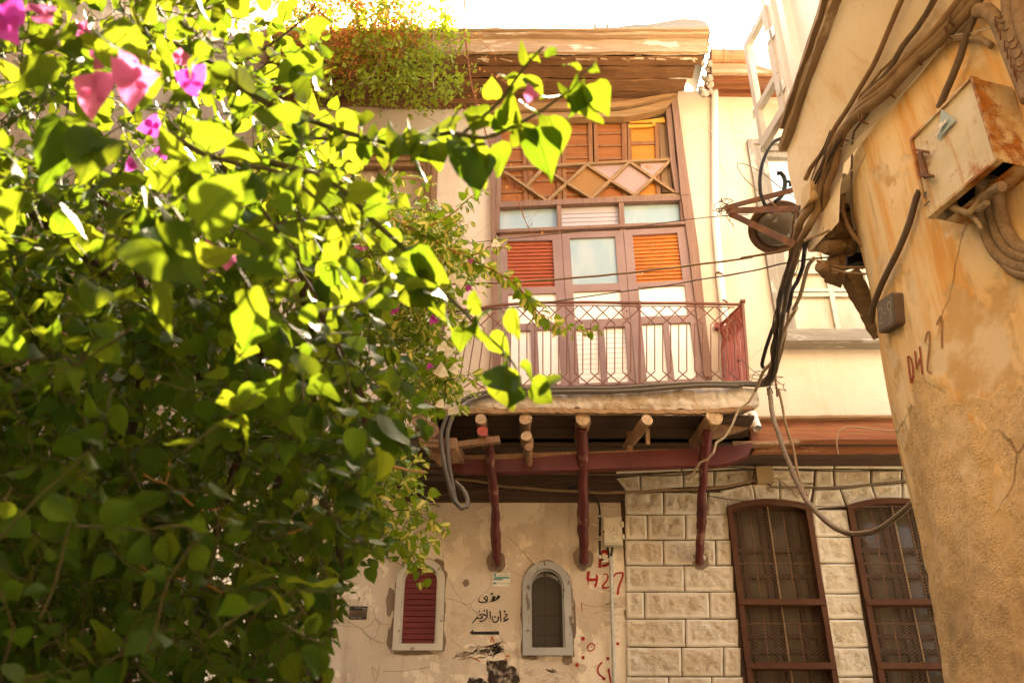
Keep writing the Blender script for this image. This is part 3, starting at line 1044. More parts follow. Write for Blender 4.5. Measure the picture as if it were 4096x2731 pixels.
# backing with two tall openings
gq = [Vector((lx1, YL, ZF)), Vector((XR, YL, ZF)), Vector((XR, YL, 0)), Vector((lx1, YL, 0))]
aw = []
for L0, L1, R0, R1, ap, spr in ((848, 930, 1308, 1430, 560, 600), (1513, 1650, 2040, 2190, 555, 595)):
    a, b = wx('E', (L0, spr), YL), wx('E', (L1, 1500), YL)
    c, d_ = wx('E', (R0, spr), YL), wx('E', (R1, 1500), YL)
    aw.append(dict(x0=(a.x + b.x) / 2, x1=(c.x + d_.x) / 2, zs=a.z, zt=wx('E', ((L0 + R0) / 2, ap), YL).z))
m = MB().holed([p + Vector((0, .25, 0)) for p in gq], [uvh(s['x0'] + .01, 1.9, s['x1'] - .01, s['zt'] - .02, gq) for s in aw], (0, -.25, 0))
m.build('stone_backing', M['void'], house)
print('arched', aw)
for wi, s in enumerate(aw):
    fw = .044
    xc, hw_ = (s['x0'] + s['x1']) / 2, (s['x1'] - s['x0']) / 2
    rise = s['zt'] - s['zs']
    f = MB()
    n = 12
    def seg_arch(d):
        return [Vector((xc + (hw_ - d * .0) * (2 * i / n - 1), YL + .03, s['zs'] - d + rise * (1 - (2 * i / n - 1) ** 2))) for i in range(n + 1)]
    f.strip(seg_arch(0), seg_arch(fw * 1.1), (0, -.09, 0))
    zb = 1.9
    for xx in (s['x0'] + fw / 2, s['x1'] - fw / 2):
        f.beam((xx, YL - .016, zb), (xx, YL - .016, s['zs'] - .03), fw, .088, up=(0, 1, 0), jit=.002)
    ztr = wx('E', (1130, 1127), YL - .02).z
    ztr2 = wx('E', (1130, 1478), YL - .02).z
    for z in (ztr, ztr2):
        f.beam((s['x0'] + .005, YL - .028, z), (s['x1'] - .005, YL - .028, z), .09, .048, jit=.002)
    w = f.build('arched_window', M['darkwin'], house)
    tag(w, 'arched window with rusty wire mesh' if wi == 0 else 'arched window partly behind the leaning house corner')
    ins = [Vector((p.x * 1.0, YL + .005, p.z)) for p in seg_arch(fw * .9)]
    MB().poly([Vector((s['x0'] + .05, YL + .005, zb))] + ins + [Vector((s['x1'] - .05, YL + .005, zb))]).build('wire_screen', M['screen'], w)
    mm = MB()
    mm.tube([Vector((xc, YL - .006, zb)), Vector((xc + .004, YL - .008, lerp(zb, s['zt'], .5))), Vector((xc, YL - .006, s['zt'] - .05))], .007, 6, .3)
    mm.build('centre_rod', M['cableb'], w)
    # casement behind the screen
    Yb = YL + .16
    MB().box((s['x0'] - .05, Yb + .03, zb), (s['x1'] + .05, Yb + .05, s['zt'] + .05)).build('pane', M['paneolive'], w)
    mm = MB()
    for t in (.06, .20, .46, .54, .80, .94):
        xx = lerp(s['x0'], s['x1'], t)
        mm.beam((xx, Yb, zb), (xx, Yb, s['zt']), .035, .05, up=(0, 1, 0))
    for z in (ztr + .50, ztr + .28, ztr + .06, ztr - .22, ztr - .34):
        mm.beam((s['x0'], Yb - .003, z), (s['x1'], Yb - .003, z), .05, .035)
    mm.build('inner_casement', M['darkframe'], w)
    mm = MB()
    for z in (ztr + .36, ztr - .14):
        mm.tube([Vector((s['x0'], YL + .06, z)), Vector((s['x1'], YL + .06, z))], .006, 6)
    for t in (.3, .7):
        xx = lerp(s['x0'], s['x1'], t)
        mm.tube([Vector((xx, YL + .065, zb)), Vector((xx, YL + .065, s['zt']))], .006, 6)
    if wi == 1:
        c = Vector((lerp(s['x0'], s['x1'], .27), YL + .12, ztr + .62))
        mm.tube([c + Vector((.07 * math.cos(a * .393), 0, .07 * math.sin(a * .393))) for a in range(17)], .006, 5)
    mm.build('guard_bars', M['iron'], w)
# roof deck and rear wall so that the house is closed to the sun
MB().box((XL, YE + .8, ZE + .16), (XR, 13, ZE + .32)).build('roof_deck', M['roofmud'], roof)
MB().box((XL, 12.8, 0), (XR, 12.99, ZE + .15)).build('rear_wall', M['upper'], house)

# ------------------------------------------------------------------ balcony door unit
random.seed(11)
Yd = YU + .02
df = MB()
# jambs
df.prism(Ys('A', Yd, (470, 1000), (512, 1000), (512, 1563), (474, 1563)), (0, -.07, 0))
df.prism(Ys('B', Yd, (474, 118), (512, 118), (545, 1345), (492, 1345)), (0, -.072, 0))
jl = [(1775, 760), (1800, 1000), (1825, 1250), (1842, 1452)]
jr = [(1818, 742), (1850, 1000), (1885, 1250), (1914, 1450)]
df.strip(Ys('A', Yd, *jl), Ys('A', Yd, *jr), (0, -.085, 0))
df.strip(Ys('B', Yd, (1845, 10), (1900, 400), (1960, 900), (2010, 1310)), Ys('B', Yd, (1915, 5), (1970, 400), (2020, 900), (2068, 1310)), (0, -.085, 0))
df.strip(Ys('A', Yd, (1735, 780), (1770, 1180), (1805, 1420)), Ys('A', Yd, (1772, 765), (1808, 1180), (1850, 1420)), (0, -.05, 0))
df.strip(Ys('A', Yd, (516, 985), (516, 1200), (516, 1500)), Ys('A', Yd, (555, 985), (555, 1200), (550, 1480)), (0, -.05, 0))
door = bpy.data.objects.new('balcony_door', None)
COL.objects.link(door)
attach(door, house)
door.location = (0, 0, 0)
df.split('door_jamb', M['mauvewood'], door)
# sagging lintel
m = MB()
lu = [(500, 880), (800, 862), (1000, 858), (1200, 862), (1400, 850), (1600, 810), (1805, 752)]
ll = [(500, 925), (800, 908), (1000, 898), (1200, 892), (1440, 890), (1600, 862), (1742, 822)]
m.strip(Ys('A', Yd, *lu), Ys('A', Yd, *ll), (0, -.09, 0))
lu2 = [(480, 815), (800, 800), (1000, 800), (1200, 808), (1450, 790), (1650, 755), (1815, 728)]
ll2 = [(480, 872), (800, 850), (1000, 845), (1200, 848), (1450, 828), (1650, 785), (1812, 744)]
m.strip(Ys('A', Yd, *lu2), Ys('A', Yd, *ll2), (0, -.12, 0))
m.split('lintel', M['oldwoodx'], door)
# upper shutters: backing board, panels, stiles and rails
Yp = Yd + .05
m = MB().poly(Ys('A', Yp + .03, (500, 840), (1790, 760), (1880, 1568), (500, 1568)))
m.build('backing', M['dark'], door)
cols = [(548, 702), (745, 945), (1012, 1180), (1250, 1422), (1486, 1668)]
bp, op, st = MB(), MB(), MB()
for i, (xa, xb) in enumerate(cols):
    t = op if i == 4 else bp
    t.prism(Ys('A', Yp, (xa - 12, 905), (xb + 12, 900), (xb + 22, 1475), (xa - 6, 1480)), (0, -.02, 0))
    rails = {0: (1075, 1165, 1275, 1390), 1: (985, 1085, 1195, 1310, 1420), 2: (965, 1052, 1142, 1240, 1330, 1410), 3: (965, 1052, 1150, 1260, 1350), 4: (1030, 1300)}[i]
    for y in rails:
        hh = 26 if i == 4 else 15
        st.prism(Ys('A', Yp - .02, (xa - 8, y), (xb + 8, y - 5), (xb + 8, y + hh - 5), (xa - 8, y + hh)), (0, -.014, 0))
for xa, xb in ((702, 732), (737, 772), (945, 978), (984, 1012), (1178, 1208), (1218, 1248), (1420, 1456), (1462, 1488), (1660, 1690)):
    st.prism(Ys('A', Yp - .02, (xa, 905), (xb, 904), (xb + 14, 1470), (xa + 14, 1472)), (0, -.025, 0))
bp.build('shutter_panel', M['brownpanel'], door)
op.build('shutter_panel', M['orangepanel'], door)
st.build('shutter_stiles', M['stile'], door)
MB().prism(Ys('A', Yp, (1690, 900), (1742, 895), (1790, 1400), (1712, 1400)), (0, -.02, 0)).build('side_board', M['oldwood'], door)
m = MB()
m.prism(Ys('A', Yp - .035, (1478, 890), (1728, 858), (1738, 892), (1480, 896)), (0, -.015, 0))
m.prism(Ys('A', Yp - .035, (1470, 915), (1642, 908), (1642, 926), (1470, 934)), (0, -.02, 0))
m.prism(Ys('A', Yp - .035, (1642, 898), (1664, 896), (1664, 918), (1642, 920)), (0, -.028, 0))
m.split('fresh_batten', M['newwood'], door)
# diamond lattice
lt = MB()
def latt(a, b, w=.028, t=.035, Y=Yd - .02):
    p, q_ = wx('A', a, Y), wx('A', b, Y)
    lt.beam(p, q_, t, w, up=(q_ - p).normalized().cross(Vector((0, 1, 0))), seg=3, jit=.001)
for a, b in (((560, 1222), (1782, 1158)), ((548, 1486), (1845, 1412)), ((575, 1248), (880, 1456)), ((735, 1352), (860, 1216)), ((860, 1216), (1025, 1330)),
             ((1025, 1330), (890, 1455)), ((1025, 1330), (1168, 1197)), ((1168, 1197), (1340, 1310)), ((1340, 1310), (1205, 1440)), ((1025, 1330), (1205, 1440)),
             ((1340, 1310), (1478, 1177)), ((1478, 1177), (1650, 1292)), ((1650, 1292), (1515, 1417)), ((1340, 1310), (1515, 1417)), ((1650, 1292), (1780, 1158)), ((1650, 1292), (1805, 1398))):
    latt(a, b)
lt.build('lattice', M['oldwoodx'], door)
Yq = Yd - .004
MB().poly(Ys('A', Yq, (1340, 1310), (1478, 1177), (1650, 1292), (1515, 1417))).build('lattice_pane', M['mauvepane'], door)
MB().poly(Ys('A', Yq, (1170, 1200), (1475, 1178), (1340, 1308))).build('lattice_pane', M['mauvepane'], door)
MB().poly(Ys('A', Yq, (1560, 1180), (1775, 1162), (1650, 1290), (1566, 1235))).build('lattice_pane', M['mauvepane'], door)
MB().poly(Ys('A', Yq, (1028, 1330), (1168, 1200), (1338, 1310), (1203, 1437))).build('lattice_pane', M['ochrepane'], door)
# transom
tr = MB()
tr.strip(Ys('B', Yd, (535, 42), (1200, 15), (1842, -8)), Ys('B', Yd, (538, 80), (1200, 50), (1842, 28)), (0, -.06, 0))
tr.strip(Ys('B', Yd, (540, 252), (1200, 222), (1868, 195)), Ys('B', Yd, (540, 275), (1200, 243), (1870, 212)), (0, -.085, 0))
for a, b, c, d_ in ((512, 542, 540, 512), (950, 982, 990, 958), (1397, 1432, 1446, 1408), (1835, 1872, 1880, 1852)):
    tr.prism(Ys('B', Yd - .001, (a, 20), (b, 18), (c, 262), (d_, 262)), (0, -.05, 0))
tr = tr.build('transom', M['mauvewood'], door)
for k_, (pl, mt) in enumerate(([[(540, 70), (955, 55), (960, 250), (540, 262)], 'paneblue'], [[(980, 50), (1402, 35), (1410, 222), (985, 245)], 'panegrey'], [[(1428, 35), (1838, 22), (1858, 205), (1440, 225)], 'paneblue'])):
    MB().prism(Ys('B', Yd + .012, *pl), (0, -.006, 0)).build('transom_pane', M[mt], door)
m = MB()
for i in range(5):
    y = 88 + i * 30
    m.prism(Ys('B', Yd + .005, (986, y + 14), (1402, y), (1402, y + 4), (986, y + 18)), (0, -.003, 0))
m.build('blind_slats', M['mauvepane'], door)
# the three leaves
leaves = [([(545, 268), (985, 258), (1050, 1360), (565, 1375)],
           [[(595, 322), (918, 315), (942, 668), (600, 680)], [(602, 728), (945, 716), (962, 930), (608, 942)], [(612, 990), (757, 985), (782, 1350), (622, 1358)], [(803, 980), (963, 974), (986, 1348), (838, 1352)]],
           ['redshutter', 'white', 'white', 'white']),
          ([(988, 256), (1430, 240), (1520, 1345), (1052, 1360)],
           [[(1042, 300), (1368, 290), (1402, 645), (1070, 655)], [(1070, 706), (1415, 696), (1432, 900), (1086, 911)], [(1095, 972), (1247, 966), (1277, 1338), (1112, 1344)], [(1290, 962), (1440, 952), (1478, 1332), (1322, 1338)]],
           ['paneblue', 'white', 'slat', 'slat']),
          ([(1433, 238), (1888, 214), (2026, 1330), (1522, 1345)],
           [[(1495, 275), (1818, 265), (1866, 626), (1532, 640)], [(1540, 672), (1872, 660), (1906, 878), (1562, 886)], [(1567, 942), (1716, 932), (1760, 1322), (1602, 1332)], [(1760, 936), (1915, 928), (1962, 1308), (1802, 1320)]],
           ['orange', 'white', 'white', 'white'])]
for li, (quad, holes, mats) in enumerate(leaves):
    pq = px('B', *quad)
    Yl = Yd - .005 * li - .002
    q3 = [onY(p, Yl) for p in pq]
    hs = []
    for h in holes:
        uv = [invbil(pq, p) for p in px('B', *h)]
        hs.append((sum(x[0] for x in (uv[0], uv[3])) / 2, (uv[0][1] + uv[1][1]) / 2, (uv[1][0] + uv[2][0]) / 2, (uv[2][1] + uv[3][1]) / 2))
    lf = MB().holed(q3, hs, (0, -.045, 0)).build('door_leaf', M['mauve'], door)
    for h, mt in zip(hs, mats):
        c = [bil(q3, h[0], h[1]), bil(q3, h[2], h[1]), bil(q3, h[2], h[3]), bil(q3, h[0], h[3])]
        mb = MB()
        if mt in ('orange', 'redshutter', 'slat'):
            n = 13 if mt != 'slat' else 11
            for i in range(n):
                a, b = i / n, (i + .97) / n
                o0, o1 = (Vector((0, -.012, 0)), Vector((0, -.030, 0))) if mt != 'slat' else (Vector((0, -.012, 0)), Vector((0, -.017, 0)))
                A, B_, C_, D_ = bil(c, 0, a) + o0, bil(c, 1, a) + o0, bil(c, 1, b) + o1, bil(c, 0, b) + o1
                mb.add([A, B_, C_, D_, bil(c, 1, b) + o0, bil(c, 0, b) + o0], [(0, 1, 2, 3), (3, 2, 4, 5)])
            nm = 'louvre'
        else:
            mb.prism([p + Vector((0, -.012, 0)) for p in c], (0, -.010, 0))
            nm = 'door_pane' if mt == 'paneblue' else 'door_panel'
        mb.build(nm, M['white' if mt == 'slat' else mt], door)
m = MB()
for p in ((1458, 803), (1464, 855)):
    a = wx('B', p, Yd - .055)
    m.tube([a, a + Vector((0, .012, 0))], .007, 8)
m.split('keyhole', M['dark'], door)

# ------------------------------------------------------------------ balcony
random.seed(21)
bt = [(40, 1405), (250, 1400), (430, 1392), (700, 1380), (1000, 1372), (1300, 1368), (1560, 1366), (1850, 1352), (2150, 1338), (2300, 1336), (2395, 1345)]
topl = spline([wx('B', p, YB) for p in bt], .05)
bb = [(10, 1515), (250, 1512), (600, 1508), (1000, 1505), (1400, 1508), (1800, 1512), (2100, 1510), (2300, 1500), (2420, 1470)]
botl = spline([wx('B', p, YB) for p in bb], .05)
nn = 190
def resamp(P, n):
    L = [0]
    for i in range(1, len(P)):
        L.append(L[-1] + (P[i] - P[i - 1]).length)
    out, j = [], 0
    for i in range(n):
        s = L[-1] * i / (n - 1)
        while j < len(P) - 2 and L[j + 1] < s:
            j += 1
        t = (s - L[j]) / max(1e-9, L[j + 1] - L[j])
        out.append(lerp(P[j], P[j + 1], min(1, t)))
    return out
T, Bm = resamp(topl, nn), resamp(botl, nn)
V, F = [], []
rows_ = 9
for i in range(nn):
    for k in range(rows_):
        t = k / (rows_ - 1)
        p = lerp(T[i], Bm[i], t)
        e = noise.noise(Vector((p.x * 7, p.z * 16, 2.2))) * .020 + noise.noise(Vector((p.x * 22, p.z * 40, 5))) * .013
        rag = noise.noise(Vector((p.x * 11, 3, 1))) * .016 + noise.noise(Vector((p.x * 40, 3, 1))) * .008 if k == rows_ - 1 else 0
        V.append((p.x, YB + e + .03 * (t - .5) ** 2 + (.05 if k == 0 else 0), p.z + rag))
    V.append((Bm[i].x, YB + .10, Bm[i].z + .01))
    V.append((T[i].x, YU + .02, T[i].z + .01))
w_ = rows_ + 2
for i in range(nn - 1):
    for k in range(w_ - 2):
        F.append((i * w_ + k, i * w_ + k + 1, (i + 1) * w_ + k + 1, (i + 1) * w_ + k))
    F.append((i * w_ + w_ - 1, i * w_, (i + 1) * w_, (i + 1) * w_ + w_ - 1))
F.append(tuple((nn - 1) * w_ + k for k in range(w_)))
F.append(tuple(k for k in range(w_)))
slab = MB().add(V, F)
balcony = slab.build('balcony', M['mud'], house, smooth=True)
# splintered edge board under the mud
m = MB()
e0, e1 = [(40, 1528), (500, 1520), (1000, 1519), (1500, 1523), (2000, 1528), (2340, 1500)], [(40, 1560), (500, 1552), (1000, 1550), (1500, 1553), (2000, 1555), (2380, 1520)]
A_ = resamp(spline([wx('B', p, YB + .02) for p in e0], .05), 70)
B_ = resamp(spline([wx('B', p, YB + .02) for p in e1], .05), 70)
for P in (A_, B_):
    for i, p in enumerate(P):
        p.z += random.uniform(-.006, .006); p.y += random.uniform(-.004, .006)
m.strip(A_, B_, (0, -.035, 0))
m.build('edge_board', M['oldwoodx'], balcony)
m = MB()
zs_ = wx('D', (1300, 946), YB).z
for i in range(5):
    m.box((T[0].x, YB + .10 + i * .19, zs_ - .002 * (i % 2)), (T[-1].x - .02, YB + .10 + i * .19 + .18, zs_ + .02))
m.build('deck_boards', M['void'], balcony)
# dark sheet on the wall, painting in the shade behind the logs
MB().box((T[0].x - .4, YL - .012, 4.80), (XR - 1.2, YL - .004, ZF - .02)).build('beam_shade_sheet', M['void'], house)
# logs
def log(p, rpx, endmat, Y0=YB - .02, back=(0, 1, 0), L=.42, seed=0, bark='log'):
    c = wx('D', p, Y0)
    r = rpx * 1.7415 / FPX * ray(px('D', p)[0]).length ** 0 * (CAM + Vector() - c).length
    r *= .97
    d_ = Vector(back).normalized()
    pts = [c + d_ * (L * i / 9) for i in range(10)]
    for i, q_ in enumerate(pts[1:]):
        q_ += Vector((noise.noise(q_ * 2 + Vector((seed, 0, 0))) * .02, 0, noise.noise(q_ * 2 + Vector((0, seed, 0))) * .015))
    o = MB().tube(pts, [r * (1 - .02 * i) for i in range(10)], 16, .22, caps=False, seed=seed).build('log', M[bark], balcony, smooth=True)
    V = [c + d_ * .004]
    n = 18
    a_ = d_.cross(Vector((0, 0, 1))).normalized(); b_ = d_.cross(a_)
    ring_ = [pts[0] + (a_ * math.cos(2 * math.pi * i / n) + b_ * math.sin(2 * math.pi * i / n)) * r * (1 + .10 * noise.noise(Vector((math.cos(i * .35), math.sin(i * .35), seed)))) for i in range(n)]
    MB().prism([q_ + d_ * .03 for q_ in ring_], -d_ * .034).build('log_end', M[endmat], balcony)
for i, (p, rp, em, bk) in enumerate([((1104, 962), 13, 'logend', (.02, 1, -.02)), ((1108, 990), 13, 'logred', (.16, 1, -.05)), ((1207, 962), 15, 'logend', (.0, 1, -.03)),
                                     ((1209, 1001), 13, 'logend', (.02, 1, -.06)), ((1215, 1026), 10, 'log', (.03, 1, 0)), ((1339, 962), 17, 'logend', (0, 1, 0)),
                                     ((1486, 964), 14, 'logend', (-.28, 1, -.10)), ((1641, 958), 20, 'logend', (-.20, 1, -.03)), ((986, 988), 23, 'log', (.05, 1, 0)),
                                     ((962, 962), 18, 'log', (.05, 1, 0))]):
    log(p, rp, em, seed=i * 3.7, Y0=YB - .02 + .02 * (i % 3), back=bk)
# red struts from the log ends down to the wall
def strut(pts, rp, seed):
    P = [wx('D', (a, b), Y) for a, b, Y in pts]
    P = spline(P, .03)
    r = rp * 1.7415 / FPX * (P[0] - CAM).length * .93
    P = [q_ + Vector((.012 * noise.noise(q_ * 5 + Vector((seed, 0, 0))), 0, 0)) for q_ in P]
    R = [r * (1 - .12 * math.sin(i * .35 + seed) + .1 * noise.noise(Vector((i * .6, seed, 0)))) for i in range(len(P))]
    MB().tube(P, R, 14, .26, seed=seed).build('strut', M['redwood'], balcony, smooth=True)
strut([(1122, 1004, 7.12), (1130, 1080, 7.34), (1137, 1160, 7.58), (1138, 1230, 7.78), (1140, 1296, 7.96)], 11.5, 1)
strut([(1338, 985, 7.10), (1338, 1080, 7.38), (1340, 1180, 7.66), (1342, 1290, 7.95)], 13.5, 2)
strut([(1625, 985, 7.12), (1617, 1080, 7.38), (1611, 1180, 7.66), (1608, 1292, 7.95)], 11.5, 3)
mp = MB()
pblob('D', (1140, 1288), 22, 24, 21, mb=mp, d=.016, rough=.3)
pblob('D', (1339, 1282), 22, 27, 22, mb=mp, d=.016, rough=.3)
pblob('D', (1607, 1288), 20, 22, 23, mb=mp, d=.028, rough=.3)
mp.split('mortar_patch', M['mortar'], balcony)
# small timbers between the logs
m = MB()
m.beam(wx('U', (660, 1105), 7.12), wx('U', (1405, 1015), 7.06), .05, .045, jit=.003)
m.beam(wx('U', (150, 1045), 7.05), wx('U', (480, 1050), 7.03), .06, .03, jit=.004)
m.beam(wx('U', (180, 1095), 7.06), wx('U', (640, 1105), 7.03), .06, .05, jit=.006)
m.beam(wx('U', (620, 1070), 7.04), wx('U', (760, 1330), 7.35), .10, .09, jit=.006)
m.beam(wx('U', (400, 1150), 7.06), wx('U', (560, 1330), 7.35), .10, .09, jit=.006)
m.beam(wx('U', (790, 1310), 7.36), wx('E', (520, 290), 7.36), .04, .045, jit=.003)
m.beam(wx('E', (305, 175), 7.30), wx('E', (305, 290), 7.36), .045, .06, up=(0, 1, 0), jit=.003)
m.beam(wx('E', (402, 160), 7.10), wx('E', (405, 245), 7.15), .03, .03, up=(0, 1, 0), jit=.002)
m.beam(wx('E', (870, 250), 7.38), wx('E', (1240, 235), 7.40), .06, .035, jit=.005)
m.beam(wx('E', (700, 190), 7.25), wx('E', (960, 130), 7.35), .09, .09, jit=.008)
m.split('small_timber', M['log'], balcony)
# the red painted beam
m = MB()
rb0 = [(1030, 1050), (1060, 1061), (1180, 1062), (1300, 1052), (1450, 1045), (1600, 1036), (1690, 1031), (1726, 1024)]
rb1 = [(1030, 1078), (1060, 1091), (1180, 1091), (1300, 1087), (1450, 1081), (1600, 1076), (1670, 1071), (1716, 1052)]
A_ = resamp(spline([wx('D', p, 7.40) for p in rb0], .08), 40)
B_ = resamp(spline([wx('D', p, 7.40) for p in rb1], .08), 40)
m.strip(A_, B_, (0, -.07, 0))
m.build('red_beam', M['redbeam'], house)
# left part of the overhang: dark stepped boards
m = MB()
for i in range(5):
    m.beam(wx('D', (640, 1012 + i * 17), 7.44 + i * .09), wx('D', (1040, 1030 + i * 15), 7.44 + i * .09), .10, .085, jit=.006)
m.build('overhang_boards', M['void'], house)

# railing
rl = MB()
YR = YB + .03
def topy(x):
    P = [(120, 825), (300, 800), (545, 766), (800, 748), (1200, 746), (1560, 752), (1900, 752), (2300, 762)]
    for (a, b), (c, d_) in zip(P, P[1:]):
        if x <= c:
            return b + (d_ - b) * (x - a) / (c - a)
    return P[-1][1]
def lean(x):
    return -.165 * max(0, min(1, (640 - x) / 240.))
def boty(x):
    P = [(120, 1420), (450, 1375), (700, 1362), (1200, 1345), (1700, 1335), (2400, 1320)]
    for (a, b), (c, d_) in zip(P, P[1:]):
        if x <= c:
            return b + (d_ - b) * (x - a) / (c - a)
    return P[-1][1]
def rp(x, t):                   # t 0 at the top rail, 1 at the slab
    ty, by = topy(x), boty(x)
    y = ty + (by - ty) * t
    return wx('B', (x + lean(x) * (y - ty), y), YR)
rl.tube([rp(x, 0) + Vector((0, 0, .008)) for x in range(120, 2301, 60)], .014, 6, .1)
rl.tube([rp(x, 0) + Vector((0, 0, -.022)) for x in range(140, 2281, 60)], .006, 5)
def flat(P, w=.0055):
    rl.tube(P, w, 5)
def bay(c, g=29., L=True, R=True):
    t1, t2, tx, tb = .25, .835, .025, .985
    for s, on in ((-1, L), (1, R)):
        if not on:
            continue
        P = [rp(c - s * 74, tb), rp(c + s * g, t2), rp(c + s * g, .55), rp(c + s * g, t1), rp(c + s * g - s * 140, tx)]
        if c + s * g - s * 140 > 2270 or c + s * g - s * 140 < 130:
            P = P[:-1] + [rp(c + s * g - s * 45, t1 - .075)]
        flat(P)
for i in range(-11, 0):
    bay(1570 + 115.5 * i + 5)
for i in range(0, 6):
    bay(1633 + 116 * i)
for x in (1553,):
    rl.beam(rp(x, -.03), rp(x, 1.0), .016, .03, up=(0, 1, 0))
for x, dx in ((128, 0), (150, 4)):
    rl.beam(rp(x, -.08), rp(x, .42), .02, .02, up=(0, 1, 0))
corner_t, corner_b = rp(2298, -.02), wx('B', (2338, 1312), YR)
rl.beam(corner_t, corner_b, .02, .03, up=(0, 1, 0))
rl.beam(corner_t + Vector((-.02, 0, .02)), corner_t + Vector((.022, 0, .022)), .05, .022)
railing = rl.build('railing', M['rail'], balcony)
# right return of the railing back to the wall
sr = MB()
rt0, rt1 = corner_t.copy(), wx('B', (2140, 905), YU - .05)
rb0_, rb1_ = corner_b.copy(), Vector((0, 0, 0))
vdir = (corner_b - corner_t)
def sp(u, t):
    a = lerp(rt0, rt1, u)
    return a + Vector((vdir.x * t, vdir.y * t, vdir.z * t * (1 + .05 * u)))
sr.tube([sp(0, 0), sp(1, 0)], .014, 6)
for i in range(7):
    u = (i + .5) / 7
    for s in (-1, 1):
        u0 = min(1, max(0, u + s * .07))
        P = [sp(u0, .97), sp(u0, .42), sp(u0, .30)]
        u2 = min(1, max(0, u0 - s * .34))
        P.append(sp(u2, .02))
        for a, b in zip(P, P[1:]):
            sr.beam(a, b, .026, .008, up=(rt1 - rt0).normalized())
sr.beam(rt1 + Vector((-.05, .03, .0)), rt1 + Vector((.05, .0, .0)), .05, .05)
sr.build('railing_return', M['railred'], balcony)
# ------------------------------------------------------------------ right-hand house: curving street wall, coved jetty, window oriel
random.seed(31)
rh = thing('corner_house', 'ochre plastered corner house with a jettied upper storey and an open white casement', 'house', (2.6, 3.0, 0))
def Lx(y):
    return 1.78 + .303 * (4.85 - y)
ZC, ZS = 5.455, 5.98
HIT = MB()
plan = [Vector((Lx(y), y, 0)) for y in (-4, -2, 0, 1.2, 2.2, 3.0, 3.6, 3.9, 4.08)] + [Vector(p) for p in ((1.992, 4.3, 0), (1.996, 4.5, 0), (2.03, 4.66, 0), (2.12, 4.79, 0), (2.4, 4.95, 0), (4.6, 5.4, 0))]
pl = [p for p in spline(plan, .05) if p.y < 3.35]
pl += [p for p in spline(plan, .014) if p.y >= 3.35]
zsv = [i * .1 for i in range(12)] + [1.2 + i * .0155 for i in range(278)]
def fbm(x, y, z, o=6, r=.55):
    a, f, t = 1.0, 1.0, 0.0
    for _ in range(o):
        t += a * noise.noise(Vector((x * f, y * f, z * f)))
        a *= r
        f *= 2.03
    return t
V, F, A_rough, A_flake = [], [], [], []
for i, p in enumerate(pl):
    tn = (pl[min(i + 1, len(pl) - 1)] - pl[max(i - 1, 0)]).normalized()
    nrm = Vector((-tn.y, tn.x, 0))
    fine = p.y >= 3.35
    sx = p.y * .9 + p.x * .6
    for z in zsv:
        bulge = .13 * max(0, 1 - (z - 1.0) / 4.0) ** 1.2
        w_ = noise.noise(Vector((p.x * 1.3, p.y * 1.3, z * .9))) * .03 + noise.noise(Vector((sx * 5, 3, z * 2.5))) * .007
        ro = fk = 0.0
        if fine:
            e = fbm(sx * 2.1 + 4, z * 1.5, 7.3, 7, .60)
            h = 3.62 - z + e * .62
            ro = max(0, min(1, h / .16 + .5)) ** 1.5
            e2 = fbm(sx * 4.2 + 9, z * 1.9, 2.1, 6, .62)
            h2 = e2 - .36 + .32 * max(0, min(1, (4.9 - z) / 1.0))
            fk = max(0, min(1, h2 / .05 + .5)) * (1 - ro)
            if ro > 0:
                w_ += ro * (-.007 + fbm(sx * 11, z * 9, 1.7, 5, .58) * .0065)
            w_ -= fk * .0035
        V.append(p + nrm * (bulge + w_) + Vector((0, 0, z)))
        A_rough.append(ro if fine else float(z < 3.6))
        A_flake.append(fk)
nz_ = len(zsv)
for i in range(len(pl) - 1):
    for k in range(nz_ - 1):
        F.append((i * nz_ + k, (i + 1) * nz_ + k, (i + 1) * nz_ + k + 1, i * nz_ + k + 1))
HIT.add(V, F)

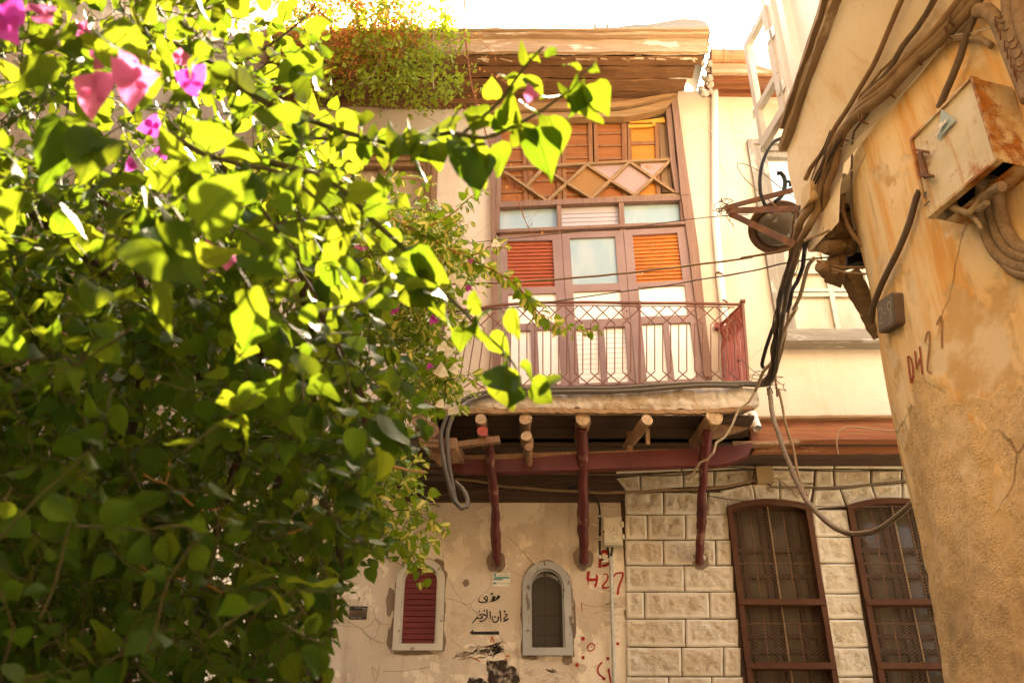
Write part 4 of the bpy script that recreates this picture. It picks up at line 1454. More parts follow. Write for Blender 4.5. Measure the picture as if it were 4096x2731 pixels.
def mk_streetwall():
    n = N('ochre_street_plaster')
    zz = n.z()[2]
    big = n.noise(1.5, 6, .6)
    smooth = n.mix(n.ramp(big, .34, .66), (.72, .50, .24), (.76, .62, .40))
    sk = n.noise(1.0, 7, .66, sc=(7, 7, .55))
    smooth = n.mix(n.math('MULTIPLY', n.ramp(sk, .45, .66), .85), smooth, (.66, .31, .07))
    sk2 = n.noise(1.0, 7, .66, sc=(9, 9, .7), loc=(8, 3, 2))
    smooth = n.mix(n.math('MULTIPLY', n.ramp(sk2, .54, .74), .6), smooth, (.36, .20, .11))
    sk4 = n.noise(1.6, 8, .72, sc=(9, 9, 2.0), loc=(6, 1, 2))
    smooth = n.mix(n.math('MULTIPLY', n.ramp(sk4, .58, .66), .5), smooth, (.50, .34, .18))
    a1 = n.n("ShaderNodeAttribute"); a1.attribute_name = 'rough'
    a2 = n.n("ShaderNodeAttribute"); a2.attribute_name = 'flake'
    fcol = n.mix(n.ramp(n.noise(5, 5, .6, loc=(3, 0, 5)), .4, .6), (.68, .55, .36), (.56, .37, .17))
    smooth = n.mix(a2.outputs['Fac'], smooth, fcol)
    fine = n.noise(46, 6, .72)
    rough = n.mix(n.ramp(n.noise(3, 6, .65), .35, .68), (.69, .50, .275), (.60, .42, .215))
    rough = n.mix(n.math('MULTIPLY', n.ramp(fine, .48, .66), .55), rough, (.27, .175, .095))
    pit = n.noise(95, 4, .7, loc=(4, 0, 3))
    rough = n.mix(n.math('MULTIPLY', n.ramp(pit, .60, .70), .55), rough, (.15, .095, .05))
    rough = n.mix(n.math('MULTIPLY', n.ramp(n.noise(1.0, 6, .65, sc=(6, 6, .8), loc=(3, 3, 3)), .5, .7), .5), rough, (.64, .43, .18))
    rough = n.mix(n.math('MULTIPLY', n.ramp(n.noise(2.2, 8, .72, loc=(2, 8, 1)), .56, .66), .7), rough, (.70, .55, .34))
    low = n.ramp(zz, 2.4, 3.4, 1, 0)
    rough = n.mix(n.math('MULTIPLY', low, n.ramp(n.noise(3.0, 7, .68, loc=(5, 5, 9)), .42, .66)), rough, (.27, .19, .115))
    gst = n.noise(1.0, 7, .66, sc=(4, 4, .9), loc=(5, 8, 2))
    rough = n.mix(n.math('MULTIPLY', n.ramp(gst, .48, .68), .45), rough, (.40, .29, .18))
    mask = n.ramp(n.math('ADD', a1.outputs['Fac'], n.math('MULTIPLY', n.math('SUBTRACT', n.noise(12, 7, .7, loc=(1, 7, 7)), .5), 1.1)), .35, .62)
    col = n.mix(mask, smooth, rough)
    ck = n.math('MULTIPLY', n.crack(.9, .008), n.ramp(n.noise(1.0, 2, .5, loc=(2, 2, 2)), .5, .58))
    col = n.mix(n.math('MULTIPLY', ck, .7), col, (.14, .075, .03))
    vo = n.n("ShaderNodeTexVoronoi")
    vo.inputs['Scale'].default_value = 85
    n.l(n.coord(), vo.inputs['Vector'])
    peb = n.math('MULTIPLY', n.ramp(vo.outputs['Distance'], 0, .7, 1, 0), n.ramp(n.noise(9, 4, .6, loc=(4, 2, 2)), .4, .6))
    h = n.math('MULTIPLY', n.math('ADD', peb, n.noise(22, 5, .6, loc=(3, 3, 3))), mask)
    nrm = n.bump(h, .42, .008)
    nrm = n.bump(n.noise(14, 6, .6, sc=(1, 1, .4)), .45, .012, nrm)
    return n.done(col, .92, nrm, .12)
M['street'] = mk_streetwall()
o = MB().add(V, F).build('street_wall', M['street'], rh, smooth=True)
for nm, dat in (('rough', A_rough), ('flake', A_flake)):
    o.data.attributes.new(nm, 'FLOAT', 'POINT').data.foreach_set('value', dat)
# coved jetty between the street line and the oriel line
cv = MB()
ys_ = [-4 + i * .07 for i in range(127)]
ys_ = [y for y in ys_ if y < 4.85] + [4.85]
V, F = [], []
nc = 14
for y in ys_:
    a, b = Vector((Lx(y) - .012, y, ZC)), Vector((1.77, y, ZS))
    rag = .03 * noise.noise(Vector((0, y * 6, 2))) + .012 * noise.noise(Vector((0, y * 25, 2)))
    drop = .31 * max(0, min(1, (y - 4.42) / .12))
    V.append(a + Vector((.012, 0, -.012 - drop + rag)))
    for k in range(nc + 1):
        t = k / nc
        p = lerp(a, b, t)
        w_ = .014 * noise.noise(Vector((p.x * 5, p.y * 2.5, p.z * 5))) + .02 * math.sin(t * math.pi)
        nn_ = Vector((b.z - a.z, 0, -(b.x - a.x))).normalized() * -1
        V.append(p + nn_ * w_)
w_ = nc + 2
for i in range(len(ys_) - 1):
    for k in range(w_ - 1):
        F.append((i * w_ + k, (i + 1) * w_ + k, (i + 1) * w_ + k + 1, i * w_ + k + 1))
cv.add(V, F)
HIT.add(V, F)
last = (len(ys_) - 1) * w_
cv.poly([V[last + k] for k in range(w_)] + [Vector((3.6, 4.87, ZS)), Vector((3.6, 4.87, ZC - .33))])
cv.build('jetty_cove', M['cove'], rh, smooth=True)
MB().poly([Vector((Lx(y) + .02, y, ZC - .08)) for y in (3.0, 3.6, 4.1, 4.4, 4.8)] + [Vector((3.5, 4.8, ZC - .08)), Vector((3.5, 3.0, ZC - .08))]).build('jetty_soffit', M['cove'], rh)
# oriel wall above with its timber sill and window frame
uw = MB()
uw.box((1.775, -4, ZS), (2.3, 3.62, 8.6))
uw.box((1.80, 3.62, ZS), (3.6, 4.84, ZS + .05))
uw.box((1.80, 3.62, 7.55), (3.6, 4.84, 8.6))
uw.box((1.78, 4.70, ZS + .05), (3.6, 4.845, 7.55))
uw.build('oriel_wall', M['cove'], rh)
MB().box((-2.2, -4.6, 0), (3.4, -4.3, 10.5)).build('rear_sky_blocker', M['oldwood'], rh)  # unseen wall added behind the camera to cut low sky light
m = MB()
m.beam((1.752, -2, ZS + .0), (1.752, 4.86, ZS + .0), .055, .045, seg=60, jit=.006)
m.beam((1.715, -2, ZS + .05), (1.722, 4.72, ZS + .05), .045, .03, seg=60, jit=.004)
m.build('timber_sill', wood('weathered_sill_timber', (.33, .23, .14), (.24, .155, .085), (.12, .07, .04), 'y', worn=(.50, .41, .29), worn_amt=.55), rh)
wf = MB()
for y0, y1 in ((4.56, 4.68), (4.36, 4.46), (3.55, 3.62)):
    wf.box((1.735, y0, ZS + .07), (1.80, y1, 7.55))
wf.box((1.745, 3.62, 7.45), (1.80, 4.56, 7.56))
wf.box((1.755, 3.62, ZS + .07), (1.80, 4.36, ZS + .19))
wfo = wf.build('oriel_window', M['white'], rh)
MB().box((1.79, 3.6, ZS + .15), (1.797, 4.57, 7.5)).build('oriel_panel', M['white'], wfo)
# open casement
hx, hy, hz = 1.735, 4.63, 6.08
e = (wx('F', (475, 1030), 4.95) - Vector((hx, hy, 0)))
e = Vector((e.x, e.y, 0)).normalized()
H_ = .97
Wd = .37
q = [Vector((hx, hy, hz + H_)), Vector((hx, hy, hz + H_)) + e * Wd, Vector((hx, hy, hz)) + e * Wd, Vector((hx, hy, hz))]
nrm_ = e.cross(Vector((0, 0, 1))).normalized()
cs = MB()
def cbar(u0, v0, u1, v1, w):
    a, b = bil(q, u0, v0), bil(q, u1, v1)
    cs.beam(a, b, w, .04, up=nrm_, jit=.0015)
cbar(.08, 0, .08, 1, .06); cbar(.93, 0, .93, 1, .05); cbar(0, .03, 1, .03, .06); cbar(.1, .655, .92, .655, .05); cbar(0, .965, 1, .965, .07)
csh = cs.build('casement', M['casement'], rh)
MB().prism([bil(q, .1, .04), bil(q, .92, .04), bil(q, .92, .96), bil(q, .1, .96)], nrm_ * .004).build('pane', M['clear'], csh)
m = MB()
for v in (.30, .80):
    c = bil(q, 0, v)
    m.tube([c + Vector((0, -.005, -.05)), c + Vector((0, -.005, .05))], .009, 8)
    m.obox(c + e * .02 - nrm_ * .022, e * .022, nrm_ * .003, Vector((0, 0, .045)))
    m.obox(c - e * .03 - nrm_ * .012, e * .022, nrm_ * .003, Vector((0, 0, .045)))
m.build('hinge', M['metal'], csh)
m = MB()
c = bil(q, .985, .62)
m.tube(spline([c + Vector((0, 0, -.045)) + e * .06, c + e * .04 + Vector((0, 0, -.01)), c + e * .05 + Vector((0, 0, .05))], .01), .008, 8)
m.tube([c, c + e * .05], .01, 8)
m.build('handle', M['metal'], csh)
# bracket timber end at the top
m = MB().beam((1.70, 4.25, 7.42), (1.56, 4.22, 7.36), .12, .12, jit=.006)
m.beam((1.72, 3.98, 7.05), (1.72, 3.98, 7.6), .07, .06, up=(0, 1, 0), jit=.004)
m.split('bracket_timber', M['oldwood'], rh)

# gnarled corbel timbers under the jettied corner
M['corbel'] = wood('weathered_corbel_timber', (.25, .165, .085), (.17, .105, .055), (.05, .03, .017), 'x', .85, 1.6, worn=(.40, .30, .19), worn_amt=.6)
def stub(k, a, b, Ya, Yb_, w, seed, taper=.85, nm='corbel_timber'):
    p, q_ = wx(k, a, Ya), wx(k, b, Yb_)
    P = [lerp(p, q_, i / 7) for i in range(8)]
    r = w / 2
    MB().tube(P, [r * (.82 if i == 0 else 1) * lerp(taper, 1, i / 7) for i in range(8)], 14, .42, seed=seed).build(nm, M['corbel'], rh, smooth=True)
stub('J', (482, 268), (622, 272), 4.70, 4.76, .066, 1)
stub('J', (375, 500), (580, 470), 4.66, 4.80, .125, 2)
stub('J', (315, 655), (560, 645), 4.66, 4.80, .105, 3)
stub('J', (455, 395), (640, 380), 4.70, 4.84, .085, 4)
stub('J', (405, 570), (620, 570), 4.74, 4.86, .08, 6)
stub('J', (285, 810), (370, 880), 4.70, 4.76, .10, 5)
m = MB()
m.beam(wx('J', (400, 745), 4.78), wx('J', (372, 920), 4.74), .055, .08, up=(0, 1, 0), jit=.012)
m.beam(wx('J', (465, 745), 4.80), wx('J', (450, 955), 4.78), .07, .08, up=(0, 1, 0), jit=.012)
m.split('corbel_block', M['corbel'], rh)
m = MB()
m.beam(wx('J', (545, 870), 4.84), wx('J', (850, 1440), 5.0), .088, .09, up=(0, 1, 0), seg=12, jit=.005)
m.build('corbel_strut', M['corbel'], rh)
MB().prism([wx('J', p, 4.92) for p in ((540, 330), (800, 330), (800, 835), (600, 830), (515, 860), (505, 700))], (0, -.06, 0)).build('corbel_shade_panel', M['dark'], rh)  # near-black panel painting in the shade behind the corbel timbers

bvh = BVHTree.FromPolygons([Vector(v) for v in HIT.v], HIT.f)
def hit(k, p, off=.02, fallback=4.8):
    r = ray(px(k, p)[0]).normalized()
    h = bvh.ray_cast(CAM, r)
    if h[0] is None:
        return onY(px(k, p)[0], fallback)
    nrm = h[1] if h[1].dot(r) < 0 else -h[1]
    return h[0] + nrm * off

# painted marks on the street wall
m = MB()
def wstroke(mb, k, pts, w, hitfn=None, Y=None, off=.004):
    """a brush stroke (flat paint) following pts, w in crop pixels."""
    P2 = [Vector((a, b, 0)) for a, b in pts]
    S = spline(P2, 6.0) if len(P2) > 2 else [lerp(P2[0], P2[1], i / 6) for i in range(7)]
    L_, R_ = [], []
    n = len(S)
    for i in range(n):
        t = (S[min(i + 1, n - 1)] - S[max(i - 1, 0)])
        if t.length < 1e-6:
            t = Vector((1, 0, 0))
        t.normalize()
        s_ = Vector((-t.y, t.x, 0))
        e_ = min(i, n - 1 - i)
        ww = (w if not isinstance(w, (tuple, list)) else lerp(w[0], w[1], i / (n - 1))) / 2
        ww *= (.75 if e_ == 0 else 1) * (1 + .16 * noise.noise(Vector((i * .7, w if not isinstance(w, (tuple, list)) else w[0], pts[0][0]))))
        a, b = S[i] + s_ * ww, S[i] - s_ * ww
        if hitfn:
            L_.append(hitfn(k, (a.x, a.y), off)); R_.append(hitfn(k, (b.x, b.y), off))
        else:
            L_.append(wx(k, (a.x, a.y), Y)); R_.append(wx(k, (b.x, b.y), Y))
    o = len(mb.v)
    mb.marks.append((o, len(mb.f)))
    mb.v += [tuple(x) for x in L_ + R_]
    mb.f += [(o + i, o + i + 1, o + n + i + 1, o + n + i) for i in range(n - 1)]
for pts in ([(410, 728), (425, 850), (442, 970)], [(410, 728), (440, 750), (458, 850), (455, 930), (442, 970)], [(475, 680), (484, 770), (492, 840), (508, 800), (522, 740)], [(518, 640), (530, 760), (543, 890)]):
    wstroke(m, 'L', pts, 17, hit)
m.build('graffiti', M['paintbrn'], rh)
m = MB()
for pts in ([(565, 600), (585, 520), (606, 520), (604, 640), (588, 790), (590, 860), (625, 880)], [(665, 450), (712, 372), (714, 520), (718, 660)]):
    wstroke(m, 'L', pts, 15, hit)
m.build('faded_graffiti', plain('faded_brown_paint', (.36, .2, .1), .9, .3, 9), rh)

# ------------------------------------------------------------------ number plaque on the street wall
def wallframe(k, p):
    c = hit(k, p, 0)
    return c, Vector((-.29, .957, 0)), Vector((0, 0, 1)), Vector((-.957, -.29, 0))
c = hit('J', (965, 1240), .0)
a0, a1 = hit('J', (900, 1330), 0), hit('J', (1000, 1140), 0)
h1, h2 = hit('J', (920, 1240), 0), hit('J', (1000, 1240), 0)
ah = (h1 - h2); ah.z = 0; ah.normalize()
av = Vector((0, 0, 1))
an = ah.cross(av).normalized()
if an.dot(CAM - c) < 0:
    an = -an
pq = thing('number_plaque', 'small thick brown house number plaque on the ochre wall', 'number plaque', tuple(c))
m = MB()
rw, rh_ = .105, .085
tl = .30
def rotp(x, z):
    return ah * (x * math.cos(tl) - z * math.sin(tl)) + av * (x * math.sin(tl) + z * math.cos(tl))
def rrect(hw, hh, r, n=5):
    out = []
    for sx, sz, a in ((1, 1, 0), (-1, 1, 90), (-1, -1, 180), (1, -1, 270)):
        for i in range(n + 1):
            t = math.radians(a + 90 * i / n)
            out.append(rotp(sx * (hw - r) + r * math.cos(t), sz * (hh - r) + r * math.sin(t)))
    return out
m.prism([c + p - an * .02 for p in rrect(rw, rh_, .022)], an * .068)
m.build('plaque_body', M['plaque'], pq)
MB().prism([c + an * .049 + p for p in rrect(rw * .92, rh_ * .9, .02)], an * .003).build('plaque_face', M['plaqueface'], pq)
m = MB()
def pstroke(pts, w=.008):
    for (a, b), (c_, d_) in zip(pts, pts[1:]):
        p, q_ = rotp(a, b), rotp(c_, d_)
        t = (q_ - p).normalized()
        s_ = t.cross(an) * w / 2
        m.prism([c + an * .0525 + p - s_ - t * w * .3, c + an * .0525 + p + s_ - t * w * .3, c + an * .0525 + q_ + s_ + t * w * .3, c + an * .0525 + q_ - s_ + t * w * .3], an * .002)
# "2-9" read from far to near along the wall
sg = 1 if ah.dot(Vector((1, 0, 0))) > 0 else -1
def dg(P, x0):
    pstroke([((x0 + a) * sg, b) for a, b in P])
dg([(-.02, .03), (0, .045), (.02, .03), (.018, .01), (-.02, -.04), (.022, -.04)], -.055)
dg([(-.012, 0), (.012, 0)], 0)
dg([(.02, .02), (.015, .042), (-.012, .042), (-.02, .02), (-.012, .002), (.012, .002), (.02, .02), (.012, -.042)], .055)
m.build('plaque_number', M['plaquenum'], pq)
# ------------------------------------------------------------------ marks painted on the lower wall
random.seed(41)
YG = YL - .004
m = MB()
def ws(pts, w, k='I', mb=None):
    if k == 'I' and (mb is None):
        w = tuple(x * 1.25 for x in w) if isinstance(w, tuple) else w * 1.25
    if k == 'N':
        w = tuple(x * 1.45 for x in w) if isinstance(w, tuple) else w * 1.45
    wstroke(mb or m, k, pts, w, Y=YG)
def wdot(p, r, k='I', mb=None, seed=0):
    c = wx(k, p, YG); e = wx(k, (p[0] + r, p[1]), YG)
    P = [Vector((c.x + (e.x - c.x) * math.cos(t * .524) * (1 + .2 * noise.noise(Vector((t, seed, p[0])))), YG, c.z + (e.x - c.x) * math.sin(t * .524))) for t in range(12)]
    (mb or m).poly(P)
# first line
ws([(582, 530), (572, 545), (560, 560), (545, 568)], 26)
ws([(570, 552), (540, 578), (512, 592), (490, 596)], 15)
ws([(520, 535), (514, 560), (500, 585)], 30)
ws([(502, 588), (478, 596), (455, 612)], (17, 3))
wdot((494, 508), 13); wdot((484, 516), 9)
ws([(412, 545), (432, 540), (440, 565), (437, 600), (434, 622)], (12, 7))
ws([(410, 552), (398, 562), (418, 575), (428, 585), (415, 605), (385, 612), (355, 606), (335, 592)], 13)
ws([(340, 598), (338, 575), (350, 555)], (9, 4))
# second line
ws([(640, 752), (664, 748), (672, 765), (640, 790), (634, 806), (660, 812), (690, 798)], 11)
ws([(690, 800), (660, 822), (625, 834)], (9, 14))
wdot((643, 718), 13)
ws([(588, 705), (596, 770), (598, 838)], (14, 11))
ws([(502, 772), (498, 812), (520, 842), (548, 838), (566, 812), (570, 775)], (9, 15))
wdot((528, 782), 11)
ws([(470, 712), (474, 760), (474, 802)], (13, 10))
ws([(432, 690), (438, 740), (434, 785), (408, 815), (372, 832), (344, 828)], (11, 13))
ws([(380, 752), (408, 758), (428, 772)], 13)
ws([(384, 772), (372, 795), (350, 800)], 14)
wdot((403, 706), 10); wdot((346, 716), 9)
ws([(342, 760), (362, 752), (372, 772)], 10)
ws([(350, 798), (326, 792), (318, 775)], 13)
ws([(325, 790), (302, 808), (284, 832), (262, 852)], (14, 10))
# arrow
m.poly([wx('I', p, YG) for p in ((262, 954), (578, 950), (578, 990), (262, 988))])
m.poly([wx('I', p, YG - .001) for p in ((232, 962), (274, 930), (276, 996))])
g = m.build('stencil_graffiti', M['paintblk'], house)
# red writing
m = MB()
for pts, w in (([(366, 542), (358, 600), (350, 680), (341, 765)], 26), ([(368, 545), (410, 538), (452, 545), (455, 585)], 34), ([(352, 742), (405, 738), (450, 720), (478, 695)], 22),
               ([(190, 815), (184, 865), (180, 925), (240, 930), (300, 925)], 28), ([(300, 858), (308, 915), (296, 975), (278, 1032)], (18, 24)),
               ([(390, 862), (425, 848), (460, 880), (440, 945), (405, 990), (378, 1025)], (10, 20)), ([(372, 1030), (420, 1045), (478, 1030)], (22, 16)),
               ([(535, 885), (575, 845), (630, 835), (668, 845), (655, 910), (625, 985), (605, 1060), (594, 1138)], (16, 22)), ([(186, 935), (184, 1000)], 8), ([(88, 1245), (92, 1300), (94, 1380)], 7)):
    ws(pts, w, 'N', m)
for p, r in (((1973, 1095), 19), ((1865, 1420), 15), ((1810, 1505), 20), ((1495, 1345), 22), ((1565, 1258), 20), ((1855, 1270), 22), ((1565, 1035), 24)):
    wdot(p, r, 'I', m, p[0])
ws([(1640, 1190), (1615, 1140), (1650, 1095), (1700, 1110), (1690, 1160), (1640, 1190)], 14, 'I', m)
ws([(1790, 1310), (1745, 1370), (1745, 1440), (1800, 1495)], 20, 'I', m)
ws([(1865, 1385), (1875, 1460), (1890, 1555)], 22, 'I', m)
m.split('red_graffiti', M['paintred'], house)
m = MB()
ws([(480, 1075), (495, 1015), (520, 1085)], 16, 'I', m)
ws([(205, 1250), (290, 1270), (355, 1305)], 14, 'I', m)
ws([(650, 1240), (700, 1240)], 22, 'I', m)
ws([(655, 1270), (665, 1310)], 24, 'I', m)
m.build('orange_graffiti', M['paintorg'], house)
m = MB()                                 # scrubbed-out black paint
rnd = random.Random(5)
def scrub(cx, cy, rx, ry, n, ang, w):
    for i in range(n):
        x, y = cx + rnd.gauss(0, rx), cy + rnd.gauss(0, ry)
        L = rnd.uniform(40, 130)
        a = ang + rnd.gauss(0, .35)
        P = [(x + L * t * math.cos(a) + rnd.gauss(0, 5), y + L * t * math.sin(a) + rnd.gauss(0, 5)) for t in (-.5, -.17, .17, .5)]
        ws(P, rnd.uniform(*w), 'I', m)
scrub(390, 1180, 90, 36, 46, -.35, (3, 13))
scrub(540, 1170, 45, 38, 40, -.25, (4, 16))
scrub(150, 1250, 40, 22, 16, -.4, (2, 6))
scrub(1100, 1500, 110, 40, 26, -.2, (1.5, 5))
scrub(1180, 1410, 30, 18, 10, .2, (3, 8))
scrub(930, 1450, 40, 40, 10, -.7, (1.5, 4))
for pl in ([(430, 1290), (520, 1300), (640, 1290), (700, 1340), (780, 1390), (815, 1480), (790, 1561), (470, 1561), (450, 1450), (428, 1380)], [(222, 1495), (330, 1488), (430, 1540), (470, 1600), (215, 1600)]):
    P = spline([Vector((a, b, 0)) for a, b in pl + pl[:1]], 14)[:-1]
    m.poly([wx('I', (p.x + 8 * noise.noise(p * .05), p.y + 8 * noise.noise(p * .05 + Vector((9, 0, 0)))), YG) for p in P])
m.build('scrubbed_paint', worn_paint('scrubbed_brown_black_paint', (.05, .03, .02), .475, 16), house)
m = MB()                                 # pencilled scribbles and thin cracks of the plaster
for pts in ([(0, 360), (35, 430), (70, 500), (130, 560), (155, 620), (240, 690), (330, 730), (430, 760), (470, 860), (490, 920), (560, 960), (640, 1080), (760, 1220)],
            [(855, 0), (915, 75), (960, 125), (995, 175)], [(660, 205), (760, 260), (870, 320)], [(1420, 1270), (1470, 1350), (1550, 1430)], [(0, 1040), (100, 1110), (180, 1190)],
            [(1540, 630), (1700, 655), (1860, 660), (2085, 660)], [(2055, 120), (2060, 240), (2090, 420)]):
    ws(pts, 3.4, 'I', m)
for pts in ([(200, 1180), (240, 1215), (330, 1260), (400, 1320), (470, 1350)], [(1150, 750), (1200, 800), (1250, 860), (1300, 915)], [(430, 1510), (400, 1480), (420, 1560), (440, 1470)], [(460, 1500), (560, 1500), (700, 1480), (715, 1470)]):
    ws(pts, 2.2, 'C', m)
m.build('crack', M['mortar'], house)

# ------------------------------------------------------------------ posters
def poster(name, label, k, quad, mat, cat='poster'):
    q_ = [wx(k, p, YL - .003) for p in quad]
    o = MB().prism(q_, (0, -.002, 0)).build(name, mat)
    return tag(o, label, cat), q_
def words(name, s, q_, u0, v0, u1, v1, mat, parent, off=.0065):
    """flat lettering fitted between (u0,v0) and (u1,v1) of quad q_ (TL TR BR BL)."""
    cu = bpy.data.curves.new(name, 'FONT')
    cu.body = s
    cu.align_x = 'LEFT'
    cu.size = 1
    ob = bpy.data.objects.new(name, cu)
    COL.objects.link(ob)
    bpy.context.view_layer.update()
    dg_ = bpy.context.evaluated_depsgraph_get()
    me_ = bpy.data.meshes.new_from_object(ob.evaluated_get(dg_))
    bpy.data.objects.remove(ob)
    bpy.data.curves.remove(cu)
    if len(me_.vertices) == 0:
        return None
    xs = [v.co.x for v in me_.vertices]; ys = [v.co.y for v in me_.vertices]
    lo, hi, bo, to = min(xs), max(xs), min(ys), max(ys)
    for v in me_.vertices:
        u = u0 + (u1 - u0) * (v.co.x - lo) / max(1e-6, hi - lo)
        w_ = v1 + (v0 - v1) * (v.co.y - bo) / max(1e-6, to - bo)
        v.co = bil(q_, u, w_) + Vector((0, -off, 0))
    me_.materials.clear()
    me_.materials.append(mat)
    me_.name = name
    o = bpy.data.objects.new(name, me_)
    COL.objects.link(o)
    o.parent = parent
    return o
def vis(*codes):           # letters given in reading order, set in drawing order
    return ''.join(chr(c) for c in reversed(codes))
W_RSHA = vis(0xFEED, 0xFEAD, 0xFEB7, 0xFE94)
W_IBDA = vis(0xFE8D, 0xFEFB, 0xFE91, 0xFEAA, 0xFE8D, 0xFEC9)
W_MAKKI = vis(0xFEE3, 0xFEDC, 0xFEF2)
W_MOB = vis(0xFEE3, 0xFEEE, 0xFE91, 0xFE8E, 0xFEF3, 0xFEDE)
PHONE = ''.join(chr(0x660 + int(c)) for c in '0934400245')
po, q_ = poster('poster', 'white poster with turquoise lettering pasted above the black stencilled writing', 'T', [(938, 478), (1492, 478), (1498, 910), (928, 900)], M['paper'])
def band(u0, v0, u1, v1, mat, nm, parent, q_=None, off=.0045):
    o = MB().poly([bil(q_, u, v) + Vector((0, -off, 0)) for u, v in ((u0, v0), (u1, v0), (u1, v1), (u0, v1))]).build(nm, mat, None)
    o.parent = parent
    return o
band(.14, .27, .97, .41, M['teal'], 'printed_band', po, q_)
band(.05, .43, .58, .52, M['teal'], 'printed_band', po, q_)
band(.22, .72, .98, .735, M['teal'], 'printed_line', po, q_)
band(.22, .80, .98, .812, M['teal'], 'printed_line', po, q_)
MB().poly([bil(q_, .13 + .10 * math.cos(t * .4), .765 + .07 * math.sin(t * .4)) + Vector((0, -.0045, 0)) for t in range(16)]).build('printed_oval', M['teal'], None).parent = po
band(.09, .06, .20, .24, M['teal'], 'printed_emblem', po, q_)
words('lettering', W_RSHA, q_, .67, .05, .95, .24, M['teal'], po)
words('lettering', W_MAKKI, q_, .28, .06, .60, .26, M['teal'], po)
words('lettering', PHONE, q_, .18, .30, .62, .385, M['paper'], po, .0075)
words('lettering', W_MOB, q_, .70, .295, .94, .40, M['paper'], po, .0075)
p2, q2 = poster('poster', 'dark brown workshop poster pasted on the tan wall below the leaves', 'M', [(380, 572), (948, 582), (908, 985), (352, 985)], M['poster2'])
band(0.0, 0.0, 1.0, .30, M['ink'], 'printed_band', p2, q2)
band(.02, .82, .97, .98, M['ink'], 'printed_band', p2, q2)
words('lettering', W_IBDA + ' ' , q2, .28, .06, .64, .22, M['paper'], p2)
words('lettering', W_RSHA, q2, .70, .06, .95, .26, M['paper'], p2)
words('lettering', PHONE, q2, .24, .38, .78, .48, M['ink'], p2, .0045)
words('lettering', PHONE, q2, .10, .86, .72, .94, M['paper'], p2)
for v in (.55, .62, .69, .76):
    band(.08, v, .95, v + .022, M['ink'], 'printed_line', p2, q2)

# ------------------------------------------------------------------ meter box, conduit, junction box on the lower wall
a, b = wx('N', (390, 72), YL - .10), wx('N', (668, 442), YL - .10)
mb_ = thing('meter_box', 'cream plastic meter box with scratched lid on the lower wall', 'meter box', ((a.x + b.x) / 2, YL, b.z))
m = MB().box((a.x, YL - .10, b.z), (b.x, YL - .001, a.z))
m.build('box_body', M['meter'], mb_)
W_, H_b = b.x - a.x, a.z - b.z
m = MB().box((a.x + .008, YL - .112, b.z + .010), (b.x - .012, YL - .1005, a.z - .012))
m.box((a.x - .004, YL - .105, a.z - .010), (b.x + .004, YL - .09, a.z + .006))
m.build('lid', M['meter'], mb_)
m = MB()
for t in (.24, .72):
    z = lerp(a.z, b.z, t)
    m.tube([Vector((b.x + .008, YL - .10, z - .022)), Vector((b.x + .008, YL - .10, z + .022))], .009, 8)
    m.box((b.x - .006, YL - .118, z - .018), (b.x + .01, YL - .104, z + .018))
m.build('hinge', M['meter'], mb_)
m = MB()
m.tube([Vector((a.x - .008, YL - .10, lerp(a.z, b.z, .52))), Vector((a.x + .006, YL - .10, lerp(a.z, b.z, .52)))], .009, 8)
m.build('latch', M['rustbeam'], mb_)
m = MB()
for pts in ([(460, 195), (470, 250)], [(490, 190), (500, 215)], [(555, 180), (485, 290)], [(525, 230), (550, 215), (550, 250), (525, 255)], [(585, 200), (590, 260)], [(500, 320), (548, 380)], [(592, 290), (598, 350)], [(515, 300), (585, 290)]):
    P = [wx('N', p, YL - .1135) for p in pts]
    m.tube(P, .0016, 4)
m.build('scratched_number', M['mortar'], mb_)
cp = thing('conduit', 'thin galvanised conduit pipe running down from the meter box', 'pipe', tuple(wx('N', (520, 1500), YL)))
MB().tube([wx('N', (499, 600), YL - .03), wx('N', (512, 1235), YL - .03), wx('C', (1740, 1500), YL - .03), wx('C', (1748, 1800), YL - .03)], .0155, 12).build('pipe', M['galv'], cp, smooth=True)
m = MB()
c = wx('N', (512, 1243), YL - .03)
m.tube([c + Vector((0, 0, -.006)), c + Vector((0, 0, .006))], .020, 12)
m.box((c.x - .045, YL - .016, c.z - .006), (c.x + .045, YL - .002, c.z + .006))
m.build('clamp', M['galv'], cp)

def cable(name, label, pts3, r, mat, step=.05, n=8, cat='cable', group=None, rough=.05):
    S_ = spline(pts3, step)
    for i_ in range(1, len(S_) - 1):          # hand-strung: slight kinks
        S_[i_] = S_[i_] + noise.noise_vector(S_[i_] * 5.0) * min(.006, r * .5)
    o = MB().tube(S_, r, n, rough).build(name, mat, None, smooth=True)
    return tag(o, label, cat, group)
svc = cable('service_cable', 'black clipped cable looping under the cream meter box', [wx('N', p, YL - .02) for p in ((-120, -340), (60, -360), (160, -330), (230, -250), (330, -120))] + [wx('N', p, YL - .025) for p in ((345, 40), (345, 200), (343, 380), (345, 560), (358, 625), (400, 675), (445, 668), (470, 610), (455, 500), (435, 440))], .009, M['black'])
cable('service_cable', 'short black cable dropping from the meter box into the galvanised conduit', [wx('N', p, YL - .04) for p in ((518, 440), (518, 500), (508, 560), (501, 606))], .010, M['black'])
m = MB()
for p in ((340, 52), (340, 345), (342, 378), (345, 605), (352, 625), (402, 682), (440, 676), (458, 650)):
    c = wx('N', p, YL - .03)
    m.obox(c, Vector((.013, 0, 0)), Vector((0, .012, 0)), Vector((0, 0, .007)))
m.split('cable_clip', M['meter'], svc)

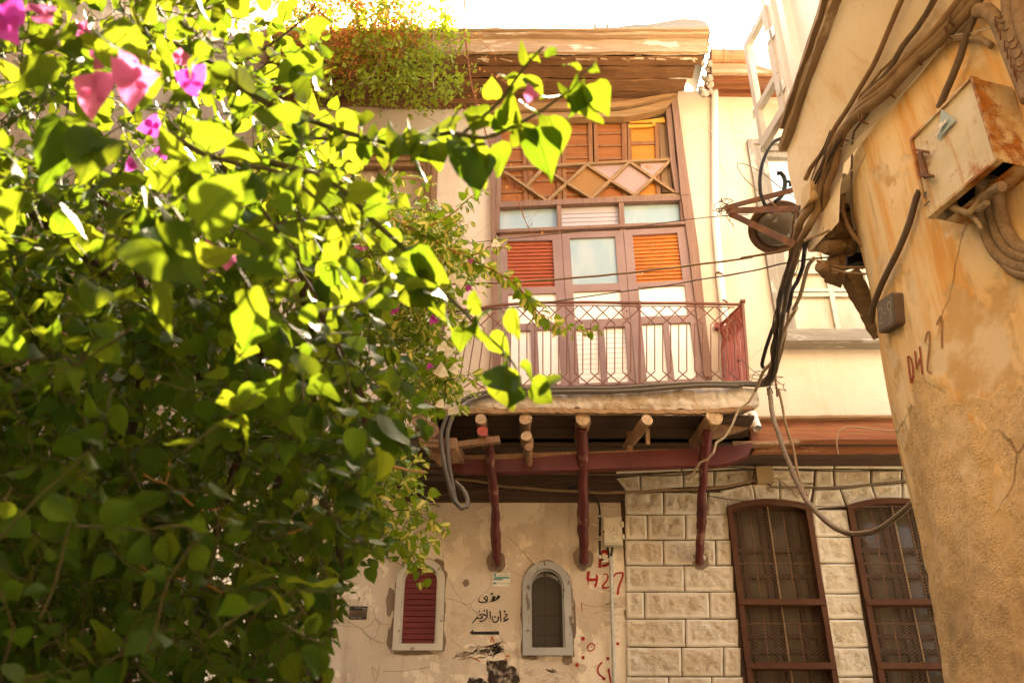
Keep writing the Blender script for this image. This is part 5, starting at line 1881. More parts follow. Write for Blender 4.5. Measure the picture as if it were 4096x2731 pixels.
a, b = wx('E', (1003, 373), YL - .08), wx('E', (1103, 456), YL - .08)
jb = thing('junction_box', 'ochre square junction box on the stone wall under the overhang', 'junction box', ((a.x + b.x) / 2, YL, b.z))
MB().box((a.x, YL - .085, b.z), (b.x, YL - .02, a.z)).build('box_body', M['jbox2'], jb)
m = MB().box((a.x - .004, YL - .095, b.z - .004), (b.x + .004, YL - .0855, a.z + .004))
for sx in (.1, .9):
    for sz in (.12, .88):
        c = Vector((lerp(a.x, b.x, sx), YL - .097, lerp(b.z, a.z, sz)))
        m.tube([c, c + Vector((0, .004, 0))], .005, 8)
m.build('lid', M['jbox2'], jb)
# cables along the top of the lower wall
Yc = YL - .05
for nm, lb, pts, r, mt in (
    ('wall_cable', 'dark cable sagging across the top of the lower wall to the ochre junction box', [('C', (430, 440)), ('C', (900, 440)), ('C', (1150, 480)), ('C', (1400, 500)), ('C', (1600, 512)), ('E', (200, 512)), ('E', (500, 500)), ('E', (760, 488)), ('E', (900, 465)), ('E', (1003, 440))], .011, 'cableb'),
    ('wall_cable', 'dark cable running right from the ochre junction box over both arched windows', [('E', (1060, 450)), ('E', (1090, 480)), ('E', (1250, 482)), ('E', (1400, 485)), ('E', (1600, 472)), ('E', (1750, 455)), ('E', (1860, 448)), ('E', (2100, 450))], .010, 'cable'),
    ('wall_cable', 'grey cable just under the red beam', [('C', (560, 408)), ('C', (900, 410)), ('C', (1300, 405)), ('E', (100, 412)), ('E', (560, 415)), ('E', (740, 380)), ('E', (880, 372)), ('E', (1005, 385))], .007, 'cable'),
    ('wall_cable', 'thin grey wire running right at the top of the stone wall', [('E', (1105, 380)), ('E', (1300, 392)), ('E', (1600, 395)), ('E', (2000, 390))], .004, 'wire'),
    ('wall_cable', 'thin straight wire slanting down across the first arched window head', [('E', (520, 490)), ('E', (800, 540)), ('E', (1050, 572)), ('E', (1300, 588)), ('E', (1850, 590))], .004, 'wire'),
    ('wall_cable', 'thin wire rising across the tan wall above the red shuttered window', [('C', (540, 542)), ('C', (760, 530)), ('C', (1060, 505)), ('C', (1350, 465)), ('C', (1530, 440))], .003, 'wire'),
    ('wall_cable', 'short tan cable bent beside the ochre junction box', [('E', (1110, 430)), ('E', (1160, 462)), ('E', (1220, 500)), ('E', (1260, 530)), ('E', (1240, 545)), ('E', (1205, 500))], .006, 'cabletan')):
    cable(nm, lb, [wx(k, p, Yc - .01 * (i % 2)) for i, (k, p) in enumerate(pts)], r, M[mt])
cable('hook_wire', 'small bent wire hook on the tan wall left of the first red pole', [wx('C', p, YL - .02) for p in ((715, 590), (722, 578), (750, 576), (775, 590))], .004, M['wire'], .01, 6, 'hook')

# downpipe
dp = thing('downpipe', 'white plastic downpipe on the cream wall right of the balcony door', 'downpipe', tuple(wx('B', (2170, 850), YU)))
Yp_ = YU - .045
P = [wx('A', (2052, 440), Yp_ - .25), wx('A', (2075, 452), Yp_ - .12)] 
MB().tube([wx('A', (2093, 455), Yp_), wx('A', (2096, 700), Yp_), wx('A', (2098, 1100), Yp_), wx('A', (2100, 1568), Yp_), wx('B', (2105, 200), Yp_), wx('B', (2135, 560), Yp_), wx('B', (2172, 900), Yp_), wx('B', (2200, 1300), Yp_)], .036, 16).build('pipe', M['pipe'], dp, smooth=True)
MB().tube([wx('A', (2093, 448), Yp_), wx('A', (2094, 520), Yp_)], .041, 16).build('collar', M['pipe'], dp, smooth=True)
m = MB()
for p in ((2130, 545), (2163, 745)):
    c = wx('B', p, Yp_)
    m.tube([c + Vector((-.005, 0, -.008)), c + Vector((.005, 0, .008))], .042, 14)
m.split('clamp', M['iron'], dp)

# ------------------------------------------------------------------ electric cabinet on the street wall
dl = Vector((-.29, .957, 0)).normalized()
nl = Vector((-.957, -.29, 0)).normalized()
tilt = Vector((0, 0, 1))
def onbox(k, p, off):           # point on the plane parallel to the street line, off metres out from it
    p0 = Vector((Lx(3.7), 3.7, 3)) + nl * off
    r = ray(px(k, p)[0])
    t = (p0 - CAM).dot(nl) / r.dot(nl)
    return CAM + r * t
fo = .23
f4 = [onbox('K', p, fo) for p in ((335, 885), (755, 450), (930, 1025), (450, 1425))]
box = thing('electric_cabinet', 'rusty cream steel electric cabinet mounted on the ochre wall', 'electric cabinet', tuple(sum(f4, Vector()) / 4 - nl * fo))
mcab = rusty('rusted_cream_cabinet', (.60, .55, .40), (.52, .46, .31), amt=.60)
mcab2 = rusty('rusted_cabinet_side', (.56, .46, .28), (.42, .26, .1), amt=.46)
cb = MB()
back = [p - nl * (fo - .01) for p in f4]
th_ = .012
cb.holed(f4, [], -nl * .012)
door_ = cb.build('cabinet_door', mcab, box)
cb = MB()
for i, j in ((0, 1), (1, 2), (3, 0)):
    cb.prism([f4[i] - nl * .013, f4[j] - nl * .013, back[j], back[i]], (sum(f4, Vector()) / 4 - (f4[i] + f4[j]) / 2).normalized() * .004)
bl = [lerp(f4[3], f4[2], t) for t in (.0, .38)]
cb.prism([f4[3] - nl * .10, f4[2] - nl * .10, back[2], back[3]], (0, 0, .004))
cb.build('cabinet_body', mcab2, box)
m = MB()        # lip of the door round the front edge
for i in range(4):
    a, b = f4[i], f4[(i + 1) % 4]
    m.beam(a + nl * .004 - nl * .02, b + nl * .004 - nl * .02, .035, .014, up=nl.cross((b - a).normalized()), jit=.001)
m.build('door_lip', mcab2, box)
m = MB()
MB().prism([lerp(p, sum(f4, Vector()) / 4, .08) - nl * .2 for p in f4], nl * .02).build('inner_plate', M['dark'], box)
for (p, q_) in (((412, 968), (462, 975)), ((425, 1140), (495, 1140))):
    a = onbox('K', p, fo + .012); b = onbox('K', q_, fo + .012)
    m.obox((a + b) / 2 + nl * .012, (b - a) / 2, nl * .018, Vector((0, 0, .008)))
m.obox(onbox('K', (418, 1060), fo + .004), dl * .014, nl * .006, Vector((0, 0, .075)))
m.split('hinge', M['iron'], box)
m = MB()        # lightning sign: dark triangle outline round a zig-zag, bent sheet
m.poly([onbox('K', p, fo + .004) for p in ((548, 672), (648, 750), (520, 895))])
m.build('warning_sign', M['paneblue'], box)
m = MB()
m.prism([onbox('K', p, fo + .012) for p in ((512, 778), (528, 800), (552, 755), (558, 775), (592, 735), (580, 770), (556, 800), (532, 850), (500, 876), (530, 835), (545, 790), (530, 815))], nl * .003)
m.build('lightning_mark', M['metal'], box)
m = MB()
for pts in ([(430, 1258), (444, 1250), (440, 1275), (432, 1290), (430, 1258)], [(430, 1350), (466, 1315)]):
    m.tube([onbox('K', p, fo + .003) for p in pts], .004, 4)
m.build('painted_mark', M['plaqueface'], box)
m = MB()        # cut cable ends and wrapped ends under the cabinet
def under(p, off):
    return onbox('K', p, off)
m.tube([under((840, 1300), .15), under((900, 1250), .17), under((970, 1212), .20)], .022, 10, .15)
m.build('cable_stub', M['cablet'], box)
m = MB()
m.tube(spline([under((860, 1200), .10), under((800, 1330), .15), under((735, 1395), .18), under((690, 1380), .18), under((625, 1358), .18)], .01), [.012] * 3 + [.016] * 40 if False else .014, 8, .3)
m.tube(spline([under((800, 1330), .12), under((810, 1370), .14), under((868, 1325), .16)], .01), .016, 8, .4)
m.tube(spline([under((735, 1400), .15), under((800, 1460), .15), under((828, 1510), .15)], .01), .011, 8, .3)
m.split('taped_end', M['cabletan'], box)

# thick cables looping from the cabinet out to the right
lo = [((860, 1160), (900, 1500)), ]
for i, (pts, r) in enumerate([([('K', (835, 1180)), ('G', (2040, 250)), ('G', (2070, 400)), ('G', (2150, 560)), ('G', (2280, 650)), ('G', (2460, 690))], .030),
                              ([('K', (890, 1150)), ('G', (2110, 230)), ('G', (2150, 400)), ('G', (2230, 540)), ('G', (2360, 600)), ('G', (2520, 630))], .029),
                              ([('K', (950, 1150)), ('G', (2165, 230)), ('G', (2210, 400)), ('G', (2300, 510)), ('G', (2400, 560)), ('G', (2560, 590))], .028),
                              ([('G', (2180, 560)), ('G', (2220, 640)), ('G', (2300, 710)), ('G', (2420, 730))], .026)]):
    cable('cabinet_cable', ['outermost thick tan cable looping down from the rusty cabinet', 'second thick tan cable looping from the rusty cabinet', 'innermost thick tan cable looping from the rusty cabinet', 'lowest thick dark-edged cable loop at the right wall'][i],
          [onbox(k, p, .14 - .03 * i if j == 0 else .05) for j, (k, p) in enumerate(pts)], r, M['cablet'], .04, 10, group='thick cables under the cabinet')

# conduits at the upper right, wound with wire
for i, (pts, r) in enumerate([([('F', (2010, 80)), ('F', (2080, 85)), ('F', (2150, 160)), ('F', (2200, 260)), ('F', (2270, 430)), ('F', (2380, 720))], .036),
                              ([('F', (2230, -40)), ('F', (2240, 60)), ('F', (2262, 180)), ('F', (2300, 330)), ('F', (2345, 460)), ('F', (2420, 650))], .034),
                              ([('F', (2300, -60)), ('F', (2312, 60)), ('F', (2335, 180)), ('F', (2370, 300)), ('F', (2430, 450))], .034)]):
    cond0 = cable('conduit', ['tan conduit bending over from the pipe bundle to the right edge', 'middle tan conduit of the wire-wound group', 'outer tan conduit of the wire-wound group'][i], [onbox(k, p, .07) for k, p in pts], r, M['cablet'], .04, 12, 'conduit', 'wire-wound conduits')
    cond_first = cond0 if i == 0 else cond_first
m = MB()
for s in range(8):
    t = (s + random.uniform(-.3, .3)) / 7
    c = onbox('F', (lerp(2170, 2330, t), lerp(190, 600, t)), .08)
    P = []
    for a in range(9):
        an = a / 8 * math.pi
        P.append(c + Vector((.957, .29, 0)) * (-.05 * math.sin(an) + .01) + (dl * -1) * (.11 * (a / 8) - .03) + Vector((0, 0, .03 * (a / 8) + .02 * math.sin(a * 2))))
    m.tube(P, .0035, 5)
m.split('binding_wire', M['iron'], cond_first)
cable('conduit', 'thin tan conduit curving in from the pipe bundle under the binding wire', [hit('F', p, .04) for p in ((1830, 300), (1920, 290), (2010, 285), (2090, 300), (2160, 350))], .016, M['cablet'], .03, 8, 'conduit')

# ------------------------------------------------------------------ the cable run along the street wall and down to the balcony
def run(pts, off, lift=None):
    return [hit(k, p, off) for k, p in pts]
main = [
 (['F:2060,-60', 'F:1960,60', 'F:1850,185', 'F:1740,300', 'F:1600,420', 'F:1500,520', 'F:1400,640', 'F:1290,730', 'F:1180,830', 'F:1080,940', 'F:1000,1080', 'F:930,1280', 'F:870,1430'], ['G:800,230', 'G:730,330', 'G:702,430', 'G:690,520', 'G:650,640', 'G:610,760', 'G:580,900', 'G:555,1080', 'G:540,1250', 'G:515,1400', 'G:480,1480'], .030, 'lowest and thickest pipe of the bundle crossing the corner house'),
 (['F:1990,-60', 'F:1890,80', 'F:1770,225', 'F:1660,330', 'F:1540,445', 'F:1440,560', 'F:1330,660', 'F:1220,750', 'F:1120,880', 'F:1050,990', 'F:1000,1130', 'F:960,1280', 'F:900,1440'], ['G:850,250', 'G:770,400', 'G:725,480', 'G:700,580', 'G:665,700', 'G:635,820', 'G:610,960', 'G:590,1100', 'G:570,1280', 'G:545,1420', 'G:500,1500'], .026, 'middle pipe of the bundle crossing the corner house'),
 (['F:1940,-60', 'F:1850,60', 'F:1730,210', 'F:1620,320', 'F:1500,435', 'F:1390,560', 'F:1280,660', 'F:1160,800', 'F:1080,950', 'F:1040,1080', 'F:1020,1230', 'F:970,1360'], ['G:900,240', 'G:830,370', 'G:760,460', 'G:720,540', 'G:690,640', 'G:640,780'], .022, 'upper pipe of the bundle crossing the corner house')]
def parse(s):
    k, r = s.split(':')
    a, b = r.split(',')
    return k, (float(a), float(b))
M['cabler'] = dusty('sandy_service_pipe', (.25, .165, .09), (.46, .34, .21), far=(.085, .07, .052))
balc = [parse(s) for s in ('G:420,1505', 'G:250,1500', 'B:2300,1328', 'B:2050,1322', 'B:1850,1328', 'B:1600,1345', 'B:1350,1362', 'B:1050,1362', 'B:800,1366', 'B:600,1375', 'B:430,1392', 'B:300,1430', 'B:210,1500', 'C:830,60', 'C:795,140', 'C:782,220', 'C:800,360', 'C:830,480', 'C:855,560', 'C:890,598', 'C:925,590', 'C:928,550', 'C:900,490', 'C:862,455')]
balc2 = [parse(s) for s in ('G:430,1520', 'G:250,1512', 'B:2300,1345', 'B:2050,1342', 'B:1850,1352', 'B:1600,1372', 'B:1350,1385', 'B:1050,1388', 'B:800,1392', 'B:600,1402', 'B:440,1416', 'B:330,1460', 'B:260,1530', 'C:860,60', 'C:828,140', 'C:815,220', 'C:826,360', 'C:845,470', 'C:862,560', 'C:900,602', 'C:932,575', 'C:915,510', 'C:880,470')]
for i, (A1, A2, r, lb) in enumerate(main):
    P = [hit(*parse(s), .028 + r * .8) for s in A1]
    nA = len(A2)
    for j, s in enumerate(A2):
        k, p = parse(s)
        Y = lerp(4.62, 6.86, ((j + .2) / nA) ** 1.5)
        P.append(wx(k, p, Y))
    if i < 2:
        bl_ = balc if i == 0 else balc2
        for j, (k, p) in enumerate(bl_):
            Y = YB - .045 if j < len(bl_) - 8 else lerp(YB - .05, YB + .12, (j - len(bl_) + 8) / 7)
            P.append(wx(k, p, Y))
    S = spline(P, .05)
    R = []
    for q_ in S:          # thick service pipe on the near wall, thinner cable out over the lane
        R.append(lerp(r, .017 if i < 2 else .015, max(0, min(1, (q_.y - 4.3) / .9))))
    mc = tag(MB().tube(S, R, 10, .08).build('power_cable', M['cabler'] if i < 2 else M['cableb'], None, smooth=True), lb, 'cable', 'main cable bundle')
    main_cable = mc if i == 0 else main_cable

others = [
 ('power_cable', 'single brown cable slanting alone across the cream jetty to the box', ['F:1500,-50', 'F:1470,20', 'F:1340,340', 'F:1250,520', 'F:1180,640', 'F:1090,790', 'F:1020,900', 'F:930,1080', 'F:830,1220', 'F:795,1300'], .014, 'cableb', .018),
 ('power_cable', 'dark twisted cable just above the pipe bundle', ['F:1730,-40', 'F:1660,90', 'F:1590,200', 'F:1500,320', 'F:1400,480', 'F:1290,610', 'F:1220,690', 'F:1180,780', 'F:1130,860'], .015, 'cable', .02),
 ('power_cable', 'second dark cable running beside the twisted one', ['F:1750,-40', 'F:1650,130', 'F:1560,240', 'F:1460,390', 'F:1340,500', 'F:1260,620', 'F:1200,680', 'F:1165,790', 'F:1120,900'], .008, 'cableb', .03),
 ('power_cable', 'thin wire hanging straight below the bundle on the orange wall', ['F:1440,440', 'F:1330,660', 'F:1240,830', 'F:1150,940', 'F:1148,1100', 'F:1140,1300', 'F:1138,1420', 'G:1142,250', 'G:1170,400'], .006, 'wire', .03),
 ('power_cable', 'black cable passing behind the rusty cabinet from above', ['F:2110,-30', 'F:2060,140', 'F:2010,260', 'F:1960,420', 'F:1900,580', 'F:1850,680', 'F:1800,800'], .018, 'cable', .04),
 ('power_cable', 'black cable snaking down the ochre wall from the cabinet to the plaque', ['K:440,1250', 'G:1605,180', 'G:1560,350', 'G:1490,540', 'G:1410,690', 'G:1340,840', 'G:1300,960', 'G:1290,1065'], .017, 'cable', .018),
 ('guy_wire', 'pale thin steel wire slanting over the pipes from the right edge', ['F:2420,180', 'F:2344,192', 'F:2200,218', 'F:2020,255', 'F:1850,300', 'F:1650,560', 'F:1440,790', 'F:1250,960', 'F:1100,1045', 'F:980,1118'], .0035, 'metal', .05),
]
for nm, lb, P, r, mt, off in others:
    cable(nm, lb, [hit(*parse(s), off + r) for s in P], r, M[mt])
# wires tying the bundle
m = MB()
for p, w_ in (((1840, 190), 60), ((1640, 400), 50), ((1430, 640), 60), ((1240, 830), 50), ((1100, 960), 45), ((1860, 110), 60)):
    for d in (0, 12):
        P = [hit('F', (p[0] - w_ * .5 + d, p[1] - w_ * .6 - d), .06), hit('F', (p[0] + d, p[1]), .10), hit('F', (p[0] + w_ * .4 + d, p[1] + w_ * .7), .085), hit('F', (p[0] + w_ * .45, p[1] + w_ * 1.1), .05)]
        m.tube(spline(P, .02), .0035, 5)
m.split('tie_wire', M['iron'], main_cable)

# free cables over the lane
def free(pts, Y0, Y1):
    n = len(pts)
    return [wx(k, p, lerp(Y0, Y1, i / (n - 1))) for i, (k, p) in enumerate(map(parse, pts))]
cable('span_wire', 'brown cable strung across the lane in front of the door shutters', free(['G:800,470', 'G:720,515', 'G:600,550', 'G:300,600', 'B:2351,418', 'B:1900,475', 'B:1400,535', 'B:1000,570', 'B:560,598', 'B:300,606', 'B:100,612'], 4.75, 7.2), .008, M['cableb'])
cable('span_wire', 'thin grey wire strung across the lane just above the railing', free(['J:560,710', 'J:330,740', 'J:0,785', 'G:400,690', 'G:150,735', 'B:2351,515', 'B:2000,575', 'B:1700,625', 'B:1300,680', 'B:1000,725', 'B:700,770', 'B:300,800', 'B:60,825'], 4.72, 7.1), .005, M['wire'])
cable('span_wire', 'hair-thin wire strung from the iron bracket across the transom', free(['G:110,300', 'B:2340,105', 'B:2000,130', 'B:1500,195', 'B:1000,240', 'B:500,292', 'B:200,330'], 5.05, 7.35), .0035, M['wire'])
cable('slack_cable', 'black slack cable drooping low across the arched windows', [wx('E', p, lerp(6.75, 5.5, i / 10)) for i, p in enumerate(((1075, -60), (1090, 40), (1115, 150), (1180, 330), (1260, 510), (1330, 610), (1420, 690), (1510, 735), (1600, 738), (1710, 705), (1880, 560)))], .018, M['cable'])
cable('slack_cable', 'second dark cable hanging beside the black slack cable', [wx('E', p, 6.75) for p in ((1130, -60), (1150, 40), (1165, 120), (1205, 250), (1235, 400), (1262, 480), (1290, 530))], .010, M['cableb'])
cable('hanging_cable', 'pale tan cable dangling from the balcony corner past the right strut', [wx('G', (470, 1400), 6.6), wx('G', (420, 1510), 6.8)] + [wx('E', p, Y) for p, Y in (((965, 10), 6.85), ((905, 55), 6.9), ((875, 130), 6.9), ((830, 205), 6.9), ((785, 235), 6.9), ((770, 290), 6.9), ((735, 330), 6.95), ((695, 345), 7.0), ((660, 400), 7.1), ((615, 435), 7.2))], .009, M['cabletan'])
cable('hanging_cable', 'pale taped cable falling from the gnarled timber to the balcony', free(['J:235,750', 'J:195,800', 'J:160,900', 'J:110,1080', 'J:60,1200', 'G:700,960', 'G:630,1080', 'G:590,1200', 'G:540,1320', 'G:470,1410', 'G:440,1470', 'G:400,1560'], 4.75, 6.7), .013, M['cabletan'])
cable('hanging_cable', 'black knotted cable hanging left of the gnarled timber', free(['J:160,620', 'J:150,700', 'J:135,820', 'J:100,930', 'J:60,1000', 'G:660,850', 'G:640,960', 'G:600,1000', 'G:540,1080', 'G:480,1250', 'G:450,1370', 'G:470,1400'], 4.8, 6.5), .014, M['black'])
cable('hanging_cable', 'thin brown cable hanging beside the main bundle to the balcony corner', free(['G:690,280', 'G:665,430', 'G:650,600', 'G:655,800', 'G:640,1000', 'G:610,1200', 'G:570,1350', 'G:545,1440', 'G:560,1600'], 5.0, 6.7), .009, M['cableb'])
cable('corbel_cable', 'brown cable bending in over the gnarled timbers', [wx('J', p, 4.60) for p in ((510, 0), (505, 120), (495, 330), (540, 450), (610, 560), (690, 640), (730, 690))], .014, M['cableb'])
cable('corbel_cable', 'thin tan wire curling out of the gnarled timbers to the bundle', [wx('J', p, 4.62) for p in ((375, 495), (310, 530), (230, 560), (150, 590))], .008, M['cabletan'])
cable('corbel_cable', 'pair of tan wires passing under the timber corbel to the right', [wx('J', p, 4.70) for p in ((260, 765), (350, 810), (480, 830), (620, 832), (760, 825))], .008, M['cableb'])
cable('corbel_cable', 'lower tan wire under the timber corbel', [wx('J', p, 4.70) for p in ((270, 770), (380, 830), (500, 870), (620, 880), (780, 893))], .006, M['cabletan'])
cable('hose', 'black hose arching from the oriel down behind the lamp', [wx('F', p, 5.0) for p in ((640, 980), (600, 992), (540, 1020), (490, 1090), (450, 1190), (433, 1320), (440, 1400), (470, 1480), (520, 1540))], .012, M['black'])
cable('timber_cable', 'short brown wire hanging on the red floor beam', [wx('E', p, 7.36) for p in ((1810, 176), (1650, 160), (1500, 148), (1460, 175), (1450, 230), (1460, 300))], .006, M['cableb'])
rw = random.Random(8)
for i in range(7):
    A2 = main[i % 3][1]
    P = [hit('F', (1040 + rw.uniform(-40, 60), 980 + rw.uniform(-60, 60)), .07), hit('F', (900 + rw.uniform(-30, 60), 1370 + rw.uniform(-60, 40)), .08)]
    for j, s in enumerate(main[i % 2][1]):
        k, p = parse(s)
        P.append(wx(k, (p[0] + rw.uniform(-34, 34), p[1]), lerp(4.62, 6.82, ((j + .2) / 11) ** 1.5)))
    P.append(wx('G', (500 + rw.uniform(-40, 30), 1530 + rw.uniform(-20, 60)), 6.85))
    cable('thin_wire', 'thin loose wire hanging alongside the main cable bundle', P, rw.uniform(.003, .006), M[('wire', 'cableb', 'black')[i % 3]], .05, 6, 'wire', 'thin wires along the main bundle')
m = MB()
rnd = random.Random(3)
for i in range(7):
    P = [wx('G', (rnd.uniform(430, 560), rnd.uniform(1380, 1500)), 6.7)]
    for k in range(5):
        P.append(P[-1] + Vector((rnd.uniform(-.09, .05), rnd.uniform(-.05, .05), rnd.uniform(-.05, .05))))
    m.tube(spline(P, .02), .003, 5)
tag(m.build('wire_tangle', M['wire']), 'tangle of thin wires knotted at the balcony corner', 'wire')

# ------------------------------------------------------------------ iron wire bracket
ib = thing('iron_bracket', 'rusty triangular angle-iron bracket sticking out from the corner house', 'bracket', tuple(wx('G', (720, 230), 4.86)))
m = MB()
tip = wx('G', (185, 235), 5.15)
def angle(a, b, s_=.036):
    d_ = (b - a).normalized()
    n1 = d_.cross(Vector((0, 0, 1))).normalized()
    m.beam(a, b, s_, .007, jit=.0008)
    m.beam(a + n1 * s_ / 2 - Vector((0, 0, s_ / 2)), b + n1 * s_ / 2 - Vector((0, 0, s_ / 2)), .007, s_, jit=.0008)
angle(tip, wx('G', (760, 82), 4.86)); angle(tip + Vector((.02, 0, -.02)), wx('G', (730, 235), 4.80), .042); angle(tip + Vector((.04, 0, -.04)), wx('G', (700, 490), 4.72), .04)
m.build('angle_bars', M['iron'], ib)
m = MB()
for i in range(14):
    c = tip + Vector((rnd.uniform(-.02, .03), rnd.uniform(-.02, .02), rnd.uniform(-.03, .03)))
    P = [c]
    for k in range(4):
        P.append(P[-1] + Vector((rnd.uniform(-.05, .04), rnd.uniform(-.02, .02), rnd.uniform(-.06, .04))))
    m.tube(spline(P, .01), .003, 5)
m.build('twisted_wire', M['wire'], ib)
cable('span_wire', 'thin springy wire curling up left of the bracket', [wx('F', p, 5.0) for p in ((700, 1440), (560, 1340), (450, 1250), (330, 1190), (270, 1180), (275, 1220), (330, 1300), (420, 1380), (560, 1500))], .003, M['cabletan'])
# ------------------------------------------------------------------ street lamp
la = thing('street_lamp', 'round rusty-rimmed street lamp hanging under the iron bracket', 'street lamp', tuple(wx('G', (585, 380), 5.05)))
c = wx('G', (560, 375), 5.30)
ax = (CAM - c).normalized() * .55 + Vector((.12, -.1, -.75))
ax.normalize()
u_ = ax.cross(Vector((0, 1, 0))).normalized(); v_ = ax.cross(u_)
def lathe(prof, n=32):
    mb = MB()
    V, F = [], []
    for r, h in prof:
        for i in range(n):
            an = 2 * math.pi * i / n
            V.append(c + ax * h + (u_ * math.cos(an) + v_ * math.sin(an)) * r)
    for j in range(len(prof) - 1):
        for i in range(n):
            F.append((j * n + i, j * n + (i + 1) % n, (j + 1) * n + (i + 1) % n, (j + 1) * n + i))
    F.append(tuple(range(n)))
    F.append(tuple((len(prof) - 1) * n + i for i in range(n)))
    return mb.add(V, F)
lathe([(r_ * .76, h_ * .8) for r_, h_ in ((.05, -.17), (.13, -.16), (.20, -.11), (.245, -.03), (.258, .0), (.256, .018), (.20, .02), (.19, .0))]).build('lamp_hood', M['hood'], la, smooth=True)
lathe([(r_ * .76, h_ * .8) for r_, h_ in ((.188, .004), (.18, .035), (.15, .075), (.10, .10), (.05, .112))]).build('lamp_glass', M['bulb'], la, smooth=True)
m = MB()
Pb = [wx('F', p, 5.02) for p in ((560, 1255), (585, 1252), (605, 1275), (615, 1320), (605, 1390), (570, 1440), (545, 1460))]
m.tube(spline(Pb, .02), .014, 8)
m.tube(spline([wx('F', p, 5.0) for p in ((600, 1400), (610, 1340), (625, 1315), (650, 1318), (652, 1345))], .01), .009, 8)
m.build('lamp_arm', M['black'], la)

# ------------------------------------------------------------------ white junction box on the corner
jw = thing('junction_box', 'dusty cream junction box with two round knockouts on the corner house', 'junction box', tuple(wx('G', (800, 150), 4.7)))
m = MB()
f_ = [wx('G', p, 4.52) for p in ((792, 38), (858, 40), (872, 165), (812, 182))]
sd = [wx('G', p, 4.66) for p in ((728, 92), (792, 38), (812, 182), (735, 278))]
bt_ = wx('G', (770, 270), 4.62)
P6 = [wx('G', (792, 38), 4.52), wx('G', (860, 40), 4.56), wx('G', (874, 168), 4.58), wx('G', (790, 185), 4.52)]
Q6 = [wx('G', (735, 90), 4.70), wx('G', (800, 90), 4.76), wx('G', (815, 240), 4.76), wx('G', (722, 275), 4.70)]
m.add(P6 + Q6, [(0, 1, 2, 3), (0, 3, 7, 4), (3, 2, 6, 7), (0, 4, 5, 1), (1, 5, 6, 2), (4, 7, 6, 5)])
jbo = m.build('box_body', M['jbox'], jw)
bvm = jbo.modifiers.new('edge', 'BEVEL'); bvm.width = .012; bvm.segments = 3
m = MB()
fn = (P6[1] - P6[0]).cross(P6[3] - P6[0]).normalized()
if fn.dot(CAM - P6[0]) < 0:
    fn = -fn
for v in (.27, .74):
    cc = bil(P6, .52, v)
    e1 = (P6[1] - P6[0]).normalized(); e2 = fn.cross(e1)
    for rr, hh in ((.024, .004), (.017, .008), (.009, .011)):
        m.prism([cc + (e1 * math.cos(t * .393) + e2 * math.sin(t * .393)) * rr for t in range(16)], fn * hh)
m.build('knockout', M['jbox'], jw)
# ------------------------------------------------------------------ left house wall
lh = thing('stucco_house', 'rough stuccoed house wall behind the bougainvillea', 'house', (-2.6, 4, 0))
V, F = [], []
yv = [-4 + i * .25 for i in range(46)] + [7.505]
yv = sorted(set(y for y in yv if y <= 7.505))
for y in yv:
    x = lerp(-2.0, -2.42, (y + 4) / 11.5)
    for k in range(40):
        z = k * .295
        V.append((x + .025 * noise.noise(Vector((y * 1.5, z * 1.5, 3))), y, z))
for i in range(len(yv) - 1):
    for k in range(39):
        F.append((i * 40 + k, (i + 1) * 40 + k, (i + 1) * 40 + k + 1, i * 40 + k + 1))
mbl = MB().add(V, F)
mbl.box((-6, -4, 11.49), (-2.25, 7.5, 11.6))
mbl.build('stucco_wall', M['stucco'], lh, smooth=True)
MB().box((-2.3, -4.25, 4.2), (-.30, 1.25, 8.5)).build('overhead_sky_blocker', M['stucco'], lh)  # added overhead, out of view, to keep sky light off the lower leaves

# ------------------------------------------------------------------ foliage
rng = np.random.default_rng(12)
def leaf_template():
    rows = [(0.0, .0), (.05, .20), (.16, .37), (.32, .425), (.50, .375), (.66, .27), (.80, .145), (.90, .06), (1.0, .0)]
    V, UV, F = [], [], []
    idx = []
    for j, (t, w) in enumerate(rows):
        cur = []
        for s in ((-1, -.5, 0, .5, 1) if 0 < j < len(rows) - 1 else (0,)):
            x = w * s
            notch = -.07 * abs(s) if j in (1, 2) else 0
            z = .16 * abs(x) - .20 * t * t + .035 * math.sin(8 * t) * s * s * (1 if s > 0 else -1)
            V.append((x, t + notch, z)); UV.append((.5 + .5 * s * w / .43, t)); cur.append(len(V) - 1)
        idx.append(cur)
    for j in range(len(rows) - 1):
        a, b = idx[j], idx[j + 1]
        for i in range(4):
            if len(a) == 1:
                F.append((a[0], b[i], b[i + 1], b[i + 1]))
            elif len(b) == 1:
                F.append((a[i], b[0], a[i + 1], a[i + 1]))
            else:
                F.append((a[i], b[i], b[i + 1], a[i + 1]))
    return np.array(V, float), np.array(UV, float), [tuple(dict.fromkeys(f)) for f in F]
LV, LUV, LF = leaf_template()
SIMPLE_V = np.array([(0, 0, 0), (-.36, .30, .07), (0, .36, 0), (.36, .30, .07), (-.24, .66, -.06), (0, .66, -.12), (.24, .66, -.06), (0, 1, -.26)], float)
SIMPLE_UV = np.array([(.5, 0), (0, .3), (.5, .36), (1, .3), (.2, .66), (.5, .66), (.8, .66), (.5, 1)], float)
SIMPLE_F = [(0, 2, 1), (0, 3, 2), (1, 2, 5, 4), (2, 3, 6, 5), (4, 5, 7), (5, 6, 7)]

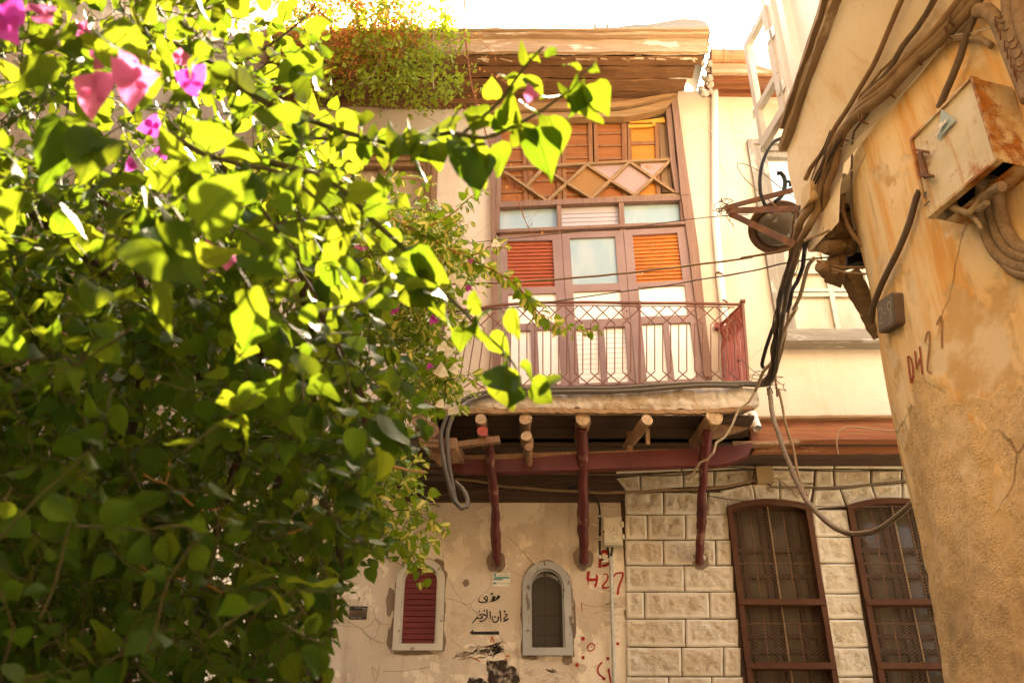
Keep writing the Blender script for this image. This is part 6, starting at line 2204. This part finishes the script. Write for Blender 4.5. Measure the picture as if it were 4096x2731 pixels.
def leaf_mesh(name, leaves, mat, parent, simple=False):
    """leaves: list of (pos, dir, normal, size, width, curl)."""
    if not leaves:
        return None
    TV, TUV, TF = (SIMPLE_V, SIMPLE_UV, SIMPLE_F) if simple else (LV, LUV, LF)
    n, k = len(leaves), len(TV)
    pos = np.array([l[0] for l in leaves]); d = np.array([l[1] for l in leaves]); nr = np.array([l[2] for l in leaves])
    sz = np.array([l[3] for l in leaves]); wd = np.array([l[4] for l in leaves]); cu = np.array([l[5] for l in leaves])
    d /= np.linalg.norm(d, axis=1, keepdims=True) + 1e-9
    nr = nr - d * (nr * d).sum(1, keepdims=True)
    nr /= np.linalg.norm(nr, axis=1, keepdims=True) + 1e-9
    x = np.cross(d, nr)
    P = pos[:, None] + sz[:, None, None] * (x[:, None] * (TV[None, :, 0:1] * wd[:, None, None]) + d[:, None] * TV[None, :, 1:2] + nr[:, None] * (TV[None, :, 2:3] * cu[:, None, None]))
    P = P.reshape(-1, 3)
    lt = np.array([len(f) for f in TF]); flat = np.concatenate([np.array(f) for f in TF])
    me = bpy.data.meshes.new(name)
    me.vertices.add(n * k)
    me.vertices.foreach_set('co', P.ravel())
    L = (flat[None] + (np.arange(n) * k)[:, None]).ravel()
    me.loops.add(len(L))
    me.loops.foreach_set('vertex_index', L.astype(np.int32))
    tot = np.tile(lt, n)
    me.polygons.add(len(tot))
    me.polygons.foreach_set('loop_start', np.concatenate([[0], np.cumsum(tot)[:-1]]).astype(np.int32))
    me.polygons.foreach_set('loop_total', tot.astype(np.int32))
    me.polygons.foreach_set('use_smooth', np.ones(len(tot), bool))
    uv = me.uv_layers.new(name='leaf')
    uv.data.foreach_set('uv', np.tile(TUV[flat], (n, 1)).ravel())
    me.update()
    me.materials.append(mat)
    o = bpy.data.objects.new(name, me)
    COL.objects.link(o)
    attach(o, parent)
    return o

def leafmat(name, c1, c2, t1, t2, trans=.45, varieg=None, rough=.45, dry=None):
    n = N(name)
    ge = n.n("ShaderNodeNewGeometry")
    r = ge.outputs['Random Per Island']
    col = n.mix(r, c1, c2)
    tcol = n.mix(r, t1, t2)
    blot = n.ramp(n.noise(26, 5, .65, loc=(2, 4, 6)), .35, .7)
    col = n.mix(n.math('MULTIPLY', blot, .5), col, tuple(x * 1.5 for x in c2))
    tcol = n.mix(n.math('MULTIPLY', blot, .45), tcol, tuple(x * .6 for x in t1))
    spot = n.math('MULTIPLY', n.ramp(n.noise(55, 5, .7, loc=(9, 4, 1)), .68, .72), .7)
    col = n.mix(spot, col, (.20, .13, .04))
    tcol = n.mix(spot, tcol, (.16, .08, .02))
    s = n.n("ShaderNodeSeparateXYZ")
    n.l(n.tc.outputs['UV'], s.inputs[0])
    a = n.math('ABSOLUTE', n.math('SUBTRACT', s.outputs[0], .5))
    vein = n.ramp(a, .0, .035, 1, 0)
    sv = n.n("ShaderNodeTexWave")
    sv.inputs['Scale'].default_value = 2.6
    sv.inputs['Distortion'].default_value = 0
    cm = n.n("ShaderNodeCombineXYZ")
    n.l(n.math('SUBTRACT', s.outputs[1], n.math('MULTIPLY', a, .9)), cm.inputs[0])
    n.l(cm.outputs[0], sv.inputs['Vector'])
    svm = n.math('MULTIPLY', n.ramp(sv.outputs['Fac'], .9, 1.0), .35)
    col = n.mix(n.math('MAXIMUM', n.math('MULTIPLY', vein, .5), svm), col, tuple(min(1, x * 1.7) for x in c2))
    tcol = n.mix(n.math('MULTIPLY', n.math('MAXIMUM', vein, n.math('MULTIPLY', svm, 1.6)), .75), tcol, tuple(x * .35 for x in t1))
    if varieg:
        nz = n.noise(30, 3, .6)
        mask = n.ramp(n.math('ADD', n.math('MULTIPLY', a, 2.2), n.math('MULTIPLY', n.math('SUBTRACT', nz, .5), .9)), .30, .38, 1, 0)
        mask = n.math('MULTIPLY', mask, n.ramp(s.outputs[1], .78, .92, 1, 0))
        mask = n.math('MULTIPLY', mask, n.ramp(r, .40, .45))
        col = n.mix(mask, col, varieg)
        tcol = n.mix(mask, tcol, varieg)
    if dry:
        nd = n.noise(120, 3, .6)
        col = n.mix(n.math('MULTIPLY', n.ramp(nd, .62, .7), .5), col, dry)
    n.done(col, rough, n.bump(n.noise(70, 3, .5), .2, .002), .14)
    tr = n.n("ShaderNodeBsdfTranslucent")
    n.l(tcol, tr.inputs[0])
    mx = n.n("ShaderNodeMixShader")
    mx.inputs[0].default_value = trans
    n.l(n.b.outputs[0], mx.inputs[1])
    n.l(tr.outputs[0], mx.inputs[2])
    n.l(mx.outputs[0], n.out.inputs[0])
    return n.m
M['leaf'] = leafmat('bougainvillea_leaf', (.011, .056, .006), (.032, .090, .012), (.105, .18, .012), (.25, .285, .022), .42, rough=.55)
M['leafv'] = leafmat('variegated_leaf', (.08, .19, .022), (.14, .25, .04), (.28, .42, .02), (.42, .50, .03), .42, (.72, .64, .2))
M['leafr'] = leafmat('small_vine_leaf', (.13, .20, .025), (.22, .28, .045), (.38, .48, .03), (.54, .60, .05), .45)
M['deadleaf'] = leafmat('dry_brown_leaf', (.40, .16, .04), (.56, .28, .09), (.62, .27, .06), (.75, .42, .14), .45, rough=.8)
M['pink'] = leafmat('pink_bract', (.42, .075, .24), (.50, .15, .30), (.50, .09, .28), (.55, .18, .33), .4, rough=.6)
M['magenta'] = leafmat('magenta_bract', (.36, .03, .30), (.42, .06, .36), (.46, .04, .36), (.5, .08, .42), .4, rough=.6)
M['whitebract'] = leafmat('white_bract', (.78, .76, .66), (.82, .80, .70), (.75, .74, .58), (.8, .78, .62), .4, rough=.6)

def unit(v):
    return v / (np.linalg.norm(v) + 1e-9)

def in_poly(pt, poly):
    x, y = pt
    c = False
    n = len(poly)
    for i in range(n):
        x1, y1 = poly[i]; x2, y2 = poly[(i + 1) % n]
        if (y1 > y) != (y2 > y) and x < (x2 - x1) * (y - y1) / (y2 - y1) + x1:
            c = not c
    return c
def sample_poly(poly):
    xs = [p[0] for p in poly]; ys = [p[1] for p in poly]
    while True:
        p = (rng.uniform(min(xs), max(xs)), rng.uniform(min(ys), max(ys)))
        if in_poly(p, poly):
            return p

def put_leaf(out, p, d, size, up=.75, droop=.45, wd=None):
    side = unit(rng.normal(size=3))
    ld = unit(d + side * .35 + np.array([0, 0, -droop]))
    nr = unit(np.array([0, 0, up]) + rng.normal(size=3) * .55 + np.array([0, -.25, 0]))
    out.append((p, ld, nr, size * rng.uniform(.72, 1.15), wd or rng.uniform(.85, 1.15), rng.uniform(.2, 2.6) * (1 if rng.random() > .15 else -1)))

def shoot(leaves, stems, p0, d0, n, step, size, sag=.06, wander=.25, stem_r=.0016, leafp=.95, droop=.45, clip=None):
    p = np.array(p0, float); d = unit(np.array(d0, float))
    k_ = 30 + (14 if p0[1] > 6 else 0)
    jit[0], jit[1] = rng.normal() * k_, rng.normal() * k_
    pts = [p.copy()]
    ang = rng.uniform(0, 6.28)
    for i in range(n):
        d = unit(d + rng.normal(size=3) * wander + np.array([0, 0, -sag]))
        p = p + d * step * rng.uniform(.8, 1.2)
        if clip is not None and not clip(p):
            break
        pts.append(p.copy())
        ang += 2.4 + rng.normal() * .4
        a = unit(np.cross(d, np.array([.2, .1, 1.0]))); b = np.cross(d, a)
        sd = a * math.cos(ang) + b * math.sin(ang)
        if rng.random() < leafp:
            fs = size * (1.0 if i < n - 3 else .55 + .15 * (n - i))
            put_leaf(leaves, p + sd * size * .18, unit(sd + d * .3), fs, droop=droop)
    if len(pts) > 2:
        stems.append(([Vector(q) for q in pts], stem_r))

def stems_mesh(name, stems, mat, parent):
    mb = MB()
    for P, r in stems:
        R = [r * (1 - .6 * i / len(P)) for i in range(len(P))]
        mb.tube(P, R, 4 if r < .004 else 8, 0 if r < .004 else .15, caps=False)
    return mb.build(name, mat, parent, smooth=True)

def flower(parent, c, size, mat, face, nm='flower', label=None):
    """three papery bracts round a tiny tube."""
    L = []
    f = unit(np.array(face, float))
    a = unit(np.cross(f, np.array([.3, .2, .9]))); b = np.cross(f, a)
    a0 = rng.uniform(0, 6.28)
    for k in range(3):
        t = a0 + k * 2.094
        o = a * math.cos(t) + b * math.sin(t)
        L.append((np.array(c) - f * size * .1, unit(o + f * rng.uniform(.35, .9)), unit(f - o * .3 + rng.normal(size=3) * .3), size * rng.uniform(.7, .95), 1.2, 1.6))
    o = leaf_mesh(nm, L, mat, parent)
    if label:
        o['label'] = label
    return o

def P3(p, d):
    return np.array(atd(px('D', p)[0], d))

# --- big foreground bougainvillea
jit = [0.0, 0.0]
def clip_poly(poly):
    """keep shoots inside the plant's own outline as seen in the lane (the plant is pruned along the passage)."""
    def f(p):
        v = Vector(p) - CAM
        zc = v.y * CT + v.z * ST
        if zc < .72:
            return False
        u = v.x / zc; w = (v.z * CT - v.y * ST) / zc
        return in_poly((1176 + u * FPX / 1.7415 + jit[0], 784.1 - w * FPX / 1.7415 + jit[1]), poly)
    return f
bg_ = thing('bougainvillea', 'large dark green pink-flowered bougainvillea crowding the left of the lane', 'climbing plant', (-1.6, 2.2, 0))
OUT = [(-160, -160), (640, -160), (790, 60), (740, 210), (780, 320), (850, 470), (930, 620), (880, 740), (930, 860), (965, 985), (900, 1060), (870, 1180), (860, 1290), (770, 1380), (735, 1480), (765, 1720), (-160, 1720)]
cl = clip_poly(OUT)
leaves, stems = [], []
NEAR = [(-80, -80), (560, -80), (690, 60), (700, 230), (850, 330), (900, 480), (860, 620), (800, 700), (850, 860), (860, 1000), (820, 1150), (760, 1290), (690, 1420), (690, 1640), (-80, 1640)]
for i in range(125):
    zc = rng.uniform(1.0, 1.8)
    sp_ = sample_poly(NEAR)
    if rng.random() > min(1, max(.62, sp_[1] / 620)):
        continue
    p = P3(sp_, zc)
    d = np.array([rng.normal(.5, .6), rng.normal(-.1, .5), rng.normal(.15, .6)])
    shoot(leaves, stems, p, d, rng.integers(4, 9), .030, .044 * rng.uniform(.65, 1.3), sag=.05, clip=cl)
WIDE = [(-520, -160)] + OUT[1:-2] + [(765, 1900), (-520, 1900)]
clw = clip_poly(WIDE)
for i in range(2300):
    zc = rng.uniform(1.6, 3.2)
    sp_ = sample_poly(WIDE)
    if rng.random() > min(1, max(.26, (sp_[1] + sp_[0] * -.35 - 60) / 520)):
        continue
    p = P3(sp_, zc)
    if p[0] < -2.1:
        continue
    d = np.array([rng.normal(.45, .6), rng.normal(-.1, .5), rng.normal(.1, .6)])
    shoot(leaves, stems, p, d, rng.integers(6, 12), .033, .044 * rng.uniform(.65, 1.25), sag=.06, clip=clw)
for i in range(1500):
    zc = rng.uniform(3.0, 4.6)
    sp_ = sample_poly(WIDE)
    if rng.random() > min(1, max(.24, (sp_[1] + sp_[0] * -.35 - 60) / 520)):
        continue
    p = P3(sp_, zc)
    if p[0] < -2.1:
        continue
    d = np.array([rng.normal(.3, .6), rng.normal(-.2, .5), rng.normal(.1, .6)])
    shoot(leaves, stems, p, d, rng.integers(6, 12), .036, .047 * rng.uniform(.7, 1.2), sag=.06, clip=clw)
BIG = [(-80, -80), (600, -80), (700, 200), (800, 420), (760, 620), (500, 720), (-80, 640)]
for i in range(7):
    p = P3(sample_poly(BIG), rng.uniform(.86, 1.25))
    shoot(leaves, stems, p, [rng.normal(.5, .5), rng.normal(0, .3), rng.normal(.1, .5)], rng.integers(3, 7), .036, .066 * rng.uniform(.8, 1.2), sag=.05, clip=cl)
# the long branches that reach across the lane
def branch(pts, d0, d1, r0, r1, size, per=.034, mat=None, leaves=leaves, droop=.6, every=1.0, wild=.5):
    n = len(pts)
    P = spline([Vector(P3(p, lerp(d0, d1, i / (n - 1)))) for i, p in enumerate(pts)], .012)
    R = [lerp(r0, r1, i / (len(P) - 1)) for i in range(len(P))]
    acc, ang = 0, rng.uniform(0, 6)
    if every > 0:
        for i in range(1, len(P)):
            acc += (P[i] - P[i - 1]).length
            if acc > per:
                acc = 0
                ang += 2.4 + rng.normal() * .3
                if rng.random() > every:
                    continue
                d = np.array((P[i] - P[i - 1]).normalized())
                a = unit(np.cross(d, np.array([.2, .1, 1.0]))); b = np.cross(d, a)
                sd = a * math.cos(ang) + b * math.sin(ang)
                end = i / len(P)
                s = size * (1 if end < .75 else lerp(1, .45, (end - .75) / .25))
                put_leaf(leaves, np.array(P[i]) + sd * s * .22, unit(sd * .8 + d * .4), s, droop=droop)
    return P, R
bm_ = MB(); tm_ = MB()
def br(mb, *a, **k):
    P, R = branch(*a, **k)
    mb.tube(P, R, 8, .12)
br(bm_, [(495, 150), (560, 205), (630, 245), (750, 290), (860, 322), (960, 342), (1031, 330), (1071, 300), (1141, 240), (1179, 190), (1217, 140), (1249, 108)], 1.5, 1.32, .0055, .0015, .049, .012)
br(bm_, [(930, 330), (1031, 306), (1112, 317), (1182, 289), (1249, 251), (1309, 203), (1335, 171), (1362, 150)], 1.36, 1.30, .004, .0012, .050, .012)
br(bm_, [(640, 315), (740, 318), (850, 322), (930, 332)], 1.6, 1.4, .003, .002, .047, .014)
br(bm_, [(580, 365), (640, 378), (720, 402), (790, 440), (850, 500), (925, 570), (985, 640), (1060, 710), (1100, 755), (1150, 800), (1182, 840), (1192, 872), (1180, 895)], 1.45, 1.25, .0055, .0012, .050, .015, every=.9)
br(bm_, [(380, 300), (460, 350), (560, 380), (650, 400), (740, 470), (800, 540)], 1.3, 1.35, .004, .002, .055, .034)
br(bm_, [(300, 60), (420, 110), (500, 150), (560, 140), (640, 90), (700, 40), (740, -10)], 2.2, 2.4, .005, .002, .055, .03)
br(tm_, [(500, 360), (550, 425), (600, 490), (660, 565), (700, 640), (740, 720), (790, 830), (825, 900), (845, 985)], 1.9, 1.9, .010, .007, .05, .05, every=.5)
br(tm_, [(560, 430), (620, 510), (670, 580), (710, 660), (760, 760), (830, 895)], 1.75, 1.8, .006, .003, .05, .05, every=.6)
for a in ([(690, 650), (720, 780), (690, 900), (640, 1100), (600, 1400), (560, 1700)], [(560, 640), (600, 800), (560, 1000), (480, 1300), (420, 1720)], [(150, 330), (210, 430), (300, 560), (330, 800), (280, 1200), (300, 1720)], [(740, 1150), (780, 1250), (760, 1400), (700, 1720)], [(60, 480), (160, 560), (260, 640), (400, 760), (480, 900)]):
    br(tm_, a, 2.0, 2.4, .008, .012, .05, .05, every=.5)
# leafy clusters at the tips, as in the photo
for (p, d, n, s) in (((1205, 325), 1.33, 1, .075), ((1085, 355), 1.30, 2, .070), ((885, 330), 1.35, 2, .068), ((960, 335), 1.3, 2, .06), ((1350, 205), 1.28, 3, .05), ((1240, 885), 1.25, 2, .056), ((1140, 880), 1.25, 3, .062), ((1165, 730), 1.25, 2, .05), ((1080, 750), 1.28, 3, .055), ((975, 660), 1.3, 3, .075), ((950, 590), 1.3, 2, .08), ((770, 620), 1.4, 2, .08), ((370, 480), 1.15, 3, .085), ((210, 340), 1.15, 3, .08), ((590, 530), 1.2, 2, .075), ((470, 440), 1.2, 2, .07), ((880, 990), 1.6, 3, .075), ((720, 950), 1.5, 3, .07), ((350, 560), 1.15, 2, .08), ((690, 180), 1.5, 2, .06)):
    for k in range(n):
        put_leaf(leaves, P3((p[0] + rng.normal() * 16, p[1] + rng.normal() * 12 - 25), d), np.array([rng.normal(.2, .4), rng.normal(0, .3), -.4]), s, up=.5, droop=.8)
leaf_mesh('foliage', leaves, M['leaf'], bg_)
print('big leaves', len(leaves))
stems_mesh('twigs', stems, M['bark'], bg_)
bm_.split('branch', M['bark'], bg_, smooth=True)
tm_.split('stem', M['darkbark'], bg_, smooth=True)
yt = MB()       # bare orange young shoots in the shade
for a in ([(380, 1110), (420, 1140), (460, 1170), (520, 1165)], [(330, 1090), (380, 1110), (390, 1060)], [(270, 1250), (340, 1310), (420, 1330)], [(130, 760), (180, 780), (240, 800), (300, 790)], [(520, 760), (545, 775), (550, 795)], [(440, 1200), (470, 1240), (480, 1270)], [(280, 1240), (300, 1200), (330, 1190)], [(640, 1230), (680, 1220), (720, 1200)], [(900, 1070), (940, 1080), (975, 1083)], [(470, 1340), (510, 1360), (540, 1375)]):
    yt.tube(spline([Vector(P3(p, 1.7 + .04 * i)) for i, p in enumerate(a)], .02), .0022, 5)
yt.split('young_shoot', M['youngstem'], bg_, smooth=True)
face = np.array([.15, -.9, -.45])
for (p, d, s, mt, lb) in (((310, 185), 1.02, .042, 'pink', 'large pink flower'), ((300, 160), 1.04, .034, 'pink', None), ((440, 185), 1.05, .034, 'magenta', 'purple flower'), ((215, 208), 1.05, .046, 'pink', None), ((232, 128), 1.35, .038, 'pink', None), ((12, 45), 1.1, .045, 'magenta', None), ((95, 30), 1.2, .04, 'pink', None),
                          ((350, 292), 1.6, .034, 'magenta', None), ((375, 350), 1.6, .026, 'magenta', None), ((302, 380), 1.5, .022, 'magenta', None), ((480, 582), 1.5, .034, 'pink', None), ((522, 598), 1.5, .028, 'pink', None), ((412, 132), 1.5, .03, 'pink', None), ((190, 70), 1.5, .03, 'pink', None),
                          ((832, 562), 2.6, .05, 'pink', None), ((842, 640), 2.6, .05, 'pink', None), ((855, 668), 2.6, .05, 'pink', None), ((1218, 215), 1.3, .022, 'pink', 'small pale pink bud flower')):
    flower(bg_, P3(p, d), s * .8, M[mt], face + rng.normal(size=3) * .25, label=lb)

# --- variegated bougainvillea beside the balcony
vb = thing('variegated_bougainvillea', 'variegated bougainvillea with white and magenta flowers beside the balcony', 'climbing plant', (-1.5, 5.6, 0))
VP = [(560, 330), (700, 320), (760, 390), (850, 450), (960, 465), (1010, 490), (1040, 560), (1080, 640), (1010, 700), (1000, 800), (1050, 880), (1010, 940), (950, 950), (900, 870), (830, 760), (700, 620), (560, 520)]
VP2 = [(820, 1060), (920, 1075), (985, 1170), (985, 1240), (920, 1290), (840, 1280), (780, 1180)]
lv, sv_ = [], []
clv = clip_poly([(500, 280), (740, 300), (800, 430), (900, 480), (1000, 470), (1060, 490), (1030, 540), (1120, 640), (1030, 710), (1015, 800), (1075, 880), (1040, 950), (960, 965), (900, 880), (820, 780), (560, 640)])
clv2 = clip_poly([(780, 1040), (930, 1062), (975, 1140), (1005, 1200), (975, 1270), (920, 1310), (800, 1300)])
for i in range(820):
    p = P3(sample_poly(VP), rng.uniform(4.6, 6.0))
    shoot(lv, sv_, p, [rng.normal(.6, .5), rng.normal(-.2, .4), rng.normal(.15, .5)], rng.integers(6, 12), .035, .052 * rng.uniform(.75, 1.2), sag=.05, stem_r=.002, clip=clv)
for i in range(70):
    p = P3(sample_poly(VP2), rng.uniform(3.6, 4.6))
    shoot(lv, sv_, p, [rng.normal(.6, .5), rng.normal(-.2, .4), rng.normal(.0, .5)], rng.integers(5, 10), .035, .050 * rng.uniform(.75, 1.2), sag=.05, stem_r=.002, clip=clv2)
vm = MB()
for a, d0, d1, s in (([(900, 500), (1000, 555), (1100, 605), (1180, 650), (1240, 720), (1290, 752), (1345, 762), (1385, 755)], 4.7, 4.6, .062), ([(930, 530), (985, 520), (1040, 490), (1085, 450), (1130, 432)], 4.8, 4.8, .056), ([(1040, 580), (1090, 585), (1130, 565), (1175, 572)], 4.7, 4.6, .05),
                    ([(940, 900), (985, 925), (1020, 940), (1040, 948)], 4.8, 4.8, .05), ([(840, 1080), (900, 1075), (950, 1082), (975, 1088)], 4.0, 4.0, .05), ([(800, 430), (860, 420), (930, 410), (1000, 420)], 5, 5, .055), ([(960, 850), (1010, 860), (1055, 875)], 4.9, 4.9, .05), ([(1000, 800), (1020, 850), (1020, 900)], 4.9, 4.9, .045)):
    P, R = branch(a, d0, d1, .006, .002, s, .015, leaves=lv, droop=.55, every=.95)
    P2_, R2 = branch(a, d0, d1, .006, .002, s, .020, leaves=lv, droop=.55, every=.9)
    vm.tube(P, R, 8, .1)
leaf_mesh('foliage', lv, M['leafv'], vb)
print('variegated leaves', len(lv))
stems_mesh('twigs', sv_, M['bark'], vb)
vm.split('stem', M['youngstem'], vb, smooth=True)
for (p, s, mt) in (((888, 690), .05, 'magenta'), ((908, 700), .05, 'magenta'), ((903, 712), .04, 'magenta'), ((1075, 662), .04, 'magenta'), ((998, 735), .045, 'magenta'), ((992, 842), .045, 'magenta'), ((975, 935), .06, 'magenta'), ((965, 925), .05, 'magenta'), ((905, 655), .03, 'magenta'), ((890, 880), .03, 'magenta'), ((1085, 600), .03, 'pink'),
                   ((1020, 798), .06, 'whitebract'), ((1030, 806), .05, 'whitebract'), ((1018, 852), .07, 'whitebract'), ((1045, 848), .05, 'whitebract'), ((1040, 940), .06, 'whitebract'), ((1010, 930), .05, 'whitebract'), ((870, 690), .05, 'whitebract'), ((815, 575), .04, 'whitebract'), ((1040, 640), .05, 'whitebract'), ((1055, 650), .05, 'whitebract'), ((860, 420), .05, 'whitebract'), ((1140, 560), .045, 'whitebract')):
    flower(vb, P3((p[0] + rng.normal() * 2, p[1]), 4.55), s * .72, M[mt], face + rng.normal(size=3) * .35)

# --- small-leaved vine hanging from the roof
rv = thing('roof_vine', 'small-leaved green and dry brown vine spilling over the roof edge', 'vine', (-1.2, 6.6, 7.6))
RP = [(650, -60), (1010, -60), (1050, 60), (1060, 150), (1045, 215), (990, 245), (900, 235), (830, 215), (760, 230), (690, 200), (640, 120)]
RP2 = [(650, -60), (960, -60), (980, 60), (940, 130), (860, 150), (780, 150), (700, 190), (650, 150)]
clr = clip_poly([(600, -120), (1030, -120), (1065, 60), (1085, 160), (1050, 235), (960, 250), (870, 245), (750, 250), (640, 220)])
lr, sr_, dl_, ds_ = [], [], [], []
for i in range(700):
    q0 = sample_poly(RP)
    g_ = min(1, max(0, (q0[0] - 700) / 330 * .6 + (q0[1] + 20) / 260 * .7))
    p = P3(q0, rng.uniform(9.0, 9.75))
    if rng.random() < .22 + .75 * g_:
        shoot(lr, sr_, p, [rng.normal(.35, .5), rng.normal(-.2, .4), rng.normal(-.4, .5)], rng.integers(6, 13), .034, .056 * rng.uniform(.7, 1.2), sag=.12, stem_r=.0022, clip=clr)
for i in range(700):
    p = P3(sample_poly(RP2), rng.uniform(9.2, 9.9))
    shoot(dl_, ds_, p, [rng.normal(.1, .6), rng.normal(-.2, .4), rng.normal(-.2, .6)], rng.integers(6, 12), .035, .042 * rng.uniform(.7, 1.2), sag=.10, stem_r=.0025, leafp=.8, clip=clr)
leaf_mesh('foliage', lr, M['leafr'], rv, True)
leaf_mesh('dry_leaves', dl_, M['deadleaf'], rv, True)
stems_mesh('twigs', sr_, M['bark'], rv)
stems_mesh('dry_twigs', ds_, M['rustbeam'], rv)
print('roof leaves', len(lr), len(dl_))
# hanging bare runners
hv = thing('dry_runner', 'long bare brown runner hanging from the roof past the door lattice', 'vine', tuple(wx('D', (1068, 0), 6.62)))
m = MB()
main_ = [wx('D', p, Y) for p, Y in (((1068, -30), 6.62), ((1066, 60), 6.62), ((1074, 130), 6.66), ((1082, 190), 6.70), ((1098, 250), 6.78), ((1125, 330), 6.9), ((1150, 385), 7.0), ((1178, 430), 7.1), ((1196, 480), 7.2), ((1212, 520), 7.26), ((1240, 562), 7.3))]
S = spline(main_, .06)
m.tube(S, [lerp(.011, .003, i / len(S)) for i in range(len(S))], 6, .2)
dle = []
for i in range(70):
    a = S[rng.integers(4, len(S) - 1)]
    d = np.array([rng.normal(.3, .6), rng.normal(-.1, .4), rng.normal(-.1, .6)])
    P = [a]
    for k in range(4):
        P.append(P[-1] + Vector(d) * .025 + Vector(rng.normal(size=3)) * .012)
    m.tube(P, .0016, 4)
    if rng.random() < .5:
        put_leaf(dle, np.array(P[-1]), unit(d), .035, droop=.8)
m.build('stem', M['rustbeam'], hv, smooth=True)
leaf_mesh('dry_leaves', dle, M['deadleaf'], hv, True)
for lbl, pts in (('thin pale runner hanging in the middle of the roof vine', [(1020, -20), (1030, 40), (1028, 120), (1005, 200), (960, 235)]), ('brown runner hanging at the right part of the roof vine', [(890, -20), (882, 60), (880, 130), (865, 170), (830, 200)])):
    pts = [(574 + .293 * a, .293 * b) for a, b in ([(1500, 0), (1450, 200), (1430, 450), (1440, 700)] if 'brown' in lbl else [(1030, 0), (1045, 220), (1030, 430), (960, 590), (850, 670)])]
    t = thing('dry_runner', lbl, 'vine', tuple(wx('D', pts[0], 6.5)))
    MB().tube(spline([wx('D', p, 6.55) for p in pts], .05), .006, 6, .2).build('stem', M['cabletan'], t, smooth=True)
t = thing('dry_sprig', 'wispy dry sprig with tiny leaves sticking up over the roof edge', 'twig', tuple(wx('A', (290, 280), 6.8)))
m = MB(); dle = []
for pts in ([(290, 285), (400, 270), (450, 200), (520, 205), (570, 220)], [(380, 285), (430, 320), (520, 430)], [(600, 10), (640, 60), (700, 95), (760, 80)], [(300, 120), (330, 40), (380, 30)], [(320, 520), (420, 510), (520, 550), (600, 600)]):
    S = spline([wx('A', p, 6.75) for p in pts], .03)
    m.tube(S, .0025, 4)
    for q_ in S[2:]:
        if rng.random() < .6:
            put_leaf(dle, np.array(q_), unit(rng.normal(size=3)), .032, droop=.5)
m.build('stem', M['rustbeam'], t)
leaf_mesh('dry_leaves', dle, M['deadleaf'], t, True)
